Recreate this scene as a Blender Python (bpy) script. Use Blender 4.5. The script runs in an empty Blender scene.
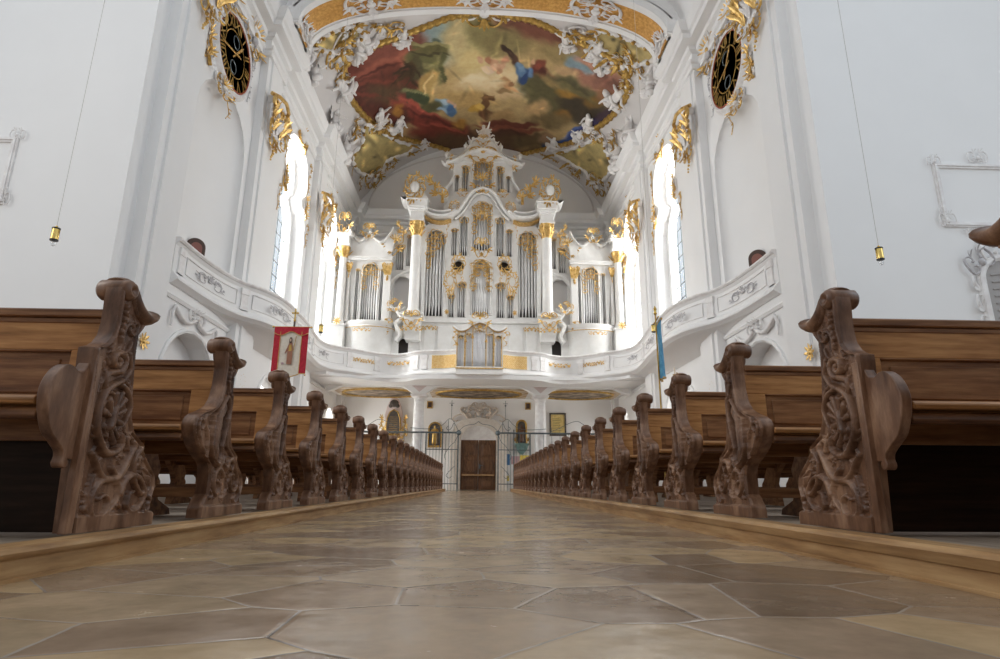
import bpy, math, random
import numpy as np
from mathutils import Vector, Matrix
R = math.radians
PI = math.pi
C = bpy.context.scene.collection
sc = bpy.context.scene

# ------------------------------------------------------------------ camera
F, PIT, YAW, ROLL, EYE = 593.0, R(14.65), R(2.0), R(-0.4), 0.33
cd = bpy.data.cameras.new('camera'); cam = bpy.data.objects.new('camera', cd); C.objects.link(cam)
cd.sensor_width = 36.0; cd.lens = F / 1000 * 36.0; cd.clip_start = 0.02; cd.clip_end = 300
cam.location = (0, 0, EYE)
cam.rotation_euler = (Matrix.Rotation(-YAW, 3, 'Z') @ Matrix.Rotation(PI / 2 + PIT, 3, 'X') @ Matrix.Rotation(-ROLL, 3, 'Z')).to_euler()
sc.camera = cam

# ------------------------------------------------------------------ light
w = bpy.data.worlds.new('daylight'); sc.world = w; w.use_nodes = True
bg = w.node_tree.nodes['Background']
bg.inputs[0].default_value = (0.86, 0.93, 1.0, 1); bg.inputs[1].default_value = 1.12
def area(name, loc, rot, sx, sy, power, col=(1, 1, 1)):
    l = bpy.data.lights.new(name, 'AREA'); l.shape = 'RECTANGLE'; l.size = sx; l.size_y = sy
    l.energy = power; l.color = col
    o = bpy.data.objects.new(name, l); C.objects.link(o); o.location = loc; o.rotation_euler = rot
    return o
# daylight pouring through the four nave windows (placed outside the glass)
for s in (-1, 1):
    for yc in (23.7, 29.6):
        area('window_daylight', (s * 10.2, yc, 11.5), (0, s * R(78), 0), 8.0, 3.4, 1550, (1.0, 0.99, 0.96) if s < 0 else (1.0, 0.985, 0.95))
# daylight from the tall transept windows beyond the frame on both sides, and the choir windows behind the camera
area('transept_daylight', (-15, 2, 11), (0, R(-75), 0), 8, 6, 800, (1.0, 0.94, 0.87))
area('transept_daylight', (15, 2, 11), (0, R(75), 0), 8, 6, 380, (0.72, 0.86, 1.0))
# daylight through the low windows under the gallery
for s in (-1, 1):
    for yc, pw in ((23.5, 160), (28.6, 200), (32.6, 340)):
        area('low_window_daylight', (s * 9.7, yc, 2.9), (0, s * R(88), 0), 2.6, 1.6, pw * (2.0 if s < 0 else 0.8), (1.0, 0.98, 0.93))
sc.view_settings.view_transform = 'Standard'; sc.view_settings.look = 'None'
sc.view_settings.gamma = 1; sc.view_settings.use_curve_mapping = False
sc.view_settings.exposure = -0.45
sc.cycles.use_denoising = True
sc.cycles.max_bounces = 8; sc.cycles.diffuse_bounces = 5

# ------------------------------------------------------------------ reading points off the photograph (1000 x 659)
def ray(u, v):
    a, b = u - 500.0, v - 329.5
    a, b = a * math.cos(ROLL) + b * math.sin(ROLL), -a * math.sin(ROLL) + b * math.cos(ROLL)
    X, Y, Z = a / F, -b / F, 1.0
    fy = Z * math.cos(PIT) - Y * math.sin(PIT); fz = Z * math.sin(PIT) + Y * math.cos(PIT)
    return (X * math.cos(YAW) + fy * math.sin(YAW), -X * math.sin(YAW) + fy * math.cos(YAW), fz)
def P(u, v, x=None, y=None, z=None):
    d = ray(u, v)
    t = x / d[0] if x is not None else (y / d[1] if y is not None else (z - EYE) / d[2])
    return Vector((t * d[0], t * d[1], EYE + t * d[2]))
VR, VZ = 9.3, 12.6                                     # the nave vault: a barrel of radius VR about z = VZ
def on_vault(u, v, off=0.0):
    d = ray(u, v); r = VR - off
    a = d[0] ** 2 + d[2] ** 2; b = 2 * d[2] * (EYE - VZ); c = (EYE - VZ) ** 2 - r * r
    t = (-b + math.sqrt(b * b - 4 * a * c)) / (2 * a)
    return Vector((t * d[0], t * d[1], EYE + t * d[2]))
def vault_z(x, off=0.0): return VZ + math.sqrt(max((VR - off) ** 2 - x * x, 0))
def proj(p):                                           # numpy, n x 3 -> u, v : only to look colours up
    x, y, z = p[:, 0], p[:, 1], p[:, 2] - EYE
    X = x * math.cos(YAW) - y * math.sin(YAW); fy = x * math.sin(YAW) + y * math.cos(YAW)
    Z = fy * math.cos(PIT) + z * math.sin(PIT); Y = -fy * math.sin(PIT) + z * math.cos(PIT)
    u = F * X / Z; v = -F * Y / Z
    return 500 + u * math.cos(ROLL) - v * math.sin(ROLL), 329.5 + u * math.sin(ROLL) + v * math.cos(ROLL)

# ------------------------------------------------------------------ materials
M = {}
def mat(name, col, rough=0.6, metal=0.0, spec=0.5):
    m = bpy.data.materials.new(name); m.use_nodes = True; b = m.node_tree.nodes['Principled BSDF']
    b.inputs['Base Color'].default_value = (*col, 1); b.inputs['Roughness'].default_value = rough
    b.inputs['Metallic'].default_value = metal; b.inputs['Specular IOR Level'].default_value = spec
    M[name] = m; return m, m.node_tree, b
def ramp(nt, stops, fac):
    r = nt.nodes.new('ShaderNodeValToRGB'); e = r.color_ramp.elements
    while len(e) < len(stops): e.new(0.5)
    for k, (p, c) in enumerate(stops): e[k].position = p; e[k].color = (*c, 1)
    nt.links.new(fac, r.inputs[0]); return r.outputs[0]
def noise(nt, scale, detail=4, rough=0.55, sc3=None, coord='Object'):
    tc = nt.nodes.new('ShaderNodeTexCoord'); mp = nt.nodes.new('ShaderNodeMapping')
    if sc3: mp.inputs['Scale'].default_value = sc3
    n = nt.nodes.new('ShaderNodeTexNoise'); n.inputs['Scale'].default_value = scale
    n.inputs['Detail'].default_value = detail; n.inputs['Roughness'].default_value = rough
    nt.links.new(tc.outputs[coord], mp.inputs[0]); nt.links.new(mp.outputs[0], n.inputs['Vector'])
    return n.outputs['Fac']
def bump(nt, b, h, strength=0.2, dist=0.02):
    n = nt.nodes.new('ShaderNodeBump'); n.inputs['Strength'].default_value = strength; n.inputs['Distance'].default_value = dist
    nt.links.new(h, n.inputs['Height']); nt.links.new(n.outputs[0], b.inputs['Normal'])
def noisy(name, c1, c2, scale, rough=0.6, metal=0.0, bmp=0.1, dist=0.01, sc3=None, detail=4, p=(0.35, 0.65), spec=0.5):
    m, nt, b = mat(name, c1, rough, metal, spec); n = noise(nt, scale, detail, sc3=sc3)
    nt.links.new(ramp(nt, [(p[0], c1), (p[1], c2)], n), b.inputs['Base Color'])
    if bmp: bump(nt, b, n, bmp, dist)
    return m, nt, b
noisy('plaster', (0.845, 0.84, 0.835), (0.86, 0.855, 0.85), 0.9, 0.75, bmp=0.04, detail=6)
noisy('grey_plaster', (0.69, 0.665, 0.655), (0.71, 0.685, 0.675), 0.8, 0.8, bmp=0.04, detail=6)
noisy('stucco', (0.76, 0.73, 0.72), (0.88, 0.87, 0.86), 5, 0.6, bmp=0.15)
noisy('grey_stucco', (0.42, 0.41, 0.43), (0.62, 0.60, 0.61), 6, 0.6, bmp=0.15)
noisy('pink_stucco', (0.62, 0.50, 0.49), (0.72, 0.62, 0.60), 3, 0.6, bmp=0.1)
noisy('gold', (0.52, 0.30, 0.07), (0.86, 0.60, 0.24), 9, 0.36, 0.65, bmp=0.3)
noisy('old_gold', (0.36, 0.21, 0.05), (0.66, 0.43, 0.12), 6, 0.42, 0.6, bmp=0.25)
noisy('gold_mosaic', (0.52, 0.25, 0.05), (0.72, 0.40, 0.11), 9, 0.5, 0.25, bmp=0.3, detail=8)
noisy('ochre_lattice', (0.78, 0.50, 0.17), (0.90, 0.68, 0.33), 14, 0.5, 0.2, bmp=0.2)
noisy('pipe_tin', (0.50, 0.49, 0.48), (0.68, 0.67, 0.66), 2.0, 0.36, 0.7, bmp=0.02, sc3=(6, 6, 0.4))
noisy('bright_tin', (0.72, 0.72, 0.74), (0.86, 0.86, 0.88), 2.0, 0.3, 0.6, bmp=0.02, sc3=(6, 6, 0.4))
noisy('lacquer_white', (0.76, 0.745, 0.72), (0.82, 0.81, 0.79), 3, 0.38, bmp=0.02)
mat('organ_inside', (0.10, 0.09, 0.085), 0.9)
def wood(name, c1, c2, c3, grain=(1.2, 14, 14), rough=0.42, scale=1.6, spec=0.45):
    m, nt, b = mat(name, c1, rough, 0, spec)
    n = noise(nt, scale, 7, 0.62, sc3=grain); n2 = noise(nt, 1.3, 3)
    mx = nt.nodes.new('ShaderNodeMath'); mx.operation = 'MULTIPLY_ADD'; mx.inputs[1].default_value = 0.45
    nt.links.new(n2, mx.inputs[0]); nt.links.new(n, mx.inputs[2])
    nt.links.new(ramp(nt, [(0.52, c1), (0.70, c2), (0.88, c3)], mx.outputs[0]), b.inputs['Base Color'])
    bump(nt, b, n, 0.12, 0.006)
    return m
wood('pew_wood', (0.075, 0.028, 0.012), (0.185, 0.082, 0.035), (0.31, 0.16, 0.073), spec=0.28)
wood('void_shade', (0.010, 0.005, 0.003), (0.018, 0.009, 0.005), (0.03, 0.015, 0.009), spec=0.1)  # near-black colour paints in the shade of the void under the first pews
wood('pew_light_wood', (0.19, 0.085, 0.028), (0.38, 0.18, 0.064), (0.54, 0.29, 0.115), spec=0.28)
wood('carved_wood', (0.050, 0.020, 0.010), (0.165, 0.082, 0.046), (0.34, 0.20, 0.125), grain=(6, 6, 1.6), rough=0.34, spec=0.42)
wood('kerb_wood', (0.24, 0.125, 0.05), (0.40, 0.23, 0.10), (0.52, 0.33, 0.16), grain=(14, 1.2, 14), rough=0.45)
wood('platform_wood', (0.19, 0.14, 0.10), (0.30, 0.235, 0.18), (0.40, 0.33, 0.26), grain=(14, 1.0, 14), rough=0.5)
wood('door_wood', (0.050, 0.021, 0.009), (0.12, 0.052, 0.020), (0.20, 0.095, 0.040), grain=(10, 10, 1.2))
noisy('iron', (0.10, 0.12, 0.13), (0.17, 0.20, 0.21), 9, 0.45, 0.6, bmp=0.05)
noisy('brass', (0.62, 0.42, 0.10), (0.80, 0.58, 0.20), 4, 0.22, 0.95, bmp=0.0)
mat('black_metal', (0.02, 0.02, 0.022), 0.4, 0.3)
mat('wire', (0.48, 0.46, 0.43), 0.5, 0.3)
noisy('red_cloth', (0.42, 0.012, 0.028), (0.56, 0.022, 0.045), 30, 0.8, bmp=0.1)
noisy('cream_cloth', (0.74, 0.66, 0.55), (0.82, 0.75, 0.64), 24, 0.8, bmp=0.1)
noisy('blue_cloth', (0.07, 0.27, 0.46), (0.14, 0.40, 0.60), 18, 0.75, bmp=0.1)
noisy('skin_paint', (0.62, 0.42, 0.30), (0.70, 0.50, 0.37), 9, 0.6, bmp=0)
noisy('brown_robe', (0.30, 0.12, 0.08), (0.42, 0.20, 0.12), 9, 0.7, bmp=0)
noisy('dark_marble', (0.055, 0.045, 0.040), (0.12, 0.10, 0.085), 5, 0.3, bmp=0)
noisy('green_marble', (0.10, 0.20, 0.18), (0.20, 0.33, 0.30), 5, 0.35, bmp=0)
noisy('ornament_stone', (0.58, 0.50, 0.42), (0.70, 0.63, 0.56), 5, 0.75, bmp=0.1)
noisy('sandstone', (0.66, 0.60, 0.53), (0.76, 0.71, 0.65), 5, 0.75, bmp=0.1)
noisy('parchment', (0.62, 0.45, 0.14), (0.78, 0.62, 0.26), 14, 0.7, bmp=0)
noisy('paper', (0.80, 0.80, 0.78), (0.86, 0.86, 0.85), 5, 0.7, bmp=0)
mat('blue_paper', (0.06, 0.19, 0.42), 0.6); mat('yellow_paper', (0.85, 0.66, 0.10), 0.6); mat('pink_paper', (0.55, 0.36, 0.38), 0.6)
noisy('clock_face', (0.022, 0.030, 0.034), (0.07, 0.075, 0.068), 4, 0.4, bmp=0)
mat('red_paint', (0.30, 0.07, 0.03), 0.5)
mat('grey_stone', (0.40, 0.38, 0.37), 0.7)
mat('hood_brown', (0.075, 0.040, 0.028), 0.6); mat('hood_red', (0.26, 0.10, 0.075), 0.6)
def glass(name, tint, gl=0.08, rough=0.05):
    m = bpy.data.materials.new(name); m.use_nodes = True; nt = m.node_tree; nt.nodes.clear()
    o = nt.nodes.new('ShaderNodeOutputMaterial'); t = nt.nodes.new('ShaderNodeBsdfTransparent'); t.inputs[0].default_value = (*tint, 1)
    g = nt.nodes.new('ShaderNodeBsdfGlossy'); g.inputs['Roughness'].default_value = rough
    x = nt.nodes.new('ShaderNodeMixShader'); x.inputs[0].default_value = gl
    nt.links.new(t.outputs[0], x.inputs[1]); nt.links.new(g.outputs[0], x.inputs[2]); nt.links.new(x.outputs[0], o.inputs[0]); M[name] = m
glass('window_glass', (0.98, 0.99, 1.0)); glass('bulb_glass', (0.92, 0.92, 0.92), 0.25)
def floor_mat():
    m, nt, b = mat('stone_floor', (0.4, 0.33, 0.25), 0.3)
    tc = nt.nodes.new('ShaderNodeTexCoord'); mp = nt.nodes.new('ShaderNodeMapping'); mp.inputs['Scale'].default_value = (2.0, 2.6, 1); mp.inputs['Rotation'].default_value = (0, 0, 0.35)
    nt.links.new(tc.outputs['Object'], mp.inputs[0])
    wn = nt.nodes.new('ShaderNodeTexNoise'); wn.inputs['Scale'].default_value = 9
    nt.links.new(mp.outputs[0], wn.inputs['Vector'])
    mixv = nt.nodes.new('ShaderNodeMix'); mixv.data_type = 'VECTOR'; mixv.inputs['Factor'].default_value = 0.018
    nt.links.new(mp.outputs[0], mixv.inputs[4]); nt.links.new(wn.outputs['Color'], mixv.inputs[5])
    v1 = nt.nodes.new('ShaderNodeTexVoronoi'); v1.feature = 'F1'; v1.inputs['Scale'].default_value = 1.0
    v2 = nt.nodes.new('ShaderNodeTexVoronoi'); v2.feature = 'DISTANCE_TO_EDGE'; v2.inputs['Scale'].default_value = 1.0
    for v in (v1, v2): v.voronoi_dimensions = '2D'; nt.links.new(mixv.outputs[1], v.inputs['Vector'])
    sep = nt.nodes.new('ShaderNodeSeparateColor'); nt.links.new(v1.outputs['Color'], sep.inputs[0])
    tile = ramp(nt, [(0.0, (0.22, 0.16, 0.11)), (0.3, (0.32, 0.235, 0.165)), (0.55, (0.375, 0.285, 0.195)), (0.8, (0.45, 0.34, 0.21)), (1.0, (0.54, 0.39, 0.225))], sep.outputs[0])
    n = noise(nt, 5, 8, 0.65)
    sm = nt.nodes.new('ShaderNodeMix'); sm.data_type = 'RGBA'; sm.blend_type = 'OVERLAY'; sm.inputs[0].default_value = 0.55
    nt.links.new(tile, sm.inputs[6]); nt.links.new(ramp(nt, [(0.3, (0.36, 0.35, 0.34)), (0.7, (0.62, 0.61, 0.60))], n), sm.inputs[7])
    jn = noise(nt, 1.4, 3)
    joint = ramp(nt, [(0.36, (0.07, 0.06, 0.055)), (0.50, (0.40, 0.35, 0.30))], jn)
    jw = nt.nodes.new('ShaderNodeMath'); jw.operation = 'LESS_THAN'; jw.inputs[1].default_value = 0.009
    nt.links.new(v2.outputs['Distance'], jw.inputs[0])
    mx = nt.nodes.new('ShaderNodeMix'); mx.data_type = 'RGBA'
    nt.links.new(jw.outputs[0], mx.inputs[0]); nt.links.new(sm.outputs[2], mx.inputs[6]); nt.links.new(joint, mx.inputs[7])
    nt.links.new(mx.outputs[2], b.inputs['Base Color'])
    nt.links.new(ramp(nt, [(0.3, (0.14,) * 3), (0.7, (0.28,) * 3)], n), b.inputs['Roughness'])
    mm = nt.nodes.new('ShaderNodeMath'); mm.operation = 'MINIMUM'; mm.inputs[1].default_value = 0.03
    nt.links.new(v2.outputs['Distance'], mm.inputs[0])
    ad = nt.nodes.new('ShaderNodeMath'); ad.operation = 'MULTIPLY_ADD'; ad.inputs[1].default_value = 0.012
    nt.links.new(noise(nt, 3.2, 3), ad.inputs[0]); 
    m3 = nt.nodes.new('ShaderNodeMath'); m3.operation = 'MULTIPLY'; m3.inputs[1].default_value = 0.05; nt.links.new(mm.outputs[0], m3.inputs[0])
    nt.links.new(m3.outputs[0], ad.inputs[2])
    bump(nt, b, ad.outputs[0], 0.6, 1.0)
floor_mat()
def fresco_mat():
    m, nt, b = mat('fresco', (0.5, 0.4, 0.3), 0.7)
    a = nt.nodes.new('ShaderNodeVertexColor'); a.layer_name = 'paint'
    n = noise(nt, 2.2, 8, 0.7)
    mx = nt.nodes.new('ShaderNodeMix'); mx.data_type = 'RGBA'; mx.blend_type = 'OVERLAY'; mx.inputs[0].default_value = 0.6
    nt.links.new(a.outputs[0], mx.inputs[6]); nt.links.new(ramp(nt, [(0.35, (0.36,) * 3), (0.65, (0.62,) * 3)], n), mx.inputs[7])
    nt.links.new(mx.outputs[2], b.inputs['Base Color'])
fresco_mat()

# ------------------------------------------------------------------ mesh helpers
class MB:
    def __init__(s): s.v = []; s.f = []
    def add(s, vs, fs, T=None):
        o = len(s.v)
        s.v.extend([tuple(T @ Vector(p)) for p in vs] if T is not None else [tuple(p) for p in vs])
        s.f.extend([tuple(i + o for i in f) for f in fs])
    def box(s, x0, x1, y0, y1, z0, z1, T=None):
        s.add([(x, y, z) for x in (x0, x1) for y in (y0, y1) for z in (z0, z1)],
              [(0, 1, 3, 2), (4, 6, 7, 5), (0, 4, 5, 1), (2, 3, 7, 6), (0, 2, 6, 4), (1, 5, 7, 3)], T)
    def prism(s, poly, axis, a0, a1, T=None):            # poly in the two remaining axes, in x,y,z order
        n = len(poly)
        def mk(p, a): return {'x': (a, p[0], p[1]), 'y': (p[0], a, p[1]), 'z': (p[0], p[1], a)}[axis]
        s.add([mk(p, a0) for p in poly] + [mk(p, a1) for p in poly],
              [tuple(range(n))[::-1], tuple(range(n, 2 * n))] + [(i, (i + 1) % n, (i + 1) % n + n, i + n) for i in range(n)], T)
    def lathe(s, prof, c=(0, 0, 0), n=16, T=None, a0=0.0, a1=2 * PI):
        full = abs(a1 - a0 - 2 * PI) < 1e-6; k = n if full else n + 1; vs = []
        for r, z in prof:
            for i in range(k):
                a = a0 + (a1 - a0) * i / n; vs.append((c[0] + r * math.cos(a), c[1] + r * math.sin(a), c[2] + z))
        fs = []
        for j in range(len(prof) - 1):
            for i in range(n):
                i2 = (i + 1) % k if full else i + 1
                fs.append((j * k + i, j * k + i2, (j + 1) * k + i2, (j + 1) * k + i))
        if full and prof[0][0] > 1e-4: fs.append(tuple(range(k))[::-1])
        if full and prof[-1][0] > 1e-4: fs.append(tuple(range((len(prof) - 1) * k, len(prof) * k)))
        s.add(vs, fs, T)
    def ball(s, c, r, nu=8, nv=6, T=None):
        rx, ry, rz = r if hasattr(r, '__len__') else (r, r, r); vs = [(c[0], c[1], c[2] - rz)]
        for j in range(1, nv):
            b = -PI / 2 + PI * j / nv
            for i in range(nu):
                a = 2 * PI * i / nu; vs.append((c[0] + rx * math.cos(a) * math.cos(b), c[1] + ry * math.sin(a) * math.cos(b), c[2] + rz * math.sin(b)))
        vs.append((c[0], c[1], c[2] + rz)); L = len(vs) - 1; fs = []
        for i in range(nu):
            i2 = (i + 1) % nu; fs.append((0, 1 + i2, 1 + i)); fs.append((L, L - nu + i, L - nu + i2))
            for j in range(nv - 2):
                a = 1 + j * nu; fs.append((a + i, a + i2, a + nu + i2, a + nu + i))
        s.add(vs, fs, T)
    def tube(s, pts, rad, n=6, T=None, flat=None, fr=1.0, closed=False):
        # flat: a fixed direction along which the section radius is multiplied by fr
        pts = [Vector(p) for p in pts]; m = len(pts)
        if not hasattr(rad, '__len__'): rad = [rad] * m
        up = Vector(flat) if flat is not None else None; vs = []; prev = None
        for i, p in enumerate(pts):
            if closed: t = pts[(i + 1) % m] - pts[i - 1]
            else: t = pts[min(i + 1, m - 1)] - pts[max(i - 1, 0)]
            if t.length < 1e-9: t = Vector((0, 0, 1))
            t.normalize()
            if up is not None:
                bz = up - t * up.dot(t)
                if bz.length < 1e-4: bz = t.orthogonal()
                bz.normalize(); nx = bz.cross(t)
            else:
                if prev is None: nx = t.orthogonal().normalized()
                else:
                    nx = prev - t * prev.dot(t)
                    nx = nx.normalized() if nx.length > 1e-5 else t.orthogonal().normalized()
                prev = nx; bz = t.cross(nx)
            for k in range(n):
                a = 2 * PI * (k + 0.5) / n
                vs.append(p + nx * (math.cos(a) * rad[i]) + bz * (math.sin(a) * rad[i] * fr))
        fs = []
        for i in range(m if closed else m - 1):
            j = (i + 1) % m
            for k in range(n):
                k2 = (k + 1) % n; fs.append((i * n + k, i * n + k2, j * n + k2, j * n + k))
        if not closed: fs.append(tuple(range(n))[::-1]); fs.append(tuple(range((m - 1) * n, m * n)))
        s.add(vs, fs, T)
    def leaf(s, p, d, nr, L, W, curl=0.3, T=None, n=5):
        # an acanthus-like leaf from p along d, face normal nr, curling out at the tip
        p = Vector(p); d = Vector(d).normalized(); nr = Vector(nr).normalized(); sd = d.cross(nr).normalized(); vs = []; fs = []
        for i in range(n + 1):
            t = i / n; w = W * math.sin(PI * (t * 0.76 + 0.12)) * (1.0 if i % 2 else 0.72)
            c = p + d * (L * (t - 0.25 * curl * t * t)) + nr * (L * curl * t * t * 0.8)
            vs += [c - sd * w, c + nr * (0.28 * W), c + sd * w, c - nr * (0.15 * W)]
        for i in range(n):
            a = i * 4
            for k in range(4): fs.append((a + k, a + (k + 1) % 4, a + 4 + (k + 1) % 4, a + 4 + k))
        fs.append((3, 2, 1, 0)); fs.append((n * 4, n * 4 + 1, n * 4 + 2, n * 4 + 3))
        s.add(vs, fs, T)
    def sweep(s, path, prof, closed=False, up=(0, 0, 1), flip=False):
        # path: list of (x, y) in plan; prof: list of (out, z). out is to the left of travel (right when flip)
        n = len(path); k = len(prof); vs = []
        for i in range(n):
            a = path[i - 1] if (i > 0 or closed) else None; b = path[(i + 1) % n] if (i < n - 1 or closed) else None
            p = Vector((path[i][0], path[i][1])); ns = []
            if a is not None: d = (p - Vector((a[0], a[1]))).normalized(); ns.append(Vector((-d.y, d.x)))
            if b is not None: d = (Vector((b[0], b[1])) - p).normalized(); ns.append(Vector((-d.y, d.x)))
            m = sum(ns, Vector((0, 0))); m.normalize(); cs = max(m.dot(ns[0]), 0.35); m = m / cs
            if flip: m = -m
            for o, z in prof: vs.append((p.x + m.x * o, p.y + m.y * o, z))
        fs = []
        for i in range(n if closed else n - 1):
            j = (i + 1) % n
            for q in range(k):
                q2 = (q + 1) % k; fs.append((i * k + q, j * k + q, j * k + q2, i * k + q2))
        if not closed: fs.append(tuple(range(k))); fs.append(tuple(range((n - 1) * k, n * k))[::-1])
        s.add(vs, fs)
    def absorb(s, me, T=None): s.add([v.co for v in me.vertices], [tuple(p.vertices) for p in me.polygons], T)
    def mesh(s, name='m', smooth=None):
        me = bpy.data.meshes.new(name); me.from_pydata(s.v, [], s.f); me.update()
        import bmesh
        b = bmesh.new(); b.from_mesh(me); bmesh.ops.recalc_face_normals(b, faces=b.faces); b.to_mesh(me); b.free()
        if smooth is not None and len(me.polygons):
            me.polygons.foreach_set('use_smooth', [True] * len(me.polygons))
            if smooth < 180: me.set_sharp_from_angle(angle=R(smooth))
        return me
    def build(s, name, m, parent=None, smooth=40):
        return link(name, s.mesh(name, smooth), m, parent)
def link(name, me, m, parent=None):
    o = bpy.data.objects.new(name, me)
    if m is not None and not me.materials: me.materials.append(M[m] if isinstance(m, str) else m)
    C.objects.link(o)
    if parent is not None: o.parent = parent
    return o
def bevel(o, wd=0.006, seg=2, ang=35):
    b = o.modifiers.new('bevel', 'BEVEL'); b.width = wd; b.segments = seg; b.limit_method = 'ANGLE'; b.angle_limit = R(ang); return o
def empty(name, loc=(0, 0, 0), rz=0.0):
    o = bpy.data.objects.new(name, None); C.objects.link(o); o.location = loc; o.rotation_euler = (0, 0, rz); o.empty_display_size = 0.1; return o
def tag(o, label=None, cat=None, group=None, kind=None):
    if label: o['label'] = label
    if cat: o['category'] = cat
    if group: o['group'] = group
    if kind: o['kind'] = kind
    return o
def struct(o): o['kind'] = 'structure'; return o
def dup(o, parent=None):
    c = o.copy(); C.objects.link(c)
    if parent is not None: c.parent = parent
    for ch in [q for q in bpy.data.objects if q.parent == o]: dup(ch, c)
    return c
def dup_fast(tree, parent=None):
    o, kids = tree; c = o.copy(); C.objects.link(c)
    if parent is not None: c.parent = parent
    for k in kids: dup_fast(k, c)
    return c
def tree_of(o): return (o, [tree_of(q) for q in bpy.data.objects if q.parent == o])
def plate(loops, depth, res=1):
    # a flat plate with holes: loops of (a, b) points, the first the outline; thickness 0..depth along +local z
    cu = bpy.data.curves.new('c', 'CURVE'); cu.dimensions = '2D'; cu.fill_mode = 'BOTH'; cu.extrude = depth / 2
    for lp in loops:
        sp = cu.splines.new('POLY'); sp.points.add(len(lp) - 1)
        for i, p in enumerate(lp): sp.points[i].co = (p[0], p[1], 0, 1)
        sp.use_cyclic_u = True
    o = bpy.data.objects.new('c', cu); C.objects.link(o)
    dg = bpy.context.evaluated_depsgraph_get(); dg.update()
    me = bpy.data.meshes.new_from_object(o.evaluated_get(dg)); bpy.data.objects.remove(o); bpy.data.curves.remove(cu)
    me.transform(Matrix.Translation((0, 0, depth / 2)))
    return me
def arch(x0, x1, z0, z1, rise, n=10):
    # counter-clockwise loop: rectangle whose top is an arch of the given rise ending at z1
    pts = [(x0, z0), (x1, z0)]
    for i in range(n + 1):
        a = PI * i / n; pts.append(((x0 + x1) / 2 + (x1 - x0) / 2 * math.cos(a), z1 - rise + rise * math.sin(a)))
    return pts
YZ_X = Matrix(((0, 0, 1, 0), (1, 0, 0, 0), (0, 1, 0, 0), (0, 0, 0, 1)))     # plate (a,b,h) -> (x=h, y=a, z=b)
XZ_Y = Matrix(((1, 0, 0, 0), (0, 0, 1, 0), (0, 1, 0, 0), (0, 0, 0, 1)))     # plate (a,b,h) -> (x=a, y=h, z=b)
def smoothpath(pts, n=6, closed=False):
    P_ = [Vector(p) for p in pts]; m = len(P_); out = []
    for i in range(m if closed else m - 1):
        if closed: p0, p1, p2, p3 = P_[i - 1], P_[i], P_[(i + 1) % m], P_[(i + 2) % m]
        else: p0, p1, p2, p3 = P_[max(i - 1, 0)], P_[i], P_[i + 1], P_[min(i + 2, m - 1)]
        for k in range(n):
            t = k / n
            out.append(0.5 * ((2 * p1) + (p2 - p0) * t + (2 * p0 - 5 * p1 + 4 * p2 - p3) * t * t + (3 * p1 - p0 - 3 * p2 + p3) * t ** 3))
    if not closed: out.append(P_[-1].copy())
    return out
def skin(nodes, edges, name='body', sub=2):
    # one continuous organic surface grown round a skeleton: nodes = [(x, y, z, radius)]
    me = bpy.data.meshes.new(name); me.from_pydata([n[:3] for n in nodes], edges, []); o = bpy.data.objects.new(name, me); C.objects.link(o)
    md = o.modifiers.new('s', 'SKIN'); 
    for i, n in enumerate(nodes):
        r = n[3]; me.skin_vertices[0].data[i].radius = (r, r) if not hasattr(r, '__len__') else r
    me.skin_vertices[0].data[0].use_root = True
    sb = o.modifiers.new('u', 'SUBSURF'); sb.levels = sb.render_levels = sub
    dg = bpy.context.evaluated_depsgraph_get(); dg.update()
    out = bpy.data.meshes.new_from_object(o.evaluated_get(dg)); bpy.data.objects.remove(o)
    out.polygons.foreach_set('use_smooth', [True] * len(out.polygons)); out.name = name
    return out
noisy('under_painting', (0.07, 0.045, 0.03), (0.42, 0.33, 0.24), 1.6, 0.6, bmp=0, detail=8, p=(0.40, 0.66))
noisy('ochre_border', (0.42, 0.27, 0.12), (0.78, 0.70, 0.60), 1.8, 0.7, bmp=0, detail=8)
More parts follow.
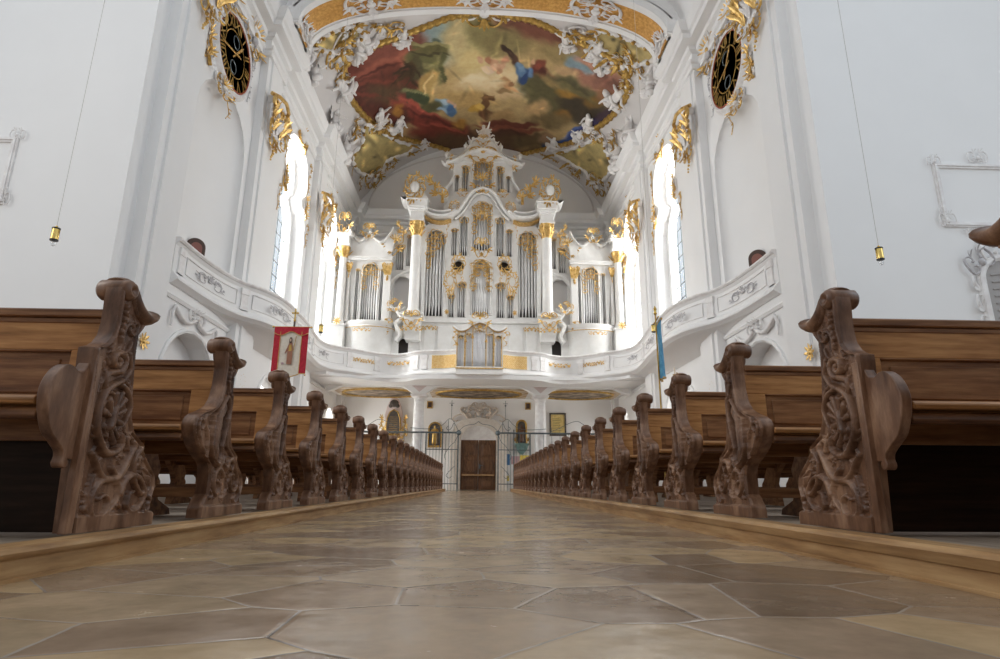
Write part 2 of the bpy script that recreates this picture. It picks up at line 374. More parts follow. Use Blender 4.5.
# ------------------------------------------------------------------ the shell
W = 8.1
fl = MB(); fl.box(-22, 22, -6, 36, -0.3, 0); struct(fl.build('floor', 'stone_floor', smooth=None))
def window_loop(yc, hw, z0=7.2, g=0.0):
    # tall lower light, a pinched waist and a lobed upper light
    h = [(hw, z0), (hw, 10.9), (hw * 0.96, 11.6), (hw * 0.80, 12.15), (hw * 0.56, 12.45), (hw * 0.50, 12.6), (hw * 0.60, 12.8), (hw * 0.80, 13.05), (hw * 0.88, 13.5),
         (hw * 0.84, 14.0), (hw * 0.74, 14.5), (hw * 0.5, 14.85), (hw * 0.22, 15.0), (0, 15.03)]
    r = [(yc + a, z) for a, z in h]; l = [(yc - a, z) for a, z in h[::-1][1:]]
    return r + l
WIN = (23.7, 29.6)
tn0 = 60
def side_wall(s, name):
    b = MB()
    low = [arch(14.95, 18.05, 0.0001, 4.42, 1.45), arch(21.6, 25.4, 0.0001, 4.5, 1.6), arch(27.6, 29.6, 0.0001, 4.3, 1.0)]
    niche = arch(14.9, 18.35, 5.45, 12.35, 1.5)
    outline = [(12.5, 0), (14.95, 0), *[(p[0], p[1]) for p in low[0][2:][::-1]], (18.05, 0), (21.6, 0), *low[1][2:][::-1], (25.4, 0), (27.6, 0), *low[2][2:][::-1], (29.6, 0), (31.6, 0), *arch(31.6, 33.6, 0.0001, 4.3, 1.0)[2:][::-1], (33.6, 0), (35.6, 0), (35.6, 17.6), (12.5, 17.6)]
    holes = [niche] + [window_loop(y, 1.75) for y in WIN]
    # the niche is a half-round recess closed by a quarter dome
    yc_, hw_, zs_ = 16.625, 1.725, 10.85; nv, nz_ = 20, 26; vs = []
    for j in range(nz_ + 1):
        z = 5.45 + (12.35 - 5.45) * (j / nz_) ** .8; k_ = 1.0 if z < zs_ else math.sqrt(max(1 - ((z - zs_) / 1.5) ** 2, 0))
        for i in range(nv + 1):
            a = PI * i / nv; vs.append((s * (W - .002 + .53 * k_ * math.sin(a)), yc_ - hw_ * k_ * math.cos(a), z))
    nb = MB(); nb.add(vs, [(j * (nv + 1) + i, j * (nv + 1) + i + 1, (j + 1) * (nv + 1) + i + 1, (j + 1) * (nv + 1) + i) for j in range(nz_) for i in range(nv)])
    global tn0; o = nb.build('trim_%d' % tn0, 'plaster', None, 60); struct(o); tn0 += 1
    me = plate([outline] + holes, 0.55)
    x0 = W if s > 0 else -W - 0.55
    b.absorb(me, Matrix.Translation((x0, 0, 0)) @ YZ_X)
    me = plate([[(12.5, 0), (35.6, 0), (35.6, 17.6), (12.5, 17.6)]] + [window_loop(y, 1.45, 7.4) for y in WIN] + [arch(21.9, 25.1, 1.2, 4.1, 1.2), arch(27.8, 29.4, 1.2, 3.9, 0.8), arch(31.8, 33.4, 1.2, 3.9, 0.8)], 0.35)
    x0 = W + 0.55 if s > 0 else -W - 0.9
    b.absorb(me, Matrix.Translation((x0, 0, 0)) @ YZ_X)
    struct(b.build(name, 'plaster', smooth=None))
side_wall(-1, 'wall_left'); side_wall(1, 'wall_right')
# the walls that face the crossing
for s, nm in ((-1, 'wall_crossing_left'), (1, 'wall_crossing_right')):
    b = MB(); b.box(min(s * 9.0, s * 22), max(s * 9.0, s * 22), 12.5, 13.1, 0, 20); struct(b.build(nm, 'plaster', smooth=None))
b = MB(); b.box(-13, 13, -6.6, -6, 0, 19); struct(b.build('wall_light_block', 'plaster', smooth=None))  # unseen wall added behind the camera to hold back light from the nearest pews
b = MB(); b.box(-9, 9, 34.8, 35.4, 0, 23); struct(b.build('wall_back', 'plaster', smooth=None))
# glazing: one pane field with leaded bars in each window
wi = 0
for s in (-1, 1):
    for yc in WIN:
        wi += 1
        lp = window_loop(yc, 1.50, 7.35); e = empty('window_%d' % wi, (s * (W + 0.62), yc, 7.3)); struct(e)
        g = MB(); g.prism([(a - yc, z - 7.3) for a, z in lp], 'x', -0.006, 0.006); g.build('pane', 'window_glass', e, None)
        g = MB()
        for z in np.arange(0.25, 7.6, 0.62):
            hw = 1.42 if z < 4.0 else (1.0 if (z < 4.7 or z > 6.6) else 1.2)
            if 4.9 < z < 5.5: hw = 0.65
            g.box(-0.012, 0.012, -hw, hw, z - 0.014, z + 0.014)
        for yy in (-0.95, -0.48, 0, 0.48, 0.95): g.box(-0.010, 0.010, yy - 0.010, yy + 0.010, 0.1, (7.0 if abs(yy) < 0.6 else 4.2))
        g.build('window_bar', 'iron', e, None)
for s in (-1, 1):
    for y0, y1, z1, rs in ((21.9, 25.1, 4.1, 1.2), (27.8, 29.4, 3.9, 0.8), (31.8, 33.4, 3.9, 0.8)):
        wi += 1; e = struct(empty('window_%d' % wi, (s * (W + 0.72), 0, 0)))
        g = MB(); g.prism(arch(y0, y1, 1.2, z1, rs), 'x', -0.006, 0.006); g.build('pane', 'window_glass', e, None)
        g = MB()
        for z in np.arange(1.7, z1 - rs + .2, 0.5): g.box(-0.012, 0.012, y0, y1, z - 0.012, z + 0.012)
        g.build('window_bar', 'iron', e, None)
# vault over the nave, lunette ring on the back wall
ceil = MB(); n = 48; a0 = math.asin(8.12 / VR); ys = (18.0, 35.0)
lay = []
for rr in (VR, VR + 0.35):
    lay.append([[(rr * math.sin(-a0 + 2 * a0 * i / n), y, VZ + rr * math.cos(-a0 + 2 * a0 * i / n)) for i in range(n + 1)] for y in ys])
vs = [p for L in lay for row in L for p in row]; k = n + 1; fs = []
for i in range(n):
    fs += [(i, i + 1, k + i + 1, k + i), (2 * k + i, 3 * k + i, 3 * k + i + 1, 2 * k + i + 1), (i, 2 * k + i, 2 * k + i + 1, i + 1), (k + i, k + i + 1, 3 * k + i + 1, 3 * k + i)]
fs += [(0, k, 3 * k, 2 * k), (n, 2 * k + n, 3 * k + n, k + n)]
ceil.add(vs, fs)
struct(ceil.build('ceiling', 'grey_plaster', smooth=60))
# thin raised line that follows the vault on the back wall
b = MB(); pts = [(7.2 * math.sin(a) * 1.0, 34.76, 17.3 + 4.0 * math.cos(a)) for a in np.linspace(-R(88), R(88), 40)]
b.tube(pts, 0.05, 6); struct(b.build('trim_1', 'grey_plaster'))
# entablature and cornice: runs along both side walls and the back wall, breaking forward over each pilaster
PIL = [(13.0, 14.4), (18.7, 20.25), (25.9, 27.4), (34.0, 34.8)]
prof_c = [(0, 15.35), (0.10, 15.35), (0.10, 15.55), (0.16, 15.60), (0.16, 15.72), (0.04, 15.78), (0.04, 16.05), (0.18, 16.12), (0.22, 16.25), (0.50, 16.34), (0.52, 16.52), (0.60, 16.58), (0.72, 16.82), (0.74, 16.92), (0.0, 17.0), (-0.1, 17.0), (-0.1, 15.35)]
def wall_path(s):
    p = [(s * W, 12.5)]
    for y0, y1 in PIL:
        if y1 > 34: p += [(s * W, y0), (s * (W - 0.28), y0)]
        else: p += [(s * W, y0), (s * (W - 0.28), y0), (s * (W - 0.28), y1), (s * W, y1)]
    return p
left = wall_path(-1) + [(-(W - 0.28), 34.8)]; right = wall_path(1) + [((W - 0.28), 34.8)]
b = MB(); b.sweep(left + right[::-1][0:], prof_c, flip=True)
struct(b.build('trim_2', 'plaster', smooth=25))
# pilasters: a flat strip with a narrower raised strip, on each side wall
tn = 3
for s in (-1, 1):
    for y0, y1 in PIL:
        b = MB(); x = W - 0.28
        zs = 0.0 if y0 > 14 else 0.0
        lo = 5.45 if y0 < 34 else 5.45
        for (za, zb) in ((0.0, 15.36),):
            b.box(min(s * x, s * (W + 0.1)), max(s * x, s * (W + 0.1)), y0, y1, za, zb)
            b.box(min(s * (x - 0.07), s * x), max(s * (x - 0.07), s * x), y0 + 0.28, y1 - 0.28, za + 0.5, zb)
            b.box(min(s * (x - 0.12), s * x), max(s * (x - 0.12), s * x), y0 - 0.05, y1 + 0.05, za, za + 0.5)
        struct(b.build('trim_%d' % tn, 'plaster', smooth=None)); tn += 1
# transverse arch between the first and the second bay, with its gilded soffit
def arch_pts(y, hw=6.95, z0=16.85, rise=2.2, n=40, e=2.25, d=0.0):
    out = []
    for i in range(n + 1):
        a = PI * i / n; c = math.cos(a); q = math.sin(a)
        x = math.copysign(abs(c) ** (2 / e), c); z = abs(q) ** (2 / e)
        out.append((-(hw + d) * x, y, z0 + (rise + d) * z))
    return out
def strip(b, A, B):
    n = len(A); b.add(A + B, [(i, i + 1, n + i + 1, n + i) for i in range(n - 1)])
def ring(b, y0, y1, d0, d1, hw=6.95):
    A = arch_pts(y0, d=d0); B = arch_pts(y1, d=d0); D = arch_pts(y1, d=d1); E_ = arch_pts(y0, d=d1); n = len(A)
    b.add(A + B + D + E_, [(i, i + 1, n + i + 1, n + i) for i in range(n - 1)] + [(n + i, n + i + 1, 2 * n + i + 1, 2 * n + i) for i in range(n - 1)] +
          [(2 * n + i, 2 * n + i + 1, 3 * n + i + 1, 3 * n + i) for i in range(n - 1)] + [(3 * n + i, 3 * n + i + 1, i + 1, i) for i in range(n - 1)] + [(0, n, 2 * n, 3 * n), (n - 1, 4 * n - 1, 3 * n - 1, 2 * n - 1)])
b = MB(); ring(b, 18.75, 20.2, 0.05, 0.5)
for s in (-1, 1): b.box(min(s * 6.88, s * 8.05), max(s * 6.88, s * 8.05), 18.56, 20.34, 16.93, 17.5)
for (ya, yb, d0) in ((18.6, 18.82, -0.06), (18.82, 18.95, 0.0), (20.05, 20.3, -0.06), (19.97, 20.07, 0.0)): ring(b, ya, yb, d0, 0.3)
# spandrel wall above the arch up to the vault
A = arch_pts(18.75, d=0.3); top = [(-8.12 * math.cos(PI * i / 40), 18.75, max(vault_z(8.12 * math.cos(PI * i / 40)), 16.9)) for i in range(41)]
strip(b, A, top); strip(b, [(p[0], 20.2, p[2]) for p in A], [(p[0], 20.2, p[2]) for p in top])
struct(b.build('trim_%d' % tn, 'plaster', smooth=30)); tn += 1
b = MB(); ring(b, 18.95, 19.97, 0.0, 0.1); struct(b.build('trim_%d' % tn, 'gold_mosaic', smooth=60)); tn += 1
# front part of the vault before that arch (only its corners show)
b = MB()
A = [(-(7.6) * math.cos(PI * i / 40), 12.5, 16.95 + 4.2 * math.sin(PI * i / 40)) for i in range(41)]
B = [(p[0], 18.75, p[2] if p[2] > 0 else 0) for p in A]; strip(b, A, B)
strip(b, [(p[0] * 1.05, p[1], p[2] + 0.3) for p in A], [(p[0] * 1.05, p[1], p[2] + 0.3) for p in B]); strip(b, A, [(p[0] * 1.05, p[1], p[2] + 0.3) for p in A])
struct(b.build('ceiling', 'plaster', smooth=60))
# mouldings round the arched openings under the gallery and string courses
for s in (-1, 1):
    b = MB()
    for lp, z in ((arch(14.95, 18.05, 0, 4.42, 1.45), 0), (arch(21.6, 25.4, 0, 4.5, 1.6), 0)):
        pts = [(s * (W - 0.02), p[0], p[1]) for p in lp[1:]] + [(s * (W - 0.02), lp[0][0], 0)]
        b.tube(pts, 0.07, 6)
    prof = [(0, 4.98), (0.05, 4.98), (0.09, 5.06), (0.05, 5.12), (0, 5.12)]
    segs = [(14.4, 18.7), (20.25, 25.9), (27.4, 32.6)]
    for ya, yb in segs: b.sweep([(s * W, ya), (s * W, yb)], prof, flip=(s < 0))
    struct(b.build('trim_%d' % tn, 'plaster', smooth=40)); tn += 1

# ------------------------------------------------------------------ pew platforms
XP, NP, Y0, SP = 1.78, 23, 2.83, 1.2
for s, zt, xk in ((-1, 0.118, 1.535), (1, 0.136, 1.59)):
    e = empty('pew_platform', (0, 0, 0)); tag(e, 'long low wooden platform carrying the %s row of pews' % ('left' if s < 0 else 'right'), 'platform', 'platforms under the pews')
    b = MB(); b.box(min(s * (xk + 0.045), s * 7.9), max(s * (xk + 0.045), s * 7.9), 0.9, 29.9, 0.0, zt - 0.012); b.build('deck', 'platform_wood', e, None)
    b = MB(); b.sweep([(s * (xk + 0.05), 0.9), (s * (xk + 0.05), 29.9)], [(0, 0), (0.03, 0), (0.03, 0.012), (0.025, 0.015), (0.025, 0.072), (0.04, 0.078), (0.055, zt - .03), (0.06, zt - .02), (0.055, zt - .008), (0.045, zt), (-0.07, zt), (-0.07, 0.10), (0, 0.10)], flip=(s > 0) is False)
    b.build('kerb', 'kerb_wood', e, 30)
# ------------------------------------------------------------------ pews
def spiral(cy, cz, r0, r1, a0, turns, n=22):
    # a volute: from radius r0 at angle a0 winding in to r1
    return [(cy + (r0 + (r1 - r0) * t) * math.cos(a0 + turns * 2 * PI * t), cz + (r0 + (r1 - r0) * t) * math.sin(a0 + turns * 2 * PI * t)) for t in np.linspace(0, 1, n)]
def arc2(cy, cz, ry, rz, a0, a1, n=18):
    return [(cy + ry * math.cos(R(a)), cz + rz * math.sin(R(a))) for a in np.linspace(a0, a1, n)]
def bez(pts, n=7): return [(p[0], p[1]) for p in smoothpath([(a, b, 0) for a, b in pts], n)]
def relief(Y, Z, strokes):
    H = np.zeros_like(Y)
    for pts, ra, rb, h in strokes:
        m = len(pts)
        pa = np.array(pts); lo = pa.min(0) - max(ra, rb); hi = pa.max(0) + max(ra, rb)
        sel = (Y > lo[0]) & (Y < hi[0]) & (Z > lo[1]) & (Z < hi[1])
        if not sel.any(): continue
        y, z = Y[sel], Z[sel]; hh = np.zeros_like(y)
        for i in range(m - 1):
            a, b = pa[i], pa[i + 1]; d = b - a; L = (d * d).sum() + 1e-12
            t = np.clip(((y - a[0]) * d[0] + (z - a[1]) * d[1]) / L, 0, 1)
            r = ra + (rb - ra) * (i + t) / (m - 1)
            q = 1 - ((y - a[0] - t * d[0]) ** 2 + (z - a[1] - t * d[1]) ** 2) / (r * r)
            hh = np.maximum(hh, np.sqrt(np.clip(q, 0, 1)) * (0.35 + 0.65 * r / max(ra, rb)) * h)
        H[sel] = np.maximum(H[sel], hh)
    return H
def frond(y, z, ang, L, k, side=1, r=0.012, h=0.016):
    # a curling leaf made of little lobes
    out = []; st = [(y + L * t * math.cos(R(ang + side * 50 * t)), z + L * t * math.sin(R(ang + side * 50 * t))) for t in np.linspace(0, 1, 8)]
    out.append((st, r, r * 0.4, h))
    for i in range(k):
        t = (i + 0.6) / (k + 0.3); p = st[min(int(t * 7), 6)]
        for sg in (-1, 1):
            a = R(ang + side * 50 * t + sg * 52); l = L * 0.34 * (1 - 0.5 * t)
            out.append(([p, (p[0] + l * 0.6 * math.cos(a), p[1] + l * 0.6 * math.sin(a)), (p[0] + l * math.cos(a - sg * 0.5), p[1] + l * math.sin(a - sg * 0.5))], r * 0.75, r * 0.3, h * 0.8))
    return out
BACK = [(0.10, .60), (0.165, .60), (0.18, .575), (0.22, .565), (0.26, .59), (0.31, .615), (0.37, .61), (0.42, .57), (0.455, .52), (0.48, .485), (0.50, .49), (0.53, .46), (0.60, .36), (0.67, .30), (0.75, .255), (0.85, .225), (0.95, .205), (1.03, .205), (1.07, .225), (1.11, .235), (1.16, .16), (1.20, .09), (1.235, .05)]
FRONT = [(0.10, -.19), (0.17, -.19), (0.19, -.165), (0.23, -.15), (0.25, -.12), (0.38, -.105), (0.42, -.14), (0.445, -.15), (0.47, -.165), (0.52, -.27), (0.58, -.37), (0.63, -.41), (0.68, -.40), (0.71, -.36), (0.74, -.27), (0.80, -.19), (0.88, -.135), (0.97, -.105), (1.08, -.085), (1.18, -.075), (1.235, -.06)]
FRONT1 = [(0.10, -.03), (0.90, -.085), (0.915, -.085), (0.925, -.06), (0.95, -.045), (0.99, -.02), (1.04, -.012), (1.10, -.02), (1.16, -.04), (1.20, -.05), (1.235, -.045)]
def interp(tab, z): return np.interp(z, [t[0] for t in tab], [t[1] for t in tab])
def strokes_common():
    S = []
    # strand of husks down the neck, with an oval loop
    for i, z in enumerate(np.linspace(1.15, 0.99, 6)): S.append(([(0.04 + .006 * (i % 2), z), (0.05, z - 0.012)], 0.016, 0.014, 0.020))
    S.append((arc2(0.10, 1.0, 0.045, 0.075, 60, 350), 0.013, 0.010, 0.020))
    S.append((spiral(0.15, 1.07, 0.05, 0.015, R(200), 0.9), 0.012, 0.006, 0.016))
    return S
def strokes_std():
    S = strokes_common(); rnd = random.Random(4)
    # oval cartouche with a smooth boss and scrolled rim
    S.append(([(0.01, 0.53), (0.015, 0.66), (0.03, 0.79)], 0.090, 0.062, 0.030))
    S.append((arc2(0.015, 0.66, 0.128, 0.225, 0, 360, 34), 0.017, 0.017, 0.036))
    S.append((bez([(-.20, .50), (-.29, .57), (-.35, .64), (-.34, .69), (-.28, .70), (-.26, .66), (-.29, .64)]), 0.018, 0.012, 0.026))
    S.append((bez([(-.15, .47), (-.13, .56), (-.18, .64), (-.24, .69), (-.18, .76), (-.11, .84), (-.06, .95)]), 0.016, 0.010, 0.022))
    S.append((bez([(.17, .90), (.19, .78), (.20, .66), (.28, .56), (.36, .50), (.40, .44), (.36, .40), (.33, .43)]), 0.018, 0.012, 0.026))
    S.append((spiral(0.36, 0.34, 0.15, 0.03, R(150), -1.15), 0.022, 0.010, 0.030))
    S.append((spiral(0.05, 0.30, 0.12, 0.025, R(30), 1.1), 0.020, 0.010, 0.028))
    S.append((bez([(-.06, .45), (.06, .42), (.17, .45), (.24, .40)]), 0.018, 0.012, 0.024))
    S.append((spiral(0.46, 0.22, 0.07, 0.02, R(100), -0.9), 0.016, 0.008, 0.024))
    for a in ((.10, .92, 110, .10, 3, -1), (.08, .86, 60, .08, 3, 1), (.20, .60, 300, .12, 3, 1), (.24, .50, 250, .12, 3, -1), (.10, .40, 240, .12, 3, 1), (.20, .22, 20, .13, 4, 1), (.20, .20, 160, .12, 4, -1),
              (.34, .46, 30, .10, 3, 1), (.50, .42, 250, .12, 3, -1), (-.04, .22, 90, .08, 3, 1), (-.26, .60, 200, .06, 2, 1), (-.10, .60, 110, .12, 3, 1), (.30, .30, 60, .08, 3, 1), (.42, .30, 300, .09, 3, 1), (.52, .30, 80, .08, 2, 1)):
        S += frond(*a)
    for i in range(26):
        y = rnd.uniform(-.05, .5); z = rnd.uniform(.2, .48); a = rnd.uniform(0, 6.28)
        S.append(([(y, z), (y + .035 * math.cos(a), z + .035 * math.sin(a))], 0.010, 0.005, 0.012))
    return S
def strokes_first():
    S = strokes_common(); rnd = random.Random(8)
    S.append((spiral(0.07, 0.875, 0.055, 0.012, R(-60), 1.35), 0.021, 0.014, 0.036))
    S.append((bez([(.10, .83), (.02, .80), (.03, .74), (.10, .72)]), 0.020, 0.010, 0.028))
    S.append((bez([(.15, .93), (.19, .86), (.16, .80), (.12, .77)]), 0.014, 0.010, 0.022))
    # the large C that sweeps round a shell
    S.append((bez([(.14, .79), (.04, .73), (.01, .62), (.04, .52), (.12, .45), (.22, .46), (.25, .53)]), 0.016, 0.022, 0.034))
    S.append((bez([(.14, .77), (.20, .75), (.27, .68), (.27, .60), (.22, .56), (.24, .52)]), 0.014, 0.010, 0.026))
    for k in range(9):
        a = R(-70 + 30 * k); S.append(([(0.15 + .03 * math.cos(a), .61 + .045 * math.sin(a)), (.15 + .085 * math.cos(a), .61 + .12 * math.sin(a))], 0.012, 0.020, 0.024))
    S.append(([(0.15, .57), (.15, .65)], 0.030, 0.026, 0.030))
    S.append((bez([(.02, .44), (.06, .40), (.09, .36), (.14, .33), (.24, .34), (.33, .42), (.36, .50)]), 0.012, 0.026, 0.036))
    S.append((spiral(0.33, 0.49, 0.045, 0.012, R(20), 0.8), 0.016, 0.010, 0.028))
    S.append((bez([(.44, .48), (.40, .40), (.40, .32), (.46, .26), (.53, .28), (.53, .34)]), 0.018, 0.014, 0.028))
    S.append((spiral(0.40, 0.24, 0.13, 0.03, R(170), -1.2), 0.020, 0.010, 0.030))
    S.append((spiral(0.14, 0.22, 0.11, 0.025, R(80), 1.15), 0.020, 0.010, 0.030))
    S.append((bez([(.20, .38), (.26, .30), (.25, .22), (.18, .16)]), 0.018, 0.010, 0.026))
    S.append((bez([(.05, .34), (.03, .26), (.04, .19), (.09, .15)]), 0.014, 0.008, 0.022))
    S.append((spiral(0.53, 0.20, 0.045, 0.012, R(90), -1.0), 0.014, 0.008, 0.024))
    for a in ((.02, .78, 200, .06, 2, 1), (.06, .96, 250, .08, 3, 1), (.15, .90, 250, .10, 3, -1), (.09, .70, 270, .08, 2, 1), (.24, .72, 80, .10, 3, 1), (.28, .58, 300, .12, 4, 1), (.30, .44, 200, .10, 3, -1), (.36, .54, 290, .13, 4, -1),
              (.10, .42, 220, .10, 3, 1), (.05, .30, 60, .10, 3, -1), (.30, .30, 60, .12, 4, 1), (.30, .20, 150, .10, 3, -1), (.48, .44, 240, .12, 4, 1), (.42, .18, 20, .10, 3, -1), (.56, .34, 90, .07, 2, 1), (.24, .16, 20, .10, 3, -1), (.02, .20, 60, .08, 3, 1), (.13, .52, 60, .06, 2, 1)):
        S += frond(*a)
    for i in range(46):
        z = rnd.uniform(.15, .95); y = rnd.uniform(-.04, float(interp(BACK, z)) - .03); a = rnd.uniform(0, 6.28)
        S.append(([(y, z), (y + .03 * math.cos(a), z + .03 * math.sin(a))], 0.009, 0.005, 0.012))
    return S
TH = 0.07
NBACK = [(0.12, .50), (0.175, .50), (0.19, .465), (0.225, .45), (0.26, .475), (0.31, .49), (0.36, .475), (0.40, .43), (0.44, .375), (0.48, .335), (0.505, .335), (0.53, .29), (0.56, .23), (0.63, .185), (0.72, .165), (0.83, .145), (0.95, .13), (1.03, .13), (1.06, .155), (1.09, .175), (1.12, .11), (1.17, .07), (1.22, .045)]
NFRONT = [(0.12, -.14), (0.185, -.14), (0.20, -.115), (0.235, -.10), (0.255, -.06), (0.38, -.06), (0.42, -.075), (0.445, -.085), (0.46, -.12), (0.50, -.20), (0.55, -.28), (0.61, -.335), (0.66, -.35), (0.705, -.335), (0.74, -.27), (0.765, -.18), (0.80, -.10), (0.86, -.045), (0.95, -.02), (1.06, -.015), (1.16, -.03), (1.22, -.04)]
NFRONT1 = [(0.12, -.11), (0.895, -.168), (0.905, -.165), (0.915, -.125), (0.94, -.09), (0.98, -.06), (1.04, -.05), (1.10, -.05), (1.16, -.055), (1.20, -.055), (1.22, -.05)]
def pew_end_mesh(s, front, strokes, ny=96, nz=290, fine=True):
    zs = np.linspace(0.12, 1.22, nz); t = np.linspace(0, 1, ny); Z = np.repeat(zs[:, None], ny, 1)
    zo = 0.10 + (zs - 0.12) * 1.135 / 1.10; f = interp(front, zo); bk = interp(BACK, zo); Y = f[:, None] + (bk - f)[:, None] * t[None, :]
    H = relief(Y, np.repeat(zo[:, None], ny, 1), strokes) * 1.05
    f = interp(NFRONT1 if front is FRONT1 else NFRONT, zs); bk = interp(NBACK, zs); Y = f[:, None] + (bk - f)[:, None] * t[None, :]
    edge = np.minimum(Y - f[:, None], bk[:, None] - Y); foot = np.clip((Z - 0.185) / 0.01, 0, 1)
    rim = np.clip(1 - np.abs(edge - 0.012) / 0.012, 0, 1) ** 0.6 * 0.016
    H = np.maximum(H, rim) * foot + (1 - foot) * 0.022
    H *= np.clip(edge / 0.006, 0.0, 1.0)
    rs = np.random.RandomState(3); H += foot * 0.0012 * np.interp(rs.rand(*H.shape), [0, 1], [-1, 1])
    X = -H                                                # towards the aisle
    vs = [(s * x, y, z) for x, y, z in zip(X.ravel(), Y.ravel(), Z.ravel())]
    fs = [(i * ny + j, i * ny + j + 1, (i + 1) * ny + j + 1, (i + 1) * ny + j) for i in range(nz - 1) for j in range(ny - 1)]
    m = MB(); m.add(vs, fs)
    # the board behind the carving
    step = range(0, nz, 6); pf = [(f[i], zs[i]) for i in step] + [(f[-1], zs[-1])]; pb = [(bk[i], zs[i]) for i in step] + [(bk[-1], zs[-1])]
    poly = pf + pb[::-1]; x0, x1 = 0.0002, TH
    m.prism(poly, 'x', min(s * x0, s * x1), max(s * x0, s * x1))
    return m.mesh('pew_end', 50)
def scroll_mesh(s):
    # the rolled top and the upturned tail, right across the thickness of the end
    m = MB(); a, b = -0.022, 0.128
    for yy, zz, r in ((0.0, 1.218, 0.050),):
        prof = [(0.020, a - 0.006), (0.026, a - 0.010), (0.034, a - 0.010), (0.040, a), (0.046, a + 0.004), (r, a + 0.012), (r + 0.001, (a + b) / 2), (r, b - 0.012), (r - 0.010, b), (0.010, b)]
        T = Matrix.Translation((0, yy, zz)) @ Matrix(((0, 0, s, 0), (1, 0, 0, 0), (0, 1, 0, 0), (0, 0, 0, 1)))
        m.lathe([(0.0001, a + 0.004)] + prof + [(0.0001, b)], n=24, T=T)
    pts = [(0, y, z) for y, z in bez([(-.02, 1.255), (.015, 1.262), (.055, 1.235), (.080, 1.19), (.110, 1.155), (.150, 1.135), (.19, 1.13), (.235, 1.145), (.262, 1.17)], 6)]
    c = (a + b) / 2; pts = [(s * c, p[1], p[2]) for p in pts]; n = len(pts)
    rad = [0.020 + 0.019 * math.sin(PI * min(i / n * 0.75, 1)) for i in range(n)]; rad[-1] = 0.020; rad[-2] = 0.029
    m.tube(pts, rad, 14, flat=(1, 0, 0), fr=2.4)
    # small ledge moulding under the tail
    pts = [(s * c, y, z) for y, z in bez([(.07, 1.13), (.11, 1.10), (.16, 1.085), (.19, 1.085)], 5)]
    m.tube(pts, 0.012, 8, flat=(1, 0, 0), fr=4.2)
    return m.mesh('scroll', 60)
def arm_mesh(s):
    m = MB(); o = bez([(-.13, .85), (-.165, .83), (-.185, .795), (-.215, .785), (-.25, .80), (-.29, .80), (-.34, .76), (-.37, .69), (-.36, .61), (-.32, .53), (-.27, .49), (-.225, .455), (-.215, .43)], 5)
    o += spiral(-.20, .405, .022, .021, R(140), 0.75, 12) + [(-.14, .42), (-.10, .42), (-.10, .85)]
    m.prism(o, 'x', min(s * 0.012, s * 0.058), max(s * 0.012, s * 0.058))
    # fillet moulding where it meets the carved board
    m.box(min(s * -.014, s * .02), max(s * -.014, s * .02), -.160, -.115, .12, .87)
    return m.mesh('arm_rest', 50)
def body_parts(s, L, first):
    # built from the aisle end towards the side aisle (local x grows outward by s)
    def X(a, b): return (min(s * a, s * b), max(s * a, s * b))
    x0 = TH; out = []
    b = MB(); b.box(*X(x0, L), -0.035, 0.035, 1.075, 1.115); b.box(*X(x0, L), -0.022, 0.026, 1.045, 1.075); out.append(('top_rail', 'pew_wood', b, 0.006))
    # framed back: stiles, rails and fielded panels
    b = MB(); y0, y1 = -0.018, 0.018
    b.box(*X(x0, L), y0, y1, 0.92, 1.05); b.box(*X(x0, L), y0, y1, 0.56, 0.68)
    npan = 4; pw = (L - x0) / npan
    for k in range(npan + 1):
        c = x0 + pw * k; b.box(*X(max(c - 0.05, x0), min(c + 0.05, L)) if 0 < k < npan else (X(x0, x0 + 0.13) if k == 0 else X(L - 0.1, L)), y0, y1, 0.68, 0.92)
    out.append(('back_frame', 'pew_light_wood', b, 0.003))
    b = MB()
    for k in range(npan):
        a0 = x0 + pw * k + (0.13 if k == 0 else 0.05); a1 = x0 + pw * (k + 1) - (0.05 if k < npan - 1 else 0.1)
        b.box(*X(a0, a1), -0.004, 0.004, 0.68, 0.92); b.box(*X(a0 + 0.045, a1 - 0.045), -0.013, 0.013, 0.72, 0.88)
        for zz in (0.682, 0.91): b.box(*X(a0, a1), -0.021, -0.004, zz, zz + 0.010)
    out.append(('back_panel', 'pew_wood', b, 0.004))
    b = MB(); b.prism([(-0.36, 0.630), (-0.365, 0.650), (-0.35, 0.665), (0.0, 0.655), (0.0, 0.625)], 'x', *X(x0, L)); out.append(('seat', 'pew_light_wood', b, 0.004))
    b = MB(); b.prism([(-0.33, 0.570), (-0.345, 0.585), (-0.33, 0.618), (-0.30, 0.624), (-0.30, 0.57)], 'x', *X(x0, L)); b.box(*X(x0, L), -0.10, -0.07, 0.50, 0.60); out.append(('seat_rail', 'pew_wood', b, 0.004))
    # kneeler and book ledge on the far side, for the row behind
    b = MB(); b.prism([(0.035, 0.93), (0.20, 0.915), (0.20, 0.94), (0.035, 0.955)], 'x', *X(x0, L)); out.append(('book_ledge', 'pew_wood', b, 0.004))
    b = MB(); b.box(*X(x0 + 0.02, L), 0.30, 0.46, 0.255, 0.285); out.append(('kneeler', 'pew_wood', b, 0.005))
    if not first: b = MB(); b.box(*X(x0, L), -0.06, -0.02, 0.24, 0.30); out.append(('stretcher', 'pew_wood', b, 0.005))
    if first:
        b = MB(); b.box(*X(x0, L), -0.045, -0.028, 0.12, 0.57); out.append(('front_panel', 'void_shade', b, None))
    sup = [(-0.12, .12), (0.34, .12), (0.32, .16), (0.16, .22), (0.10, .32), (0.14, .42), (0.05, .54), (0.03, .62), (-.28, .62), (-.28, .57), (-.12, .44), (-.06, .34), (-.10, .22)]
    legs = []
    for q in (0.40, 1.35, 2.5, 3.6):
        if q < L - .2 and not first:
            b = MB(); b.prism(sup, 'x', *X(q, q + 0.05)); legs.append(('leg', 'pew_wood', b, None))
    return out + legs
SC = {}
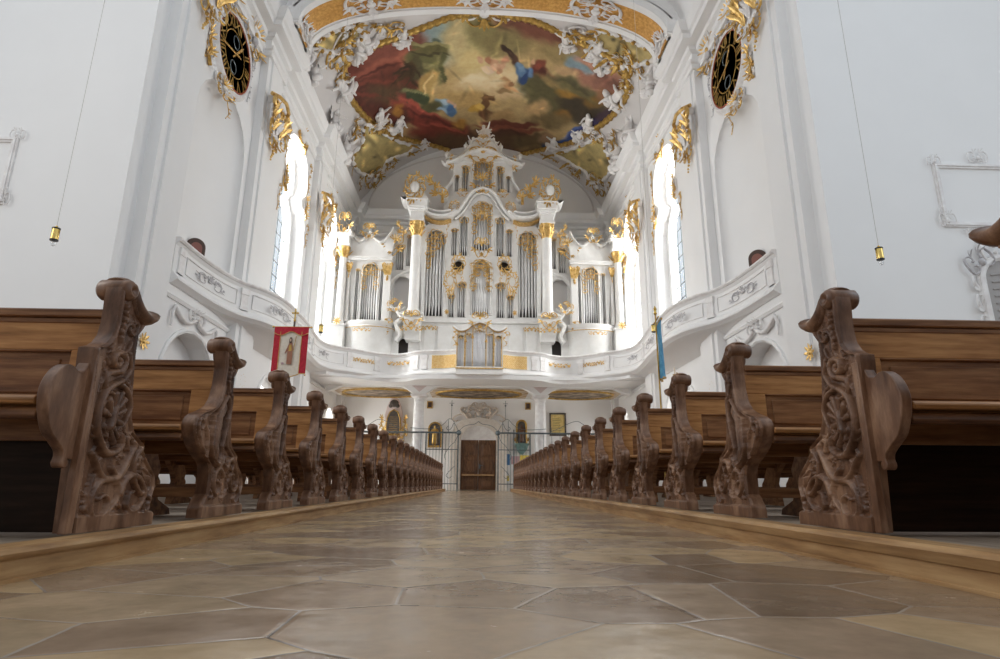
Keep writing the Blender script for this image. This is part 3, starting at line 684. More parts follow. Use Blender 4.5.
for s in (-1, 1):
    SC[s] = dict(first=pew_end_mesh(s, FRONT1, strokes_first(), 110, 330), std=pew_end_mesh(s, FRONT, strokes_std(), 104, 280), scroll=scroll_mesh(s), arm=arm_mesh(s))
ORD = ['first', 'second', 'third', 'fourth', 'fifth', 'sixth', 'seventh', 'eighth', 'ninth', 'tenth', 'eleventh', 'twelfth', 'thirteenth', 'fourteenth', 'fifteenth', 'sixteenth', 'seventeenth', 'eighteenth', 'nineteenth', 'twentieth', 'twenty-first', 'twenty-second', 'twenty-third', 'twenty-fourth']
def make_pew(s, first, L=5.4):
    e = empty('church_pew')
    end = link('pew_end', SC[s]['first' if first else 'std'], 'carved_wood', e)
    link('scroll_top', SC[s]['scroll'], 'carved_wood', end)
    if first: o = link('arm_rest', SC[s]['arm'], 'carved_wood', e); bevel(o, 0.006)
    for nm, m, b, bv in body_parts(s, L, first):
        o = b.build(nm, m, e, None)
        if bv: bevel(o, bv, 1)
    far = MB(); poly = [(float(interp(NFRONT, z)), z) for z in np.linspace(.12, 1.22, 28)] + [(float(interp(NBACK, z)), z) for z in np.linspace(1.22, .12, 28)]
    far.prism(poly, 'x', min(s * L, s * (L + .06)), max(s * L, s * (L + .06))); far.build('outer_end', 'pew_wood', e, None)
    return e
for s in (-1, 1):
    side = 'left' if s < 0 else 'right'; xf = -1.69 if s < 0 else 1.745; Y0 = 2.77; SP = 1.19
    first = make_pew(s, True); first.location = (xf, Y0, 0 if s < 0 else .018)
    tag(first, 'nearest pew %s of the aisle, with wide carved end board and plain curved arm rest' % side, 'pew', 'carved pews on the %s of the aisle' % side)
    std = make_pew(s, False); tr = tree_of(std)
    for i in range(1, NP):
        o = std if i == 1 else dup_fast(tr); o.location = (xf, Y0 + SP * i, 0 if s < 0 else .018)
        tag(o, 'carved brown pew with scrolled end, %s from the front, %s of the aisle' % (ORD[i], side), 'pew', 'carved pews on the %s of the aisle' % side)
# the desk in front of the right row: only the tip of its scroll reaches into the frame
e = empty('kneeling_desk', (1.82, 1.72, .018)); tag(e, 'dark wooden kneeling desk, only its rounded scroll tip showing at the right edge', 'kneeling desk')
b = MB(); b.prism([(-.12, .12), (.26, .12), (.26, .19), (.18, .24), (.16, .6), (.10, .9), (.10, 1.1), (.05, 1.21), (-.04, 1.21), (-.05, 1.0), (-.08, .6)], 'x', 0.0, .07); o = b.build('desk_end', 'carved_wood', e, None); bevel(o, .005)
k = link('scroll_top', SC[1]['scroll'], 'carved_wood', o); k.location = (0, -.02, 0.052); b = MB(); b.box(0, .07, -.07, .07, 1.19, 1.25); b.build('desk_block', 'carved_wood', o, None)
b = MB(); b.box(.07, 4.5, -.02, .02, .12, 1.10); b.box(.07, 4.5, -.16, .06, 1.08, 1.11); b.build('desk_board', 'pew_wood', e, None)
# ------------------------------------------------------------------ rocaille ornament
def uspiral(r0, r1, a0, turns, n=16):
    return [((r0 + (r1 - r0) * t) * math.cos(a0 + turns * 2 * PI * t), (r0 + (r1 - r0) * t) * math.sin(a0 + turns * 2 * PI * t)) for t in [i / (n - 1) for i in range(n)]]
def cscroll(b, cx, cz, R0, a, th, side=1, y=0.0, yb=0.04, n=5):
    # a C-scroll in the x-z plane: an open arc that curls in at both ends
    pts = []
    for t in np.linspace(-1, 1, 23):
        u = abs(t); rr = R0 * (1 if u < 0.55 else 1 - 0.62 * ((u - 0.55) / 0.45)); ang = a + side * (t * 1.55 + math.copysign(max(u - 0.55, 0) * 4.2, t))
        ox = cx + (R0 * 0.45 * math.cos(a + side * math.copysign(1.55, t)) if u > 0.55 else R0 * 0.45 * math.cos(a + side * math.copysign(1.55, t)) * (u / 0.55))
        oz = cz + (R0 * 0.45 * math.sin(a + side * math.copysign(1.55, t)) if u > 0.55 else R0 * 0.45 * math.sin(a + side * math.copysign(1.55, t)) * (u / 0.55))
        pts.append((ox + rr * math.cos(ang), y - yb * (1 - u), oz + rr * math.sin(ang)))
    m = len(pts); rad = [th * .82 * (0.45 + 0.55 * math.sin(PI * i / (m - 1))) for i in range(m)]
    b.tube(pts, rad, n)
    for q in (0, -1): b.ball(pts[q], th * 0.95, 6, 4)
def leaves(b, p, ang, k, L, W, spread=1.6, y=-0.02):
    for i in range(k):
        a = ang + spread * (i / (k - 1) - 0.5) if k > 1 else ang
        b.leaf((p[0], y, p[1]), (math.cos(a), -0.15, math.sin(a)), (0, -1, 0), L * (1 - 0.3 * abs(i / max(k - 1, 1) - 0.5)), W * .66, 0.35, n=4)
def flower(b, x, z, r, y=-0.03):
    for i in range(5):
        a = i * 2 * PI / 5; b.ball((x + r * 0.7 * math.cos(a), y, z + r * 0.7 * math.sin(a)), (r * 0.55, r * 0.3, r * 0.55), 5, 4)
    b.ball((x, y - r * .3, z), r * 0.4, 5, 4)
ORN = {}
def ornament(kind):
    # returns (gold mesh, white mesh) about one metre tall, facing -y
    if kind in ORN: return ORN[kind]
    g, w_ = MB(), MB()
    if kind == 'capital':                                # on a pilaster: a swelling bell, volutes at the sides, hanging foliage
        w_.prism([(-.34, .34), (.34, .34), (.42, .46), (.40, .52), (-.40, .52), (-.42, .46)], 'y', -.16, 0.0)
        w_.prism([(-.14, -.40), (.14, -.40), (.28, -.1), (.32, .34), (-.32, .34), (-.28, -.1)], 'y', -.11, 0.0)
        for s in (-1, 1): cscroll(w_, s * .30, .0, .20, 0 if s > 0 else PI, .045, 1, -.12); cscroll(g, s * .18, -.50, .12, PI if s > 0 else 0, .028, 1, -.08)
        for s in (-1, 1):
            g.tube([(s * (.36 + a), -.20, .30 + c) for a, c in uspiral(.16, .03, PI / 2, -s * 1.0 if False else -1.2)], [.045] * 16, 6) if s > 0 else g.tube([(-(.36 + a), -.20, .30 + c) for a, c in uspiral(.16, .03, PI / 2, -1.2)], [.045] * 16, 6)
            leaves(g, (s * .30, -.05), PI / 2 + s * -.2, 3, .42, .09, 1.0, -.14)
            leaves(g, (s * .36, .10), -PI / 2 + s * .5, 3, .36, .08, 1.2, -.14)
            cscroll(g, s * .34, -.28, .14, 0 if s > 0 else PI, .035, 1, -.14)
            leaves(w_, (s * .22, -.30), -PI / 2 + s * .4, 2, .30, .07, .8, -.10)
        for i in range(3): leaves(w_ if i == 1 else g, (-.20 + .20 * i, -.30), PI / 2, 3, .36, .08, .7, -.13)
        leaves(g, (0, -.40), -PI / 2, 3, .40, .08, .8, -.10); flower(g, 0, .22, .10, -.22); flower(w_, -.2, -.1, .07, -.16); flower(w_, .2, -.1, .07, -.16)
        g.tube([(-.5, -.12, .46), (-.3, -.24, .50), (0, -.28, .55), (.3, -.24, .50), (.5, -.12, .46)], .045, 6)
        for i in range(6): g.ball((.05 * math.sin(i), -.08, -.62 - .07 * i), .04 - .003 * i, 5, 4)
    elif kind == 'crest':                                # symmetrical crest: shell over two C-scrolls
        for s in (-1, 1):
            cscroll(w_, s * .26, .05, .24, 0 if s > 0 else PI, .05); cscroll(g, s * .20, .34, .15, (0.6 if s > 0 else PI - .6), .038)
            leaves(g, (s * .34, -.05), (-.5 if s > 0 else PI + .5), 3, .30, .07); leaves(w_, (s * .14, .30), (1.1 if s > 0 else PI - 1.1), 3, .30, .06)
            cscroll(g, s * .16, -.26, .15, (-.4 if s > 0 else PI + .4), .035)
        for i in range(7):
            a = PI * (i + .5) / 7; g.leaf((.04 * math.cos(a), -.05, .22), (math.cos(a), -.2, math.sin(a)), (0, -1, 0), .32, .034, .3, n=4)
        g.ball((0, -.08, .16), (.06, .05, .08), 8, 6); w_.ball((0, -.07, -.02), (.10, .07, .13), 8, 6); leaves(g, (0, -.2), -PI / 2, 3, .34, .06, .7)
    elif kind == 'ring':                                 # an open wreath of scrolls round a pale shell
        for i in range(9):
            a = 2 * PI * i / 9; cscroll(g, .30 * math.cos(a), .30 * math.sin(a), .12, a + .5, .034)
            if i % 2: leaves(g, (.36 * math.cos(a), .36 * math.sin(a)), a + .6, 2, .22, .06, .9)
        w_.ball((0, -.03, 0), (.17, .07, .2), 10, 7); leaves(g, (-.06, -.34), -PI / 2 - .3, 3, .4, .07, 1.0); leaves(g, (.1, .36), PI / 2, 2, .26, .06, .7); cscroll(g, .14, -.46, .13, 0, .03)
    elif kind == 'drop':                                 # hanging garland
        for i in range(9):
            x = .07 * math.sin(i * 1.3); z = .5 - .125 * i; k = 1 - .06 * i
            leaves(g if i % 2 else w_, (x, z), -PI / 2 + (.8 if i % 2 else -.8), 2, .17 * k, .045 * k, 1.2)
            if i % 3 == 0: flower(g, x, z, .055 * k)
        g.tube([(.07 * math.sin(i * .65), 0, .5 - .0625 * i) for i in range(17)], .014, 5)
        cscroll(g, .08, .42, .12, .3, .025); cscroll(w_, -.06, .25, .12, PI - .3, .025)
    elif kind == 'sprig':                                # low horizontal spray of scrolls and flowers
        for s in (-1, 1):
            g.tube([(s * x, -.02, z) for x, z in [(0, 0), (.12, .07), (.25, .04), (.36, -.05), (.46, -.02), (.50, .05), (.45, .09)]], [.022, .022, .02, .018, .016, .012, .010], 5)
            for x, z in ((.12, .07), (.28, .02), (.40, -.05)): leaves(g, (s * x, z), PI / 2 * (1 if x < .2 else -1), 2, .11, .03, 1.6)
            flower(g, s * .22, -.06, .045); flower(g, s * .36, .06, .038)
        flower(g, 0, 0, .065)
        w_.ball((0, -.02, -.09), .03, 5, 4)
    elif kind == 'bough':                                # asymmetrical rising spray
        g.tube([(x, -.05, z) for x, z in [(-.1, -.5), (.06, -.28), (-.05, -.02), (.10, .22), (.02, .46), (-.08, .52)]], [.05, .045, .04, .035, .025, .015], 6)
        for x, z, a in ((.05, -.3, .4), (-.05, -.1, 2.6), (.03, .08, .3), (.10, .24, 2.3), (.05, .42, 1.0)): leaves(g, (x, z), a, 3, .28, .06, 1.2)
        for x, z, a in ((-.08, -.42, 2.9), (.06, -.18, -.4), (-.02, .15, 2.8)): leaves(w_, (x, z), a, 3, .26, .06, 1.4)
        cscroll(w_, -.08, .0, .20, PI, .035); cscroll(g, .12, -.2, .15, 0, .03); flower(w_, .08, .30, .07); flower(g, -.1, -.1, .07)
    elif kind == 'rosette':
        for i in range(8):
            a = PI * i / 4; g.leaf((0, 0, 0), (math.cos(a), -.05, math.sin(a)), (0, -1, 0), .46, .10, .15, n=4)
        g.ball((0, -.03, 0), (.13, .06, .13), 8, 5)
    elif kind == 'relief':                               # low stucco trophy
        for s in (-1, 1):
            cscroll(w_, s * .20, .02, .13, 0 if s > 0 else PI, .022); leaves(w_, (s * .12, .05), PI / 2 - s * .8, 3, .16, .035); leaves(w_, (s * .3, -.06), -PI / 2 + s * .9, 3, .16, .035)
            w_.tube([(s * x, -.01, z) for x, z in [(.04, .1), (.2, .16), (.33, .08), (.44, .12)]], .014, 5); flower(w_, s * .42, .0, .035)
        flower(w_, 0, .04, .06); leaves(w_, (0, .08), PI / 2, 3, .18, .04, .9)
    ORN[kind] = (g.mesh('gilding', 50) if g.v else None, w_.mesh('stucco', 50) if w_.v else None)
    return ORN[kind]
def place_ornament(kind, loc, rot, sc3, name, label=None, cat='ornament', group=None, gold='gold', white='stucco', parent=None):
    g, w_ = ornament(kind); key = (kind, gold, white)
    if key not in ORN:
        a, b = (g.copy() if g else None), (w_.copy() if w_ else None)
        if a: a.materials.append(M[gold])
        if b: b.materials.append(M[white])
        ORN[key] = (a, b)
    g, w_ = ORN[key]
    e = bpy.data.objects.new(name, None); C.objects.link(e)
    if isinstance(rot, Matrix): e.matrix_world = Matrix.Translation(loc) @ rot.to_4x4() @ Matrix.Diagonal((*sc3, 1))
    else: e.location = loc; e.rotation_euler = rot; e.scale = sc3
    if parent is not None: e.parent = parent
    for nm, me in (('gilding', g), ('stucco', w_)):
        if me: o = bpy.data.objects.new(nm, me); C.objects.link(o); o.parent = e
    if label: tag(e, label, cat, group)
    return e
def orn_part(kind, loc, rz, sc3, name, parent, which='g', m='gold'):
    # a single-material ornament that is a part of a bigger thing
    me = ornament(kind)[0 if which == 'g' else 1]; key = ('p', kind, which, m)
    if key not in ORN: c = me.copy(); c.materials.append(M[m]); ORN[key] = c
    o = bpy.data.objects.new(name, ORN[key]); C.objects.link(o); o.location = loc; o.rotation_euler = rz if hasattr(rz, '__len__') else (0, 0, rz); o.scale = sc3; o.parent = parent
    return o

# ------------------------------------------------------------------ the gallery: parapet curving along both walls and across the west end
HL = [(-8.06, 14.9), (-8.06, 16.2), (-7.98, 17.4), (-7.75, 18.4), (-7.3, 19.2), (-7.02, 20.2), (-6.98, 21.6), (-7.05, 23.4), (-7.25, 25.4), (-7.28, 26.6), (-6.95, 27.5), (-6.2, 28.1), (-5.3, 28.9), (-4.4, 29.3), (-3.6, 29.05), (-3.1, 28.55), (-2.5, 28.35), (-1.7, 28.25), (-1.1, 28.0), (0, 27.95)]
GP = [(p[0], p[1]) for p in smoothpath([(a, b, 0) for a, b in HL], 4)]
GPATH = GP + [(-x, y) for x, y in GP[::-1][1:]]
gal = empty('gallery', (0, 28, 5.2)); tag(gal, 'white curving gallery with panelled parapet running along both walls below the organ', 'gallery')
def gal_build(b, name, m, smooth=40):
    b.v = [(x, y - 28, z - 5.2) for x, y, z in b.v]; return b.build(name, m, gal, smooth)
pp = [(-.20, 5.36), (.02, 5.36), (.10, 5.42), (.17, 5.46), (.17, 5.52), (.10, 5.58), (.04, 5.66), (.0, 5.70), (0, 6.42), (.03, 6.46), (.06, 6.52), (-.20, 6.52)]
b = MB(); b.sweep(GPATH, pp, flip=True); gal_build(b, 'parapet', 'plaster', 30)
b = MB(); b.sweep(GPATH, [(-.24, 6.52), (.09, 6.52), (.13, 6.57), (.13, 6.61), (.08, 6.64), (-.24, 6.64)], flip=True); gal_build(b, 'handrail', 'stucco', 30)
b = MB(); poly = [(-8.3, 14.9)] + [(x * .985, y) for x, y in GPATH] + [(8.3, 14.9), (8.3, 34.8), (-8.3, 34.8)]
poly = [(x, y) for x, y in GPATH]
vs = [(x, y, 5.38) for x, y in GPATH]; n = len(vs); hs = n // 2
inner = [((-8.3 if i <= hs else 8.3), max(min(GPATH[i][1], 34.8), 14.9), 5.38) for i in range(n)]
b2 = MB(); fs = []
for i in range(n - 1):
    if GPATH[i][1] < 27.2 and GPATH[i + 1][1] < 27.3: b2.add([vs[i], vs[i + 1], inner[i + 1], inner[i]] + [(p[0], p[1], 5.42) for p in (vs[i], vs[i + 1], inner[i + 1], inner[i])], [(0, 1, 2, 3), (4, 5, 6, 7), (0, 1, 5, 4), (1, 2, 6, 5), (2, 3, 7, 6), (3, 0, 4, 7)])
west = [(x, y) for x, y in GPATH if y >= 27.2]
b2.prism([(x, y) for x, y in west] + [(8.25, 27.2), (8.25, 34.8), (-8.25, 34.8), (-8.25, 27.2)], 'z', 5.22, 5.40)
gal_build(b2, 'floor_slab', 'plaster', None)
# coved underside beside the walls
b = MB(); secs = []
for i, (x, y) in enumerate(GPATH):
    s = -1 if i <= hs else 1; wx = s * 8.09
    d = abs(wx - x); t = np.linspace(0, 1, 7)
    secs.append([(x + (wx - x) * q, y, 5.37 - (0.42 if y < 27.3 else .18) * (1 - math.cos(q * PI / 2)) * min(d, 1.0)) for q in t])
for i in range(n - 1):
    if GPATH[i][1] < 28.2 and GPATH[i + 1][1] < 28.2:
        A, B = secs[i], secs[i + 1]; b.add(A + B, [(k, k + 1, 7 + k + 1, 7 + k) for k in range(6)])
gal_build(b, 'soffit', 'plaster', 60)
# pilaster strips, panel frames and stucco reliefs on the parapet
cum = [0]
for i in range(1, n): cum.append(cum[-1] + math.dist(GPATH[i], GPATH[i - 1]))
TOT = cum[-1]
def at_s(s_):
    s_ = min(max(s_, 0), TOT); k = max(i for i in range(n) if cum[i] <= s_ + 1e-9); k = min(k, n - 2); t = (s_ - cum[k]) / max(cum[k + 1] - cum[k], 1e-9)
    p = Vector(GPATH[k]).lerp(Vector(GPATH[k + 1]), t); d = (Vector(GPATH[k + 1]) - Vector(GPATH[k])).normalized(); nn = Vector((d.y, -d.x)); return p, d, nn
def gp(s_, out, z): p, d, nn = at_s(s_); return (p.x + nn.x * out, p.y + nn.y * out, z)
half = TOT / 2
def s_of(y=None, x=None):       # arc length on the left half
    for i in range(hs + 1):
        if y is not None and GPATH[i][1] >= y: return cum[i]
        if x is not None and GPATH[i][0] >= x and GPATH[i][1] > 27: return cum[i]
stat = [0.35, s_of(y=18.6), s_of(y=21.9), s_of(y=25.2), s_of(y=28.0), s_of(x=-5.15), s_of(x=-3.1), s_of(x=-2.75)]
for q in stat + [TOT - v for v in stat]:
    b = MB()
    for dz0, dz1, hw, o in ((5.70, 6.42, .13, .045), (6.22, 6.42, .16, .07), (5.70, 5.80, .16, .06)):
        P0 = [gp(q - hw, 0, dz0), gp(q + hw, 0, dz0), gp(q + hw, o, dz0), gp(q - hw, o, dz0)]; b.add(P0 + [(a, c, dz1) for a, c, _ in P0], [(0, 1, 2, 3), (4, 5, 6, 7), (0, 1, 5, 4), (1, 2, 6, 5), (2, 3, 7, 6), (3, 0, 4, 7)])
    gal_build(b, 'parapet_pilaster', 'stucco', None)
panels = [(stat[0], stat[1]), (stat[1], stat[2]), (stat[2], stat[3]), (stat[3], stat[4]), (stat[4], stat[5]), (stat[5], stat[6])]
for mirror in (0, 1):
    for k, (a, c) in enumerate(panels):
        a2, c2 = a + .32, c - .32
        if c2 - a2 < .4: continue
        mm = (lambda s_: TOT - s_) if mirror else (lambda s_: s_)
        b = MB(); pts = []
        if k >= 4: a2, c2 = a + .14, c - .14
        for t in np.linspace(a2, c2, 14): pts.append(gp(mm(t), .012, 6.30))
        for t in np.linspace(c2, a2, 14): pts.append(gp(mm(t), .012, 5.82))
        b.tube(pts, .022, 6, closed=True)
        if k < 4: gal_build(b, 'panel_frame', 'stucco', 60)
        mid = mm((a2 + c2) / 2); p, d, nn = at_s(mid); rz = math.atan2(nn.y, nn.x) + PI / 2
        wdt = min((c2 - a2) * .85, 1.9)
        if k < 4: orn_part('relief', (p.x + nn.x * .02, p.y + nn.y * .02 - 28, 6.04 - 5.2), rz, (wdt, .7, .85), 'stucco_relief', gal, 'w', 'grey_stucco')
        else:
            for dd in (-.26, .26):
                p2, d2, n2 = at_s(mid + dd * (c2 - a2)); orn_part('sprig', (p2.x + n2.x * .02, p2.y + n2.y * .02 - 28, 6.12 - 5.2), rz, (wdt * .66, .8, .95), 'gilt_spray', gal)
            continue
            orn_part('sprig', (p.x + nn.x * .02, p.y + nn.y * .02 - 28, 6.10 - 5.2), rz, (wdt * 1.15, .8, 1.05), 'gilt_spray', gal)
# gilt lattice panels beside the small organ
for s in (-1, 1):
    b = MB(); sa = s_of(x=-2.35); sb_ = s_of(x=-1.15); pts = np.linspace(sa, sb_, 8)
    vsx = []
    for t in pts:
        tt = t if s < 0 else TOT - t
        for o in (.012, .03):
            for z in (5.74, 6.38): vsx.append(gp(tt, o, z))
    fs = []
    for i in range(7):
        a = i * 4; fs += [(a, a + 4, a + 5, a + 1), (a + 2, a + 3, a + 7, a + 6), (a, a + 2, a + 6, a + 4), (a + 1, a + 5, a + 7, a + 3)]
    fs += [(0, 1, 3, 2), (28, 30, 31, 29)]
    b.add(vsx, fs)
    L = sb_ - sa
    for k in range(-6, 22):
        z0 = 5.74
        for dr in (1, -1):
            q = []
            for z in np.linspace(5.74, 6.38, 6):
                t = k * .11 + dr * (z - 5.74) * 1.0
                if 0 <= t <= L: q.append(gp(sa + t if s < 0 else TOT - sa - t, .036, z))
            if len(q) > 1 and dr > 0: b.tube(q, .013, 4)
    gal_build(b, 'gilt_lattice', 'ochre_lattice', 40)

# ------------------------------------------------------------------ beam, columns and west wall under the gallery
CX, CY = 3.12, 30.6
lo = [(-7.85, 5.45)]
def br(cx, w_=1.1, zt=5.2, zb=4.78, hw=.30):
    return [(cx - w_, zt), (cx - w_ * .8, zt - .04), (cx - w_ * .62, zt - .13), (cx - hw - .05, zb + .06), (cx - hw, zb), (cx + hw, zb), (cx + hw + .05, zb + .06), (cx + w_ * .62, zt - .13), (cx + w_ * .8, zt - .04), (cx + w_, zt)]
poly = [(-7.85, 5.5), (-7.85, 4.9), (-7.5, 4.98), (-7.2, 5.12), (-7.0, 5.2)] + br(-CX + .06) + br(CX + .06) + [(7.0, 5.2), (7.2, 5.12), (7.5, 4.98), (7.85, 4.9), (7.85, 5.5)]
b = MB(); b.prism(poly[::-1], 'y', CY - .22, CY + .22)
b.box(-7.85, 7.85, CY - .27, CY - .22, 5.28, 5.36)
struct(b.build('trim_%d' % tn, 'plaster', smooth=None)); tn += 1
for s in (-1, 1):
    b = MB(); b.prism([(s * CX - .60, 5.40), (s * CX + .60, 5.40), (s * CX + .30, 5.16), (s * CX, 4.90), (s * CX - .30, 5.16)], 'y', CY - .245, CY - .215); b.v = [(x + .06, y, z) for x, y, z in b.v]; struct(b.build('trim_%d' % tn, 'pink_stucco', smooth=None)); tn += 1
    e = empty('column', (s * CX + .06, CY, 0)); tag(e, 'white round stone column holding up the organ gallery, %s of the door' % ('left' if s < 0 else 'right'), 'column', 'columns under the organ gallery')
    b = MB(); b.box(-.38, .38, -.38, .38, 0, .35); b.lathe([(.37, .35), (.39, .40), (.37, .46), (.32, .50), (.33, .55), (.29, .60)], n=28); b.build('base', 'stucco', e)
    b = MB(); b.lathe([(.285, .60), (.29, 1.6), (.28, 3.2), (.255, 4.45)], n=28); b.build('shaft', 'stucco', e)
    b = MB(); b.lathe([(.255, 4.45), (.28, 4.47), (.28, 4.50), (.26, 4.52), (.27, 4.60), (.34, 4.66)], n=28); b.box(-.40, .40, -.40, .40, 4.66, 4.72); b.box(-.43, .43, -.43, .43, 4.72, 4.78); b.build('capital', 'stucco', e)
# gallery ceiling pictures
for cx, rx in ((-5.4, 2.05), (0, 2.35), (5.4, 2.05)):
    nm = {-5.4: 'left', 0: 'middle', 5.4: 'right'}[cx]
    e = empty('ceiling_painting', (cx, 32.7, 5.2)); tag(e, 'dark oval ceiling painting under the organ gallery, %s one of three' % nm, 'painting', 'oval paintings under the gallery')
    b = MB(); pts = [(rx * math.cos(a), 1.55 * math.sin(a)) for a in np.linspace(0, 2 * PI, 49)[:-1]]; b.prism(pts, 'z', -.03, -.002); b.build('canvas', 'under_painting', e, None)
    b = MB(); b.tube([(x, y, -.035) for x, y in pts], .07, 6, closed=True); b.build('gilt_frame', 'old_gold', e)
    b = MB(); b.prism([(-rx - .35, -1.75), (rx + .35, -1.75), (rx + .35, 1.8), (-rx - .35, 1.8)], 'z', -.012, -.001); b.build('painted_border', 'ochre_border', e, None)
# doorway: stone surround with round fanlight field, dark double door
d1 = empty('door_1', (0.02, 34.8, 0)); struct(d1)
b = MB(); me = plate([[(-1.62, 0), (-1.02, 0), *arch(-1.02, 1.02, 0, 3.62, .78)[2:][::-1], (1.02, 0), (1.62, 0), (1.62, 3.1), (1.35, 3.6), (.95, 3.95), (0, 4.1), (-.95, 3.95), (-1.35, 3.6), (-1.62, 3.1)]], .22)
b.absorb(me, Matrix.Translation((0, -.22, 0)) @ XZ_Y)
for s in (-1, 1): b.box(min(s * 1.28, s * 1.62), max(s * 1.28, s * 1.62), -.32, -.2, 0, 3.05); b.box(min(s * 1.2, s * 1.7), max(s * 1.2, s * 1.7), -.34, -.2, 3.05, 3.2); b.box(min(s * 1.2, s * 1.68), max(s * 1.2, s * 1.68), -.34, -.2, 0, .3)
b.build('surround', 'sandstone', d1, None)
b = MB(); b.box(-1.02, 1.02, -.06, -.01, 2.84, 3.62); b.box(-1.02, 1.02, -.10, -.01, 2.80, 2.88); b.build('fanlight_panel', 'stucco', d1, None)
for s in (-1, 1):
    leaf = MB(); x0, x1 = (0.01, 1.0)
    leaf.box(min(s * x0, s * x1), max(s * x0, s * x1), -.07, -.02, 0.02, 2.80)
    for z0, z1 in ((.10, .62), (.95, 1.72), (1.86, 2.62)):
        for q in (0, .05, .10):
            leaf.box(min(s * (.16 + q), s * (.88 - q)), max(s * (.16 + q), s * (.88 - q)), -.085 - q * .5, -.06, z0 + q, z1 - q)
    leaf.box(min(s * x0, s * .06), max(s * x0, s * .06), -.10, -.06, .1, 2.8)
    o = leaf.build('door_leaf', 'door_wood', d1, None); bevel(o, .01, 1)
    if s > 0: k = MB(); k.box(.05, .12, -.13, -.07, 1.2, 1.45); k.box(.05, .25, -.16, -.13, 1.36, 1.39); k.build('door_handle', 'iron', o, None)
b = MB(); b.box(-.92, .92, -.30, -.12, .80, .88); b.build('push_bar', 'kerb_wood', d1, None)
# stucco cartouche above the door
e = place_ornament('crest', (0.02, 34.74, 4.35), (0, 0, 0), (1.3, 1.2, 1.15), 'overdoor_ornament', 'pale sandstone scrollwork above the dark double door', 'ornament', gold='ornament_stone', white='ornament_stone')
for s in (-1, 1):
    b = MB()
    for pts, th in (([(.1, -.5), (.35, -.42), (.62, -.30), (.85, -.05), (1.05, .12), (1.0, .28), (.82, .25), (.84, .12)], .07), ([(.12, .0), (.2, .3), (.42, .42), (.62, .30), (.55, .12), (.42, .18)], .055), ([(1.0, -.1), (1.25, -.12), (1.5, -.35), (1.35, -.48), (1.2, -.40)], .05)):
        q = smoothpath([(x, z, 0) for x, z in pts], 5); b.tube([(s * v.x / 1.3, -.03, v.y / 1.15) for v in q], [th * (1 - .5 * abs(2 * i / len(q) - 1)) for i in range(len(q))], 7)
    b.build('big_scroll', 'ornament_stone', e, 60)
# ------------------------------------------------------------------ the great organ on the west gallery
OY = 31.0
def O(X, Y, y=OY):                                      # X, Y measured on an enlargement of the organ (2.637 times, from 330, 120)
    p = P(480.5 - (397 - X) / 2.637, 120 + Y / 2.637, y=y); return (p.x - 0.03, p.z)
def OP(u, v, y=OY): p = P(u, v, y=y); return (p.x - 0.03, p.z)
org = empty('pipe_organ', (0.03, OY, 5.4)); tag(org, 'monumental white and gold baroque pipe organ on the west gallery', 'organ')
def ob(b, name, m, smooth=40, parent=None):
    b.v = [(x, y - OY, z - 5.4) for x, y, z in b.v]; return b.build(name, m, parent or org, smooth)
def mir(pts): return pts + [(-x, z) for x, z in pts[::-1]]
def hole_arch(xa, ya, xb, yb, rise=.5, both=True):      # corner pixels -> arch loop, mirrored copy too
    x0, z0 = O(xa, yb); x1, _ = O(xb, yb); _, z1 = O((xa + xb) / 2, ya)
    L = arch(x0, x1, z0, z1, min(rise * (x1 - x0), (z1 - z0) * .6)); out = [L]
    if both: out.append([(-x, z) for x, z in L])
    return out
FIELDS = []                                             # x0, x1, z0, z1, rise, depth plane, number of pipes, tin, tracery drop
def field(xa, ya, xb, yb, n, y=OY, rise=.5, tin='pipe_tin', drop=.35, both=True, k=2):
    x0, z0 = O(xa, yb); x1, _ = O(xb, yb); _, z1 = O((xa + xb) / 2, ya)
    FIELDS.append((x0, x1, z0, z1, rise, y, n, tin, drop, k))
    if both: FIELDS.append((-x1, -x0, z0, z1, rise, y, n, tin, drop, k))
def case(outline_px, holes, y, depth, name, mirror=True):
    L = [O(*p) for p in outline_px]
    if mirror: L = mir(L)
    me = plate([L] + holes, depth); b = MB(); b.absorb(me, Matrix.Translation((0, y, 0)) @ XZ_Y); return ob(b, name, 'lacquer_white', None)
# centre
H = hole_arch(246, 292, 299, 520, .6) + hole_arch(371, 216, 423, 346, .5, False) + hole_arch(368, 369, 422, 516, .5, False) + hole_arch(316, 288, 333, 360) + hole_arch(337, 256, 361, 360, .8) + hole_arch(309, 462, 328, 522) + hole_arch(333, 428, 357, 522, .8)
for s in (-1, 1):
    c = O(337, 386); r1 = O(352, 386)[0] - c[0]; H.append([(s * (c[0] + r1 * math.cos(a)), c[1] + r1 * 1.15 * math.sin(a)) for a in np.linspace(0, 2 * PI, 21)[:-1]])
case([(397, 530), (238, 530), (238, 300), (243, 284), (262, 276), (300, 279), (314, 266), (335, 252), (352, 236), (366, 214), (380, 200), (397, 193)], H, OY, .30, 'centre_case')
field(246, 292, 299, 520, 6, rise=.6, drop=.62, k=4); field(371, 216, 423, 346, 7, drop=.9); field(368, 369, 422, 516, 9, drop=.8, k=2)
field(316, 288, 333, 360, 3, drop=.4, k=1); field(337, 256, 361, 360, 4, rise=.8, drop=.6, k=1); field(309, 462, 328, 522, 3, drop=.35, k=1); field(333, 428, 357, 522, 4, rise=.8, drop=.45, k=1)
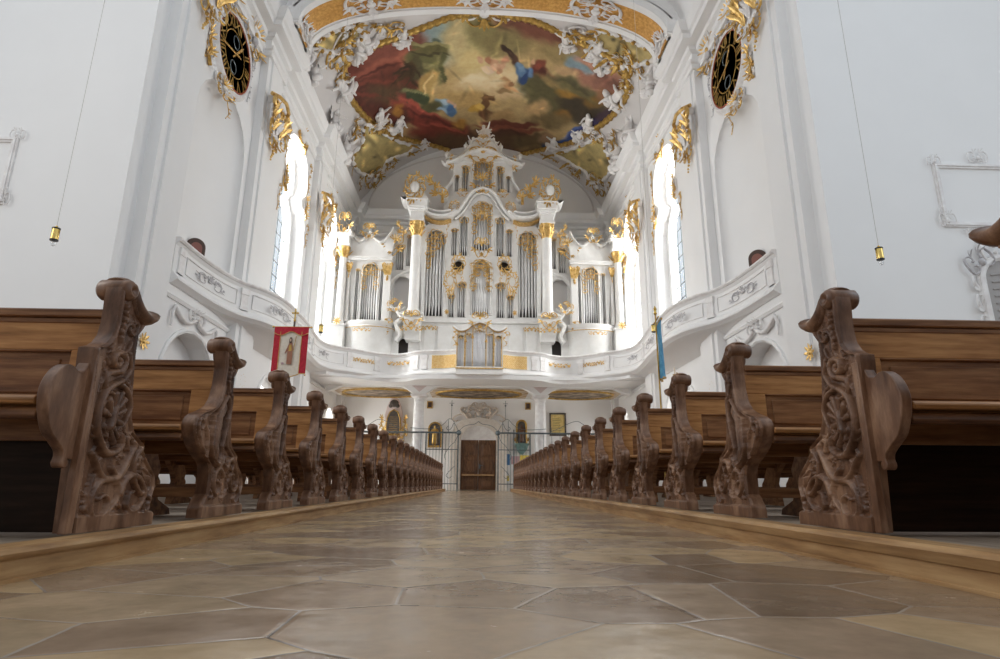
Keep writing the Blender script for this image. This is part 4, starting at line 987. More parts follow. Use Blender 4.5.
# wings between the great columns and the outer towers
for s in (-1, 1):
    def mm(L): return [(s * -x, z) for x, z in L]
    ol = [O(*p) for p in [(213, 535), (152, 535), (152, 372), (158, 338), (170, 318), (190, 300), (213, 286)]]
    hs_ = [arch(*[O(168, 395)[0], O(191, 395)[0], O(168, 395)[1], O(180, 330)[1], .25]), arch(O(196, 385)[0], O(211, 385)[0], O(196, 385)[1], O(205, 303)[1], .2),
           [O(*p) for p in [(163, 502), (211, 502), (211, 424), (196, 412), (178, 410), (165, 424)]]]
    sg = 1 if s < 0 else -1
    me = plate([[(sg * x, z) for x, z in ol]] + [[(sg * x, z) for x, z in h] for h in hs_], .22); b = MB(); b.absorb(me, Matrix.Translation((0, OY + .25, 0)) @ XZ_Y); ob(b, 'wing_case', 'lacquer_white', None)
    # sloping mouldings over and under the small fields
    for pts, t in (([(214, 282), (196, 290), (180, 305), (164, 326), (154, 350), (146, 372)], .11), ([(214, 396), (196, 402), (178, 410), (162, 424), (152, 440)], .09)):
        b = MB(); q = [O(*p) for p in pts]; b.tube([(sg * x, OY + .2, z) for x, z in smoothpath([(x, z, 0) for x, z in q], 3) for x, z in [(x, z)]] if False else [(sg * v.x, OY + .2, v.y) for v in smoothpath([(x, z, 0) for x, z in q], 3)], t, 8, flat=(0, 1, 0), fr=2.0); ob(b, 'sloping_cornice', 'lacquer_white', 60)
field(168, 330, 191, 395, 4, OY + .25, drop=.3, k=1); field(196, 303, 211, 385, 3, OY + .25, drop=.3, k=1)
# outer towers
Ho = hole_arch(78, 384, 122, 538, .5) + hole_arch(60, 400, 71, 538, .5) + hole_arch(127, 400, 136, 538, .5)
for s in (-1, 1):
    ol = [O(*p) for p in [(160, 540), (55, 540), (52, 345), (48, 318), (36, 300), (53, 290), (66, 312), (84, 322), (98, 316), (105, 300), (113, 316), (128, 328), (146, 322), (160, 292), (176, 300), (164, 340), (160, 375)]]
    sg = 1 if s < 0 else -1; hh = [[(sg * (-x if False else x), z) for x, z in h] for h in (hole_arch(78, 384, 122, 538, .5, False) + hole_arch(60, 400, 71, 538, .5, False) + hole_arch(127, 400, 136, 538, .5, False))]
    me = plate([[(sg * x, z) for x, z in ol]] + hh, .25); b = MB(); b.absorb(me, Matrix.Translation((0, OY - .1, 0)) @ XZ_Y); ob(b, 'tower_case', 'lacquer_white', None)
    xa = O(36, 600)[0]; xb = O(166, 600)[0]; z0, z1 = 5.4, O(100, 540)[1]; cx = (xa + xb) / 2
    b = MB(); T = Matrix.Translation((sg * cx, OY + .1, 0)) @ Matrix.Diagonal((1, .62, 1, 1))
    r = abs(xb - xa) / 2
    b.lathe([(r * .86, z0), (r * .86, z0 + .5), (r * .90, z0 + 1.1), (r * .98, z1 - .55), (r * 1.02, z1 - .35), (r * .96, z1 - .25), (r * 1.0, z1 - .12), (r * 1.0, z1)], n=36, T=T); ob(b, 'tower_base', 'lacquer_white', 35)
    # gilt line round the base
    b = MB(); b.tube([(sg * cx + r * 1.03 * math.cos(a), OY + .1 + r * .64 * math.sin(a), z1 - .36) for a in np.linspace(0, 2 * PI, 41)[:-1]], .022, 5, closed=True); ob(b, 'gilt_line', 'gold', 60)
    # concave hood above the tower, with curling horns
    b = MB(); hp = [O(*p) for p in [(40, 372), (160, 372)]]
    for (xl, yl, xr, yr) in ((50, 292, 105, 300), (105, 300, 164, 292)):
        pts = [(xl, yl), (xl + 6, yl + 14), ((xl + xr) / 2, max(yl, yr) + 30), (xr - 6, yr + 14), (xr, yr)]
        q = [O(*p) for p in pts]; b.tube([(sg * v.x, OY - .15, v.y) for v in smoothpath([(x, z, 0) for x, z in q], 4)], .07, 8, flat=(0, 1, 0), fr=2.6)
    x0, zc = O(42, 378); x1, _ = O(164, 378)
    b.box(min(sg * x0, sg * x1), max(sg * x0, sg * x1), OY - .32, OY + .1, zc - .02, zc + .12)
    b.box(min(sg * (x0 - .06), sg * (x1 + .06)), max(sg * (x0 - .06), sg * (x1 + .06)), OY - .38, OY + .1, zc + .12, zc + .18); ob(b, 'tower_hood', 'lacquer_white', 50)
field(78, 384, 122, 538, 7, OY - .1, drop=.9, k=2); field(60, 400, 71, 538, 2, OY - .1, drop=.4, k=1); field(127, 400, 136, 538, 2, OY - .1, drop=.4, k=1)
# crowning turret
Ht = hole_arch(371, 98, 423, 188, .35, False) + hole_arch(342, 120, 361, 188, .5) + hole_arch(324, 146, 335, 188, .5)
case([(397, 250), (300, 250), (296, 225), (308, 205), (318, 195), (318, 128), (300, 112), (312, 108), (330, 104), (345, 95), (368, 84), (397, 76)], Ht, OY + .1, .25, 'turret_case')
field(371, 98, 423, 188, 7, OY + .1, .35, drop=.5); field(342, 120, 361, 188, 3, OY + .1, drop=.8, k=1); field(324, 146, 335, 188, 2, OY + .1, drop=.5, k=1)
def band(pts_px, th, fr, y, name, m='lacquer_white', full=True, conv=O, n=4, close=False):
    q = [conv(*p) for p in pts_px]; s_ = smoothpath([(x, z, 0) for x, z in q], n)
    L = [(v.x, v.y) for v in s_]
    if full:
        b = MB(); b.tube([(x, y, z) for x, z in L] + [(-x, y, z) for x, z in L[::-1][1:]], th, 8, flat=(0, 1, 0), fr=fr); ob(b, name, m, 60)
    else:
        for s in (-1, 1):
            b = MB(); b.tube([(s * -x if False else (x if s < 0 else -x), y, z) for x, z in L], th, 8, flat=(0, 1, 0), fr=fr); ob(b, name, m, 60)
# centre ogee and side cornices, each a thick rail with a gilt line beneath
band([(318, 262), (335, 248), (350, 228), (362, 208), (378, 194), (397, 188)], .13, 3.0, OY - .1, 'ogee_cornice')
band([(326, 268), (342, 254), (357, 235), (368, 215), (381, 202), (397, 197)], .045, 3.6, OY - .2, 'ogee_moulding')
band([(232, 236), (246, 250), (264, 262), (290, 266), (312, 262), (330, 250)], .17, 3.2, OY - .15, 'side_cornice', full=False)
band([(236, 252), (250, 266), (268, 275), (292, 278), (316, 272)], .035, 9, OY - .2, 'gilt_line', 'gold', full=False)
band([(240, 240), (262, 250), (290, 256), (316, 252)], .06, 9.5, OY - .2, 'cornice_step', full=False)
band([(300, 118), (312, 116), (330, 110), (346, 101), (366, 90), (397, 82)], .10, 3.5, OY, 'turret_cornice')
band([(290, 112), (298, 120), (310, 119)], .06, 4.0, OY, 'turret_horn', full=False)
# bell-shaped roof above the turret
L = mir([O(*p) for p in [(302, 108), (322, 104), (343, 94), (358, 80), (366, 66), (372, 58), (397, 54)]]); b = MB(); b.prism(L, 'y', OY - .05, OY + .5); ob(b, 'turret_roof', 'lacquer_white', None)
band([(298, 107), (322, 101), (343, 91), (358, 77), (366, 62), (372, 55), (397, 50)], .05, 6, OY + .1, 'roof_moulding')
# volutes flaring down from the turret
for s in (-1, 1):
    b = MB(); q = [O(*p) for p in [(322, 150), (312, 170), (296, 190), (290, 206), (300, 214), (306, 206)]]
    b.tube([((v.x if s < 0 else -v.x), OY, v.y) for v in smoothpath([(x, z, 0) for x, z in q], 5)], .09, 8, flat=(0, 1, 0), fr=2.5); ob(b, 'turret_volute', 'lacquer_white', 60)
# boards behind the pipes
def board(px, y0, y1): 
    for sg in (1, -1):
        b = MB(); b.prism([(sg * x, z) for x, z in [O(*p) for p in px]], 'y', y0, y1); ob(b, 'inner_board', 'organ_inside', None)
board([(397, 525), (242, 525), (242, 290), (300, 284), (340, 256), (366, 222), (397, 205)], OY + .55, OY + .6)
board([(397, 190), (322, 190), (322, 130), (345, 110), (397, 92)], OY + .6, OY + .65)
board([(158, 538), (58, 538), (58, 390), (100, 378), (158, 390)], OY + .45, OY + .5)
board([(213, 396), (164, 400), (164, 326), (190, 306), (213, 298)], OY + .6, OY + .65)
# case flanks and roof, so that the organ has its full depth
for sg in (1, -1):
    b = MB(); x0, z0 = O(238, 530); _, z1 = O(238, 262); b.box(min(sg * x0, sg * (x0 + .12)), max(sg * x0, sg * (x0 + .12)), OY + .3, 33.2, z0, z1); ob(b, 'case_flank', 'lacquer_white', None)
    b = MB(); x0, z0 = O(58, 540); x1, z1 = O(156, 380)
    b.box(min(sg * x0, sg * (x0 + .08)), max(sg * x0, sg * (x0 + .08)), OY + .1, 32.6, z0, z1); b.box(min(sg * x1, sg * (x1 - .08)), max(sg * x1, sg * (x1 - .08)), OY + .1, 32.6, z0, z1); ob(b, 'case_flank', 'lacquer_white', None)
# pipes
def pipe_mesh(r, h, foot, m):
    b = MB(); b.lathe([(r * .22, 0), (r * .95, foot), (r, foot + .01), (r, h), (r * .86, h), (r * .86, h - .05)], n=12)
    b.box(-r * .62, r * .62, -r * 1.03, -r * .80, foot + .01, foot + .035); b.box(-r * .62, r * .62, -r * 1.02, -r * .80, foot + r * .9, foot + r * .9 + .02)
    me = b.mesh('organ_pipe', 50); me.materials.append(M[m]); return me
npipe = 0
for (x0, x1, z0, z1, rise, y, n, tin, drop, k) in FIELDS:
    wd = (x1 - x0); r = wd / n / 2 * .93; ht = z1 - z0
    for i in range(n):
        t = (i + .5) / n; c = abs(2 * t - 1); top = ht - .05 - (min(rise * wd, ht * .5) * (1 - math.sqrt(max(1 - c * c, 0))) if n > 1 else 0) * .9
        foot = min(.18 * ht + .10 * wd, .6) * (1.0 + .35 * (1 - c))
        if k == 4: foot = .52 + .05 * i
        me = pipe_mesh(r, max(top, foot + .2), foot, tin); o = bpy.data.objects.new('organ_pipe', me); C.objects.link(o); o.parent = org
        o.location = (x0 + wd * t, y + .16 - OY + (.05 * c), z0 - 5.4); npipe += 1
    # white frame and sill round the field, gilt tracery hanging in its head
    b = MB(); L = arch(x0, x1, z0, z1, min(rise * wd, ht * .6)); b.tube([(p[0], y - .02, p[1]) for p in L], .028 if wd < .5 else .04, 6, closed=True); ob(b, 'field_frame', 'lacquer_white', 60)
    g = MB(); rnd = random.Random(int((abs(x0 + x1) + z1) * 100)); D = drop * wd * 1.1; nn = max(2, int(wd * 4.6))
    for i in range(nn):
        t = (i + .5) / nn; c = abs(2 * t - 1)
        if k == 4: c2 = t if x0 < 0 else 1 - t; depth = D * (.5 + 2.6 * (1 - c2) ** 1.0)
        else: depth = D * (.55 + 1.5 * c ** 1.5)
        ztop = z1 - (min(rise * wd, ht * .6)) * (1 - math.sqrt(max(1 - c * c, 0)))
        x = x0 + wd * t; m_ = max(1, int(round(depth / (wd / nn * 1.0))))
        for j in range(m_):
            zz = ztop - depth * (j + .5) / m_; rr = wd / nn * .52
            cscroll(g, x, zz, rr, rnd.choice([0, PI, PI / 2, -PI / 2]) + rnd.uniform(-.4, .4), rr * .24, 1, y - .03, .03, 5)
            if j == m_ - 1: leaves(g, (x, zz - rr * .6), -PI / 2, 1, rr * 1.6, rr * .5, y=y - .03)
    g.tube([(p[0], y - .04, p[1]) for p in L[2:]], .022, 5)
    ob(g, 'gilt_tracery', 'gold', 60)
# great columns with consoles, gilded capitals and blocks of entablature
for sg in (1, -1):
    xc, zt = O(228, 320); _, zb = O(228, 522); r = .285; yc = OY - .55; xc *= sg
    b = MB(); b.lathe([(r * 1.35, zb), (r * 1.35, zb + .08), (r * 1.22, zb + .14), (r * 1.25, zb + .22), (r * 1.02, zb + .28), (r, zb + 1.2), (r * .98, zt - .3), (r * .93, zt)], c=(xc, yc, 0), n=28); ob(b, 'great_column', 'lacquer_white', 60)
    _, zc = O(228, 286); b = MB(); b.lathe([(r * .95, zt - .02), (r * 1.05, zt + .05), (r * .98, zt + .10), (r * 1.1, zt + .35), (r * 1.45, zc - .08), (r * 1.5, zc)], c=(xc, yc, 0), n=20)
    for i in range(10):
        a = 2 * PI * i / 10; d = Vector((math.cos(a), math.sin(a), 0))
        for zz, L_ in ((zt + .05, .36), (zt + .28, .34)): b.leaf((xc + d.x * r, yc + d.y * r, zz), (d.x * .25, d.y * .25, 1), d, L_, .09, .45, n=4)
    for a in (R(45), R(135), R(225), R(315)):
        d = Vector((math.cos(a), math.sin(a), 0)); b.tube([(xc + d.x * (r * 1.35 + q), yc + d.y * (r * 1.35 + q), zc - .10 + e_) for q, e_ in uspiral(.12, .03, PI / 2, -1.1)], .04, 6)
    ob(b, 'gilt_capital', 'gold', 60)
    _, z2 = O(228, 262); _, z3 = O(228, 232); b = MB()
    for (za, zb2, hw) in ((zc, zc + .14, .42), (zc + .14, z2, .37), (z2, z2 + .10, .43), (z2 + .10, z2 + .22, .49), (z2 + .22, z3 - .1, .55), (z3 - .1, z3, .61)):
        b.box(xc - hw, xc + hw, yc - hw, OY + .3, za, zb2)
    o = ob(b, 'entablature_block', 'lacquer_white', None); bevel(o, .03, 2)
    # upswept horns and a plinth for the gilt cartouche
    b = MB(); q = [O(*p) for p in [(187, 226), (196, 234), (206, 222), (214, 210), (222, 204), (236, 204), (246, 212), (256, 230), (262, 236)]]
    L = [(v.x * sg, v.y) for v in smoothpath([(x, z, 0) for x, z in q], 3)]; b.prism(L + [(L[-1][0], z3 - .05), (L[0][0] + sg * .2, z3 - .05)], 'y', yc - .45, OY + .2); ob(b, 'block_crest', 'lacquer_white', None)
    orn_part('ring', (O(224, 205)[0] * sg, yc - .5 - OY, O(224, 203)[1] - 5.4), 0, (1.35, 1.0, 1.7), 'gilt_cartouche', org)
    orn_part('ring', (O(224, 205)[0] * sg, yc - .5 - OY, O(224, 203)[1] - 5.4), 0, (1.35, 1.0, 1.7), 'shell', org, 'w', 'lacquer_white')
    orn_part('bough', (O(276, 190)[0] * sg, yc + .2 - OY, O(276, 196)[1] - 5.4), (0, R(-38) * sg, 0), (1.7 * sg, 1, 1.7), 'gilt_bough', org)
    # console
    _, z4 = O(228, 565); b = MB()
    for (za, zb2, hw, yo) in ((zb - .10, zb, .55, 0), (zb - .20, zb - .10, .62, -.05), (zb - .30, zb - .20, .50, 0)): b.box(xc - hw, xc + hw, yc - hw + yo, OY + .3, za, zb2)
    pf = smoothpath([(yc - .5, zb - .3, 0), (yc - .62, zb - .55, 0), (yc - .42, zb - .95, 0), (yc - .05, zb - 1.15, 0), (yc + .1, zb - 1.4, 0)], 5); b.prism([(v.x, v.y) for v in pf] + [(OY + .3, zb - 1.4), (OY + .3, zb - .3)], 'x', xc - .40, xc + .40)
    o = ob(b, 'column_console', 'lacquer_white', None); bevel(o, .03, 2)
    orn_part('crest', (xc, yc - .66 - OY, zb - .42 - 5.4), 0, (1.1, .8, .8), 'gilt_cartouche', org)
    orn_part('sprig', (xc, yc - .60 - OY, zb - .95 - 5.4), 0, (1.2, .8, 1.3), 'gilt_spray', org)
    b = MB(); q = [(187, 498), (180, 512), (190, 530), (176, 545), (186, 572), (176, 590)]; q = [O(*p) for p in q]
    b.tube([(v.x * sg, OY - .2, v.y) for v in smoothpath([(x, z, 0) for x, z in q], 4)], .13, 8, flat=(0, 1, 0), fr=2.2); q = [O(*p) for p in [(160, 496), (172, 506), (186, 508), (200, 500)]]
    b.tube([(v.x * sg, OY - .2, v.y) for v in smoothpath([(x, z, 0) for x, z in q], 4)], .09, 8, flat=(0, 1, 0), fr=2.2); ob(b, 'side_scroll', 'lacquer_white', 60)
    orn_part('crest', (O(172, 496)[0] * sg, OY - .45 - OY, O(172, 500)[1] - 5.4), (0, R(-30) * sg, 0), (.8, .8, .7), 'gilt_cartouche', org)
    # lower wing wall with the little round-headed opening
    x0, z0 = O(152, 608); x1, z1 = O(243, 608); zt_ = O(200, 535)[1]; hl = arch(O(180, 600)[0], O(206, 600)[0], 5.45, O(190, 577)[1], .3)
    me = plate([[(sg * x, z) for x, z in [(x0, 5.4), (x1, 5.4), (x1, zt_), (x0, zt_)]], [(sg * x, z) for x, z in hl]], .2); b = MB(); b.absorb(me, Matrix.Translation((0, OY + .1, 0)) @ XZ_Y); ob(b, 'wing_base', 'lacquer_white', None)
    b = MB(); xm = sorted((sg * x0, sg * x1)); b.box(xm[0], xm[1], OY + .6, OY + .65, 5.4, zt_); ob(b, 'inner_board', 'organ_inside', None)
    b = MB(); xa, za = O(160, 505); xb, zb3 = O(213, 408); b.box(min(sg * xa, sg * xb), max(sg * xa, sg * xb), OY + .75, OY + .8, za, zb3); ob(b, 'rear_board', 'grey_plaster', None)
    # outer columns, pilasters and finials
    for (X, r2, yb_, Yb, Yt) in ((27, .21, OY - .35, 538, 376),):
        xo, zo = O(X, Yb); _, zp = O(X, Yt); xo *= sg
        b = MB(); b.lathe([(r2 * 1.3, zo - .3), (r2 * 1.3, zo - .1), (r2 * 1.15, zo), (r2, zo + .1), (r2 * .92, zp)], c=(xo, yb_, 0), n=20); ob(b, 'outer_column', 'lacquer_white', 60)
        b = MB(); zc2 = O(X, 348)[1]; b.lathe([(r2 * .95, zp), (r2 * 1.1, zp + .2), (r2 * 1.6, zc2)], c=(xo, yb_, 0), n=16)
        for i in range(8):
            a = 2 * PI * i / 8; d = Vector((math.cos(a), math.sin(a), 0)); b.leaf((xo + d.x * r2, yb_ + d.y * r2, zp + .05), (d.x * .3, d.y * .3, 1), d, .42, .10, .5, n=4)
        ob(b, 'gilt_capital', 'gold', 60)
        b = MB(); z5 = O(X, 318)[1]; b.box(xo - .34, xo + .34, yb_ - .34, OY + .1, zc2, zc2 + .12); b.box(xo - .28, xo + .28, yb_ - .28, OY + .1, zc2 + .12, z5 - .1); b.box(xo - .42, xo + .42, yb_ - .42, OY + .1, z5 - .1, z5 + .02)
        for q in (-1, 1): b.tube([(xo + q * (.28 + a), yb_, z5 + .1 + c) for a, c in uspiral(.16, .06, -PI / 2, .55)], .06, 6, flat=(0, 1, 0), fr=3)
        ob(b, 'entablature_block', 'lacquer_white', 40)
        orn_part('crest', (xo, yb_ - .3 - OY, O(X, 290)[1] - 5.4), 0, (.85, .8, 1.2), 'gilt_finial', org)
        b = MB(); b.box(xo - .36, xo + .36, yb_ - .36, OY + .3, 5.4, zo - .3); b.box(xo - .42, xo + .42, yb_ - .42, OY + .3, zo - .38, zo - .28); ob(b, 'column_plinth', 'lacquer_white', None)
        orn_part('rosette', (xo, yb_ - .43 - OY, zo - .15 - 5.4), 0, (.5, .6, .5), 'gilt_rosette', org)
    for (Xa, Xb, Yb, Yt, Yc, yo) in ((40, 54, 538, 412, 388, -.22), (138, 160, 538, 418, 388, -.25)):
        xa, zo = O(Xa, Yb); xb, zp = O(Xb, Yt); zc2 = O(Xa, Yc)[1]; b = MB(); b.box(min(sg * xa, sg * xb), max(sg * xa, sg * xb), OY + yo, OY + .1, zo, zc2); ob(b, 'pilaster', 'lacquer_white', None)
        xm = sg * (xa + xb) / 2; wv = abs(xb - xa); g = MB(); 
        for i in range(7): g.leaf((xm + wv * .8 * (i / 6 - .5), OY + yo - .04, zp), (.08 * (i - 3), -.2, 1), (0, -1, 0), zc2 - zp, wv * .15, .35, n=4); cscroll(g, xm + wv * .7 * (i / 6 - .5), (zp + zc2) / 2, .09, i * 1.3, .022, 1, OY + yo - .08)
        for q in (-1, 1): g.tube([(xm + q * (wv * .5 + a), OY + yo - .06, zc2 - .05 + c) for a, c in uspiral(.11, .03, PI / 2, -1.1)], .035, 5)
        g.leaf((xm, OY + yo - .04, zp), (0, -.1, -1), (0, -1, 0), .4, wv * .25, .3, n=4); ob(g, 'gilt_capital', 'gold', 60)
    orn_part('crest', (O(103, 312)[0] * sg, -.35, O(103, 305)[1] - 5.4), 0, (.9, .8, .9), 'gilt_cartouche', org)
    orn_part('crest', (O(165, 330)[0] * sg, -.05, O(165, 335)[1] - 5.4), (0, R(20) * sg, 0), (1.1, .8, 1.3), 'gilt_cartouche', org)
    orn_part('bough', (O(183, 300)[0] * sg, -.1, O(183, 296)[1] - 5.4), (0, R(30) * -sg, 0), (.9 * sg, .8, .9), 'gilt_bough', org)
    orn_part('drop', (O(150, 550)[0] * sg, -.35, O(150, 556)[1] - 5.4), 0, (1.6, 1, .9), 'gilt_garland', org)
    orn_part('sprig', (O(93, 568)[0] * sg, -1.0, O(93, 570)[1] - 5.4), 0, (1.0, .8, .9), 'gilt_spray', org)
    orn_part('sprig', (O(262, 555)[0] * sg, -.08, O(262, 552)[1] - 5.4), 0, (.9, .8, 1.2), 'gilt_spray', org)
    for X, Y, kx, kz, kind in ((337, 384, .9, 1.1, 'ring'), (316, 430, .8, 1.3, 'ring'), (320, 474, .5, .7, 'drop'), (345, 440, .55, .8, 'drop'), (306, 300, .5, .8, 'drop'), (324, 235, .7, .7, 'ring'), (468, 0, 0, 0, None), (308, 512, .3, .35, 'rosette'), (247, 240, .0, .0, None), (345, 200, .6, .5, 'crest'), (312, 118, .7, .9, 'bough'), (352, 162, .35, .9, 'drop')):
        if kind: orn_part(kind, (O(X, Y)[0] * sg, -.28 if Y > 150 else -.1, O(X, Y)[1] - 5.4), 0, (kx * sg, .7, kz), 'gilt_cartouche' if kind == 'crest' else 'gilt_ornament', org)
# central plinth
b = MB(); x0, z0 = O(238, 530); b.box(x0 - .05, -x0 + .05, OY - .05, OY + .4, z0 - .02, z0 + .10); b.box(x0 - .12, -x0 + .12, OY - .18, OY + .4, z0 - .16, z0 - .02); b.box(x0, -x0, OY - .0, OY + .4, 5.4, z0 - .16)
for X0, X1 in ((248, 276), (284, 322)):
    for sg in (1, -1):
        xa = O(X0, 560)[0]; xb = O(X1, 560)[0]; b.box(min(sg * xa, sg * xb), max(sg * xa, sg * xb), OY - .06, OY + .01, 5.7, z0 - .35)
o = ob(b, 'organ_plinth', 'lacquer_white', None); bevel(o, .02, 1)
for X, Y, kx, kz in ((397, 345, 1.05, 1.15), (397, 176, 1.3, 1.3), (397, 96, 2.0, 1.0), (397, 58, .8, .7), (397, 262, .5, .6)):
    orn_part('crest', (O(X, Y)[0], -.35 if Y > 150 else -.12, O(X, Y)[1] - 5.4), 0, (kx, .8, kz), 'gilt_cartouche', org)
# statue group on the summit is made with the other figures; small vases on the turret shoulders
for sg in (1, -1):
    for X, Y in ((352, 76), (302, 100)):
        x, z = O(X, Y); b = MB(); b.lathe([(.05, 0), (.10, .05), (.05, .12), (.14, .25), (.15, .35), (.07, .42), (.05, .50), (.005, .60)], c=(sg * x, OY + .1, z - .1), n=12); ob(b, 'small_vase', 'lacquer_white', 60)

# ------------------------------------------------------------------ the small organ set into the parapet
QY = 27.62
co = empty('choir_organ', (0.0, QY, 5.4)); tag(co, 'small organ case with bright pipes set into the middle of the gallery parapet', 'organ')
def Q(X, Y, y=QY): p = P(479.5 - (425 - X) / 4.706, 240 + Y / 4.706, y=y); return (p.x - 0.0, p.z)
def qb(b, name, m, smooth=40): b.v = [(x, y - QY, z - 5.4) for x, y, z in b.v]; return b.build(name, m, co, smooth)
top = [Q(*p) for p in [(316, 606), (316, 436), (306, 414), (330, 428), (352, 430), (374, 418), (394, 402), (425, 396)]]
hl = []
for X0, X1, Yt in ((322, 352, 448), (362, 390, 432)):
    L = arch(Q(X0, 600)[0], Q(X1, 600)[0], Q(X0, 596)[1], Q(X0, Yt)[1], .12); hl += [L, [(-x, z) for x, z in L]]
hl.append(arch(Q(396, 600)[0], -Q(396, 600)[0], Q(396, 596)[1], Q(396, 414)[1], .25))
me = plate([mir(top)] + hl, .14); b = MB(); b.absorb(me, Matrix.Translation((0, QY, 0)) @ XZ_Y); x0, z0 = Q(316, 606); 
b.box(x0, -x0, QY, QY + .5, 5.36, z0 + .02); b.box(x0, x0 + .06, QY + .1, QY + .9, z0, Q(316, 440)[1]); b.box(-x0 - .06, -x0, QY + .1, QY + .9, z0, Q(316, 440)[1]); qb(b, 'case', 'lacquer_white', None)
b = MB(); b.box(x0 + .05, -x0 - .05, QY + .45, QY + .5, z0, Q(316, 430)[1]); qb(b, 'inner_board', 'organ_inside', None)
for i, (X0, X1, Yt, n) in enumerate(((322, 352, 448, 4), (362, 390, 432, 4), (396, 454, 414, 9), (460, 488, 432, 4), (498, 528, 448, 4))):
    xa = Q(X0, 600)[0]; xb = Q(X1, 600)[0]; za = Q(X0, 596)[1]; zb = Q(X0, Yt)[1]; wd = xb - xa; r = wd / n / 2 * .95
    for k in range(n):
        t = (k + .5) / n; c = abs(2 * t - 1) if n > 5 else ((1 - t) if i < 2 else t)
        me = pipe_mesh(r, (zb - za) - .06 - .10 * c, (.42 - .18 * (1 - c)) if n > 5 else .26 + .12 * c, 'bright_tin'); o = bpy.data.objects.new('organ_pipe', me); C.objects.link(o); o.parent = co; o.location = (xa + wd * t, .12, za - 5.4)
    g = MB()
    for k in range(5):
        cscroll(g, xa + wd * (k + .5) / 5, zb - .06 - .05 * abs(k - 2), wd * .11, PI / 2 * k, wd * .03, 1, QY - .02, .02, 4)
    g.tube([(xa - .03, QY - .02, za), (xa - .03, QY - .02, zb)], .018, 5); g.tube([(xb + .03, QY - .02, za), (xb + .03, QY - .02, zb)], .018, 5)
    for k in range(3): leaves(g, (xa + wd * .5, zb - .1), -PI / 2, 3, .22, .04, 1.4, QY - .03)
    leaves(g, (xa - .03, zb - .35), -PI / 2, 2, .3, .045, .5, QY - .02); qb(g, 'gilt_tracery', 'gold', 60)
b = MB(); q = [Q(*p) for p in [(300, 408), (318, 424), (345, 430), (370, 420), (392, 402), (425, 390)]]; L = [(v.x, v.y) for v in smoothpath([(x, z, 0) for x, z in q], 4)]; L += [(-x, z) for x, z in L[::-1][1:]]
b.tube([(x, QY, z) for x, z in L], .05, 8, flat=(0, 1, 0), fr=3); qb(b, 'cornice', 'lacquer_white', 60)
b = MB(); b.tube([(x, QY - .08, z - .07) for x, z in L], .02, 6, flat=(0, 1, 0), fr=3); b.box(x0 - .03, -x0 + .03, QY - .05, QY, z0 - .02, z0 + .03); qb(b, 'gilt_line', 'gold', 60)
orn_part('crest', (0, -.10, Q(425, 386)[1] - 5.4), 0, (1.0, .8, .85), 'gilt_cartouche', co)
for sg in (1, -1): orn_part('drop', (sg * (-x0 + .10), -.05, Q(316, 470)[1] - 5.4), 0, (1.1, .7, .7), 'gilt_garland', co)
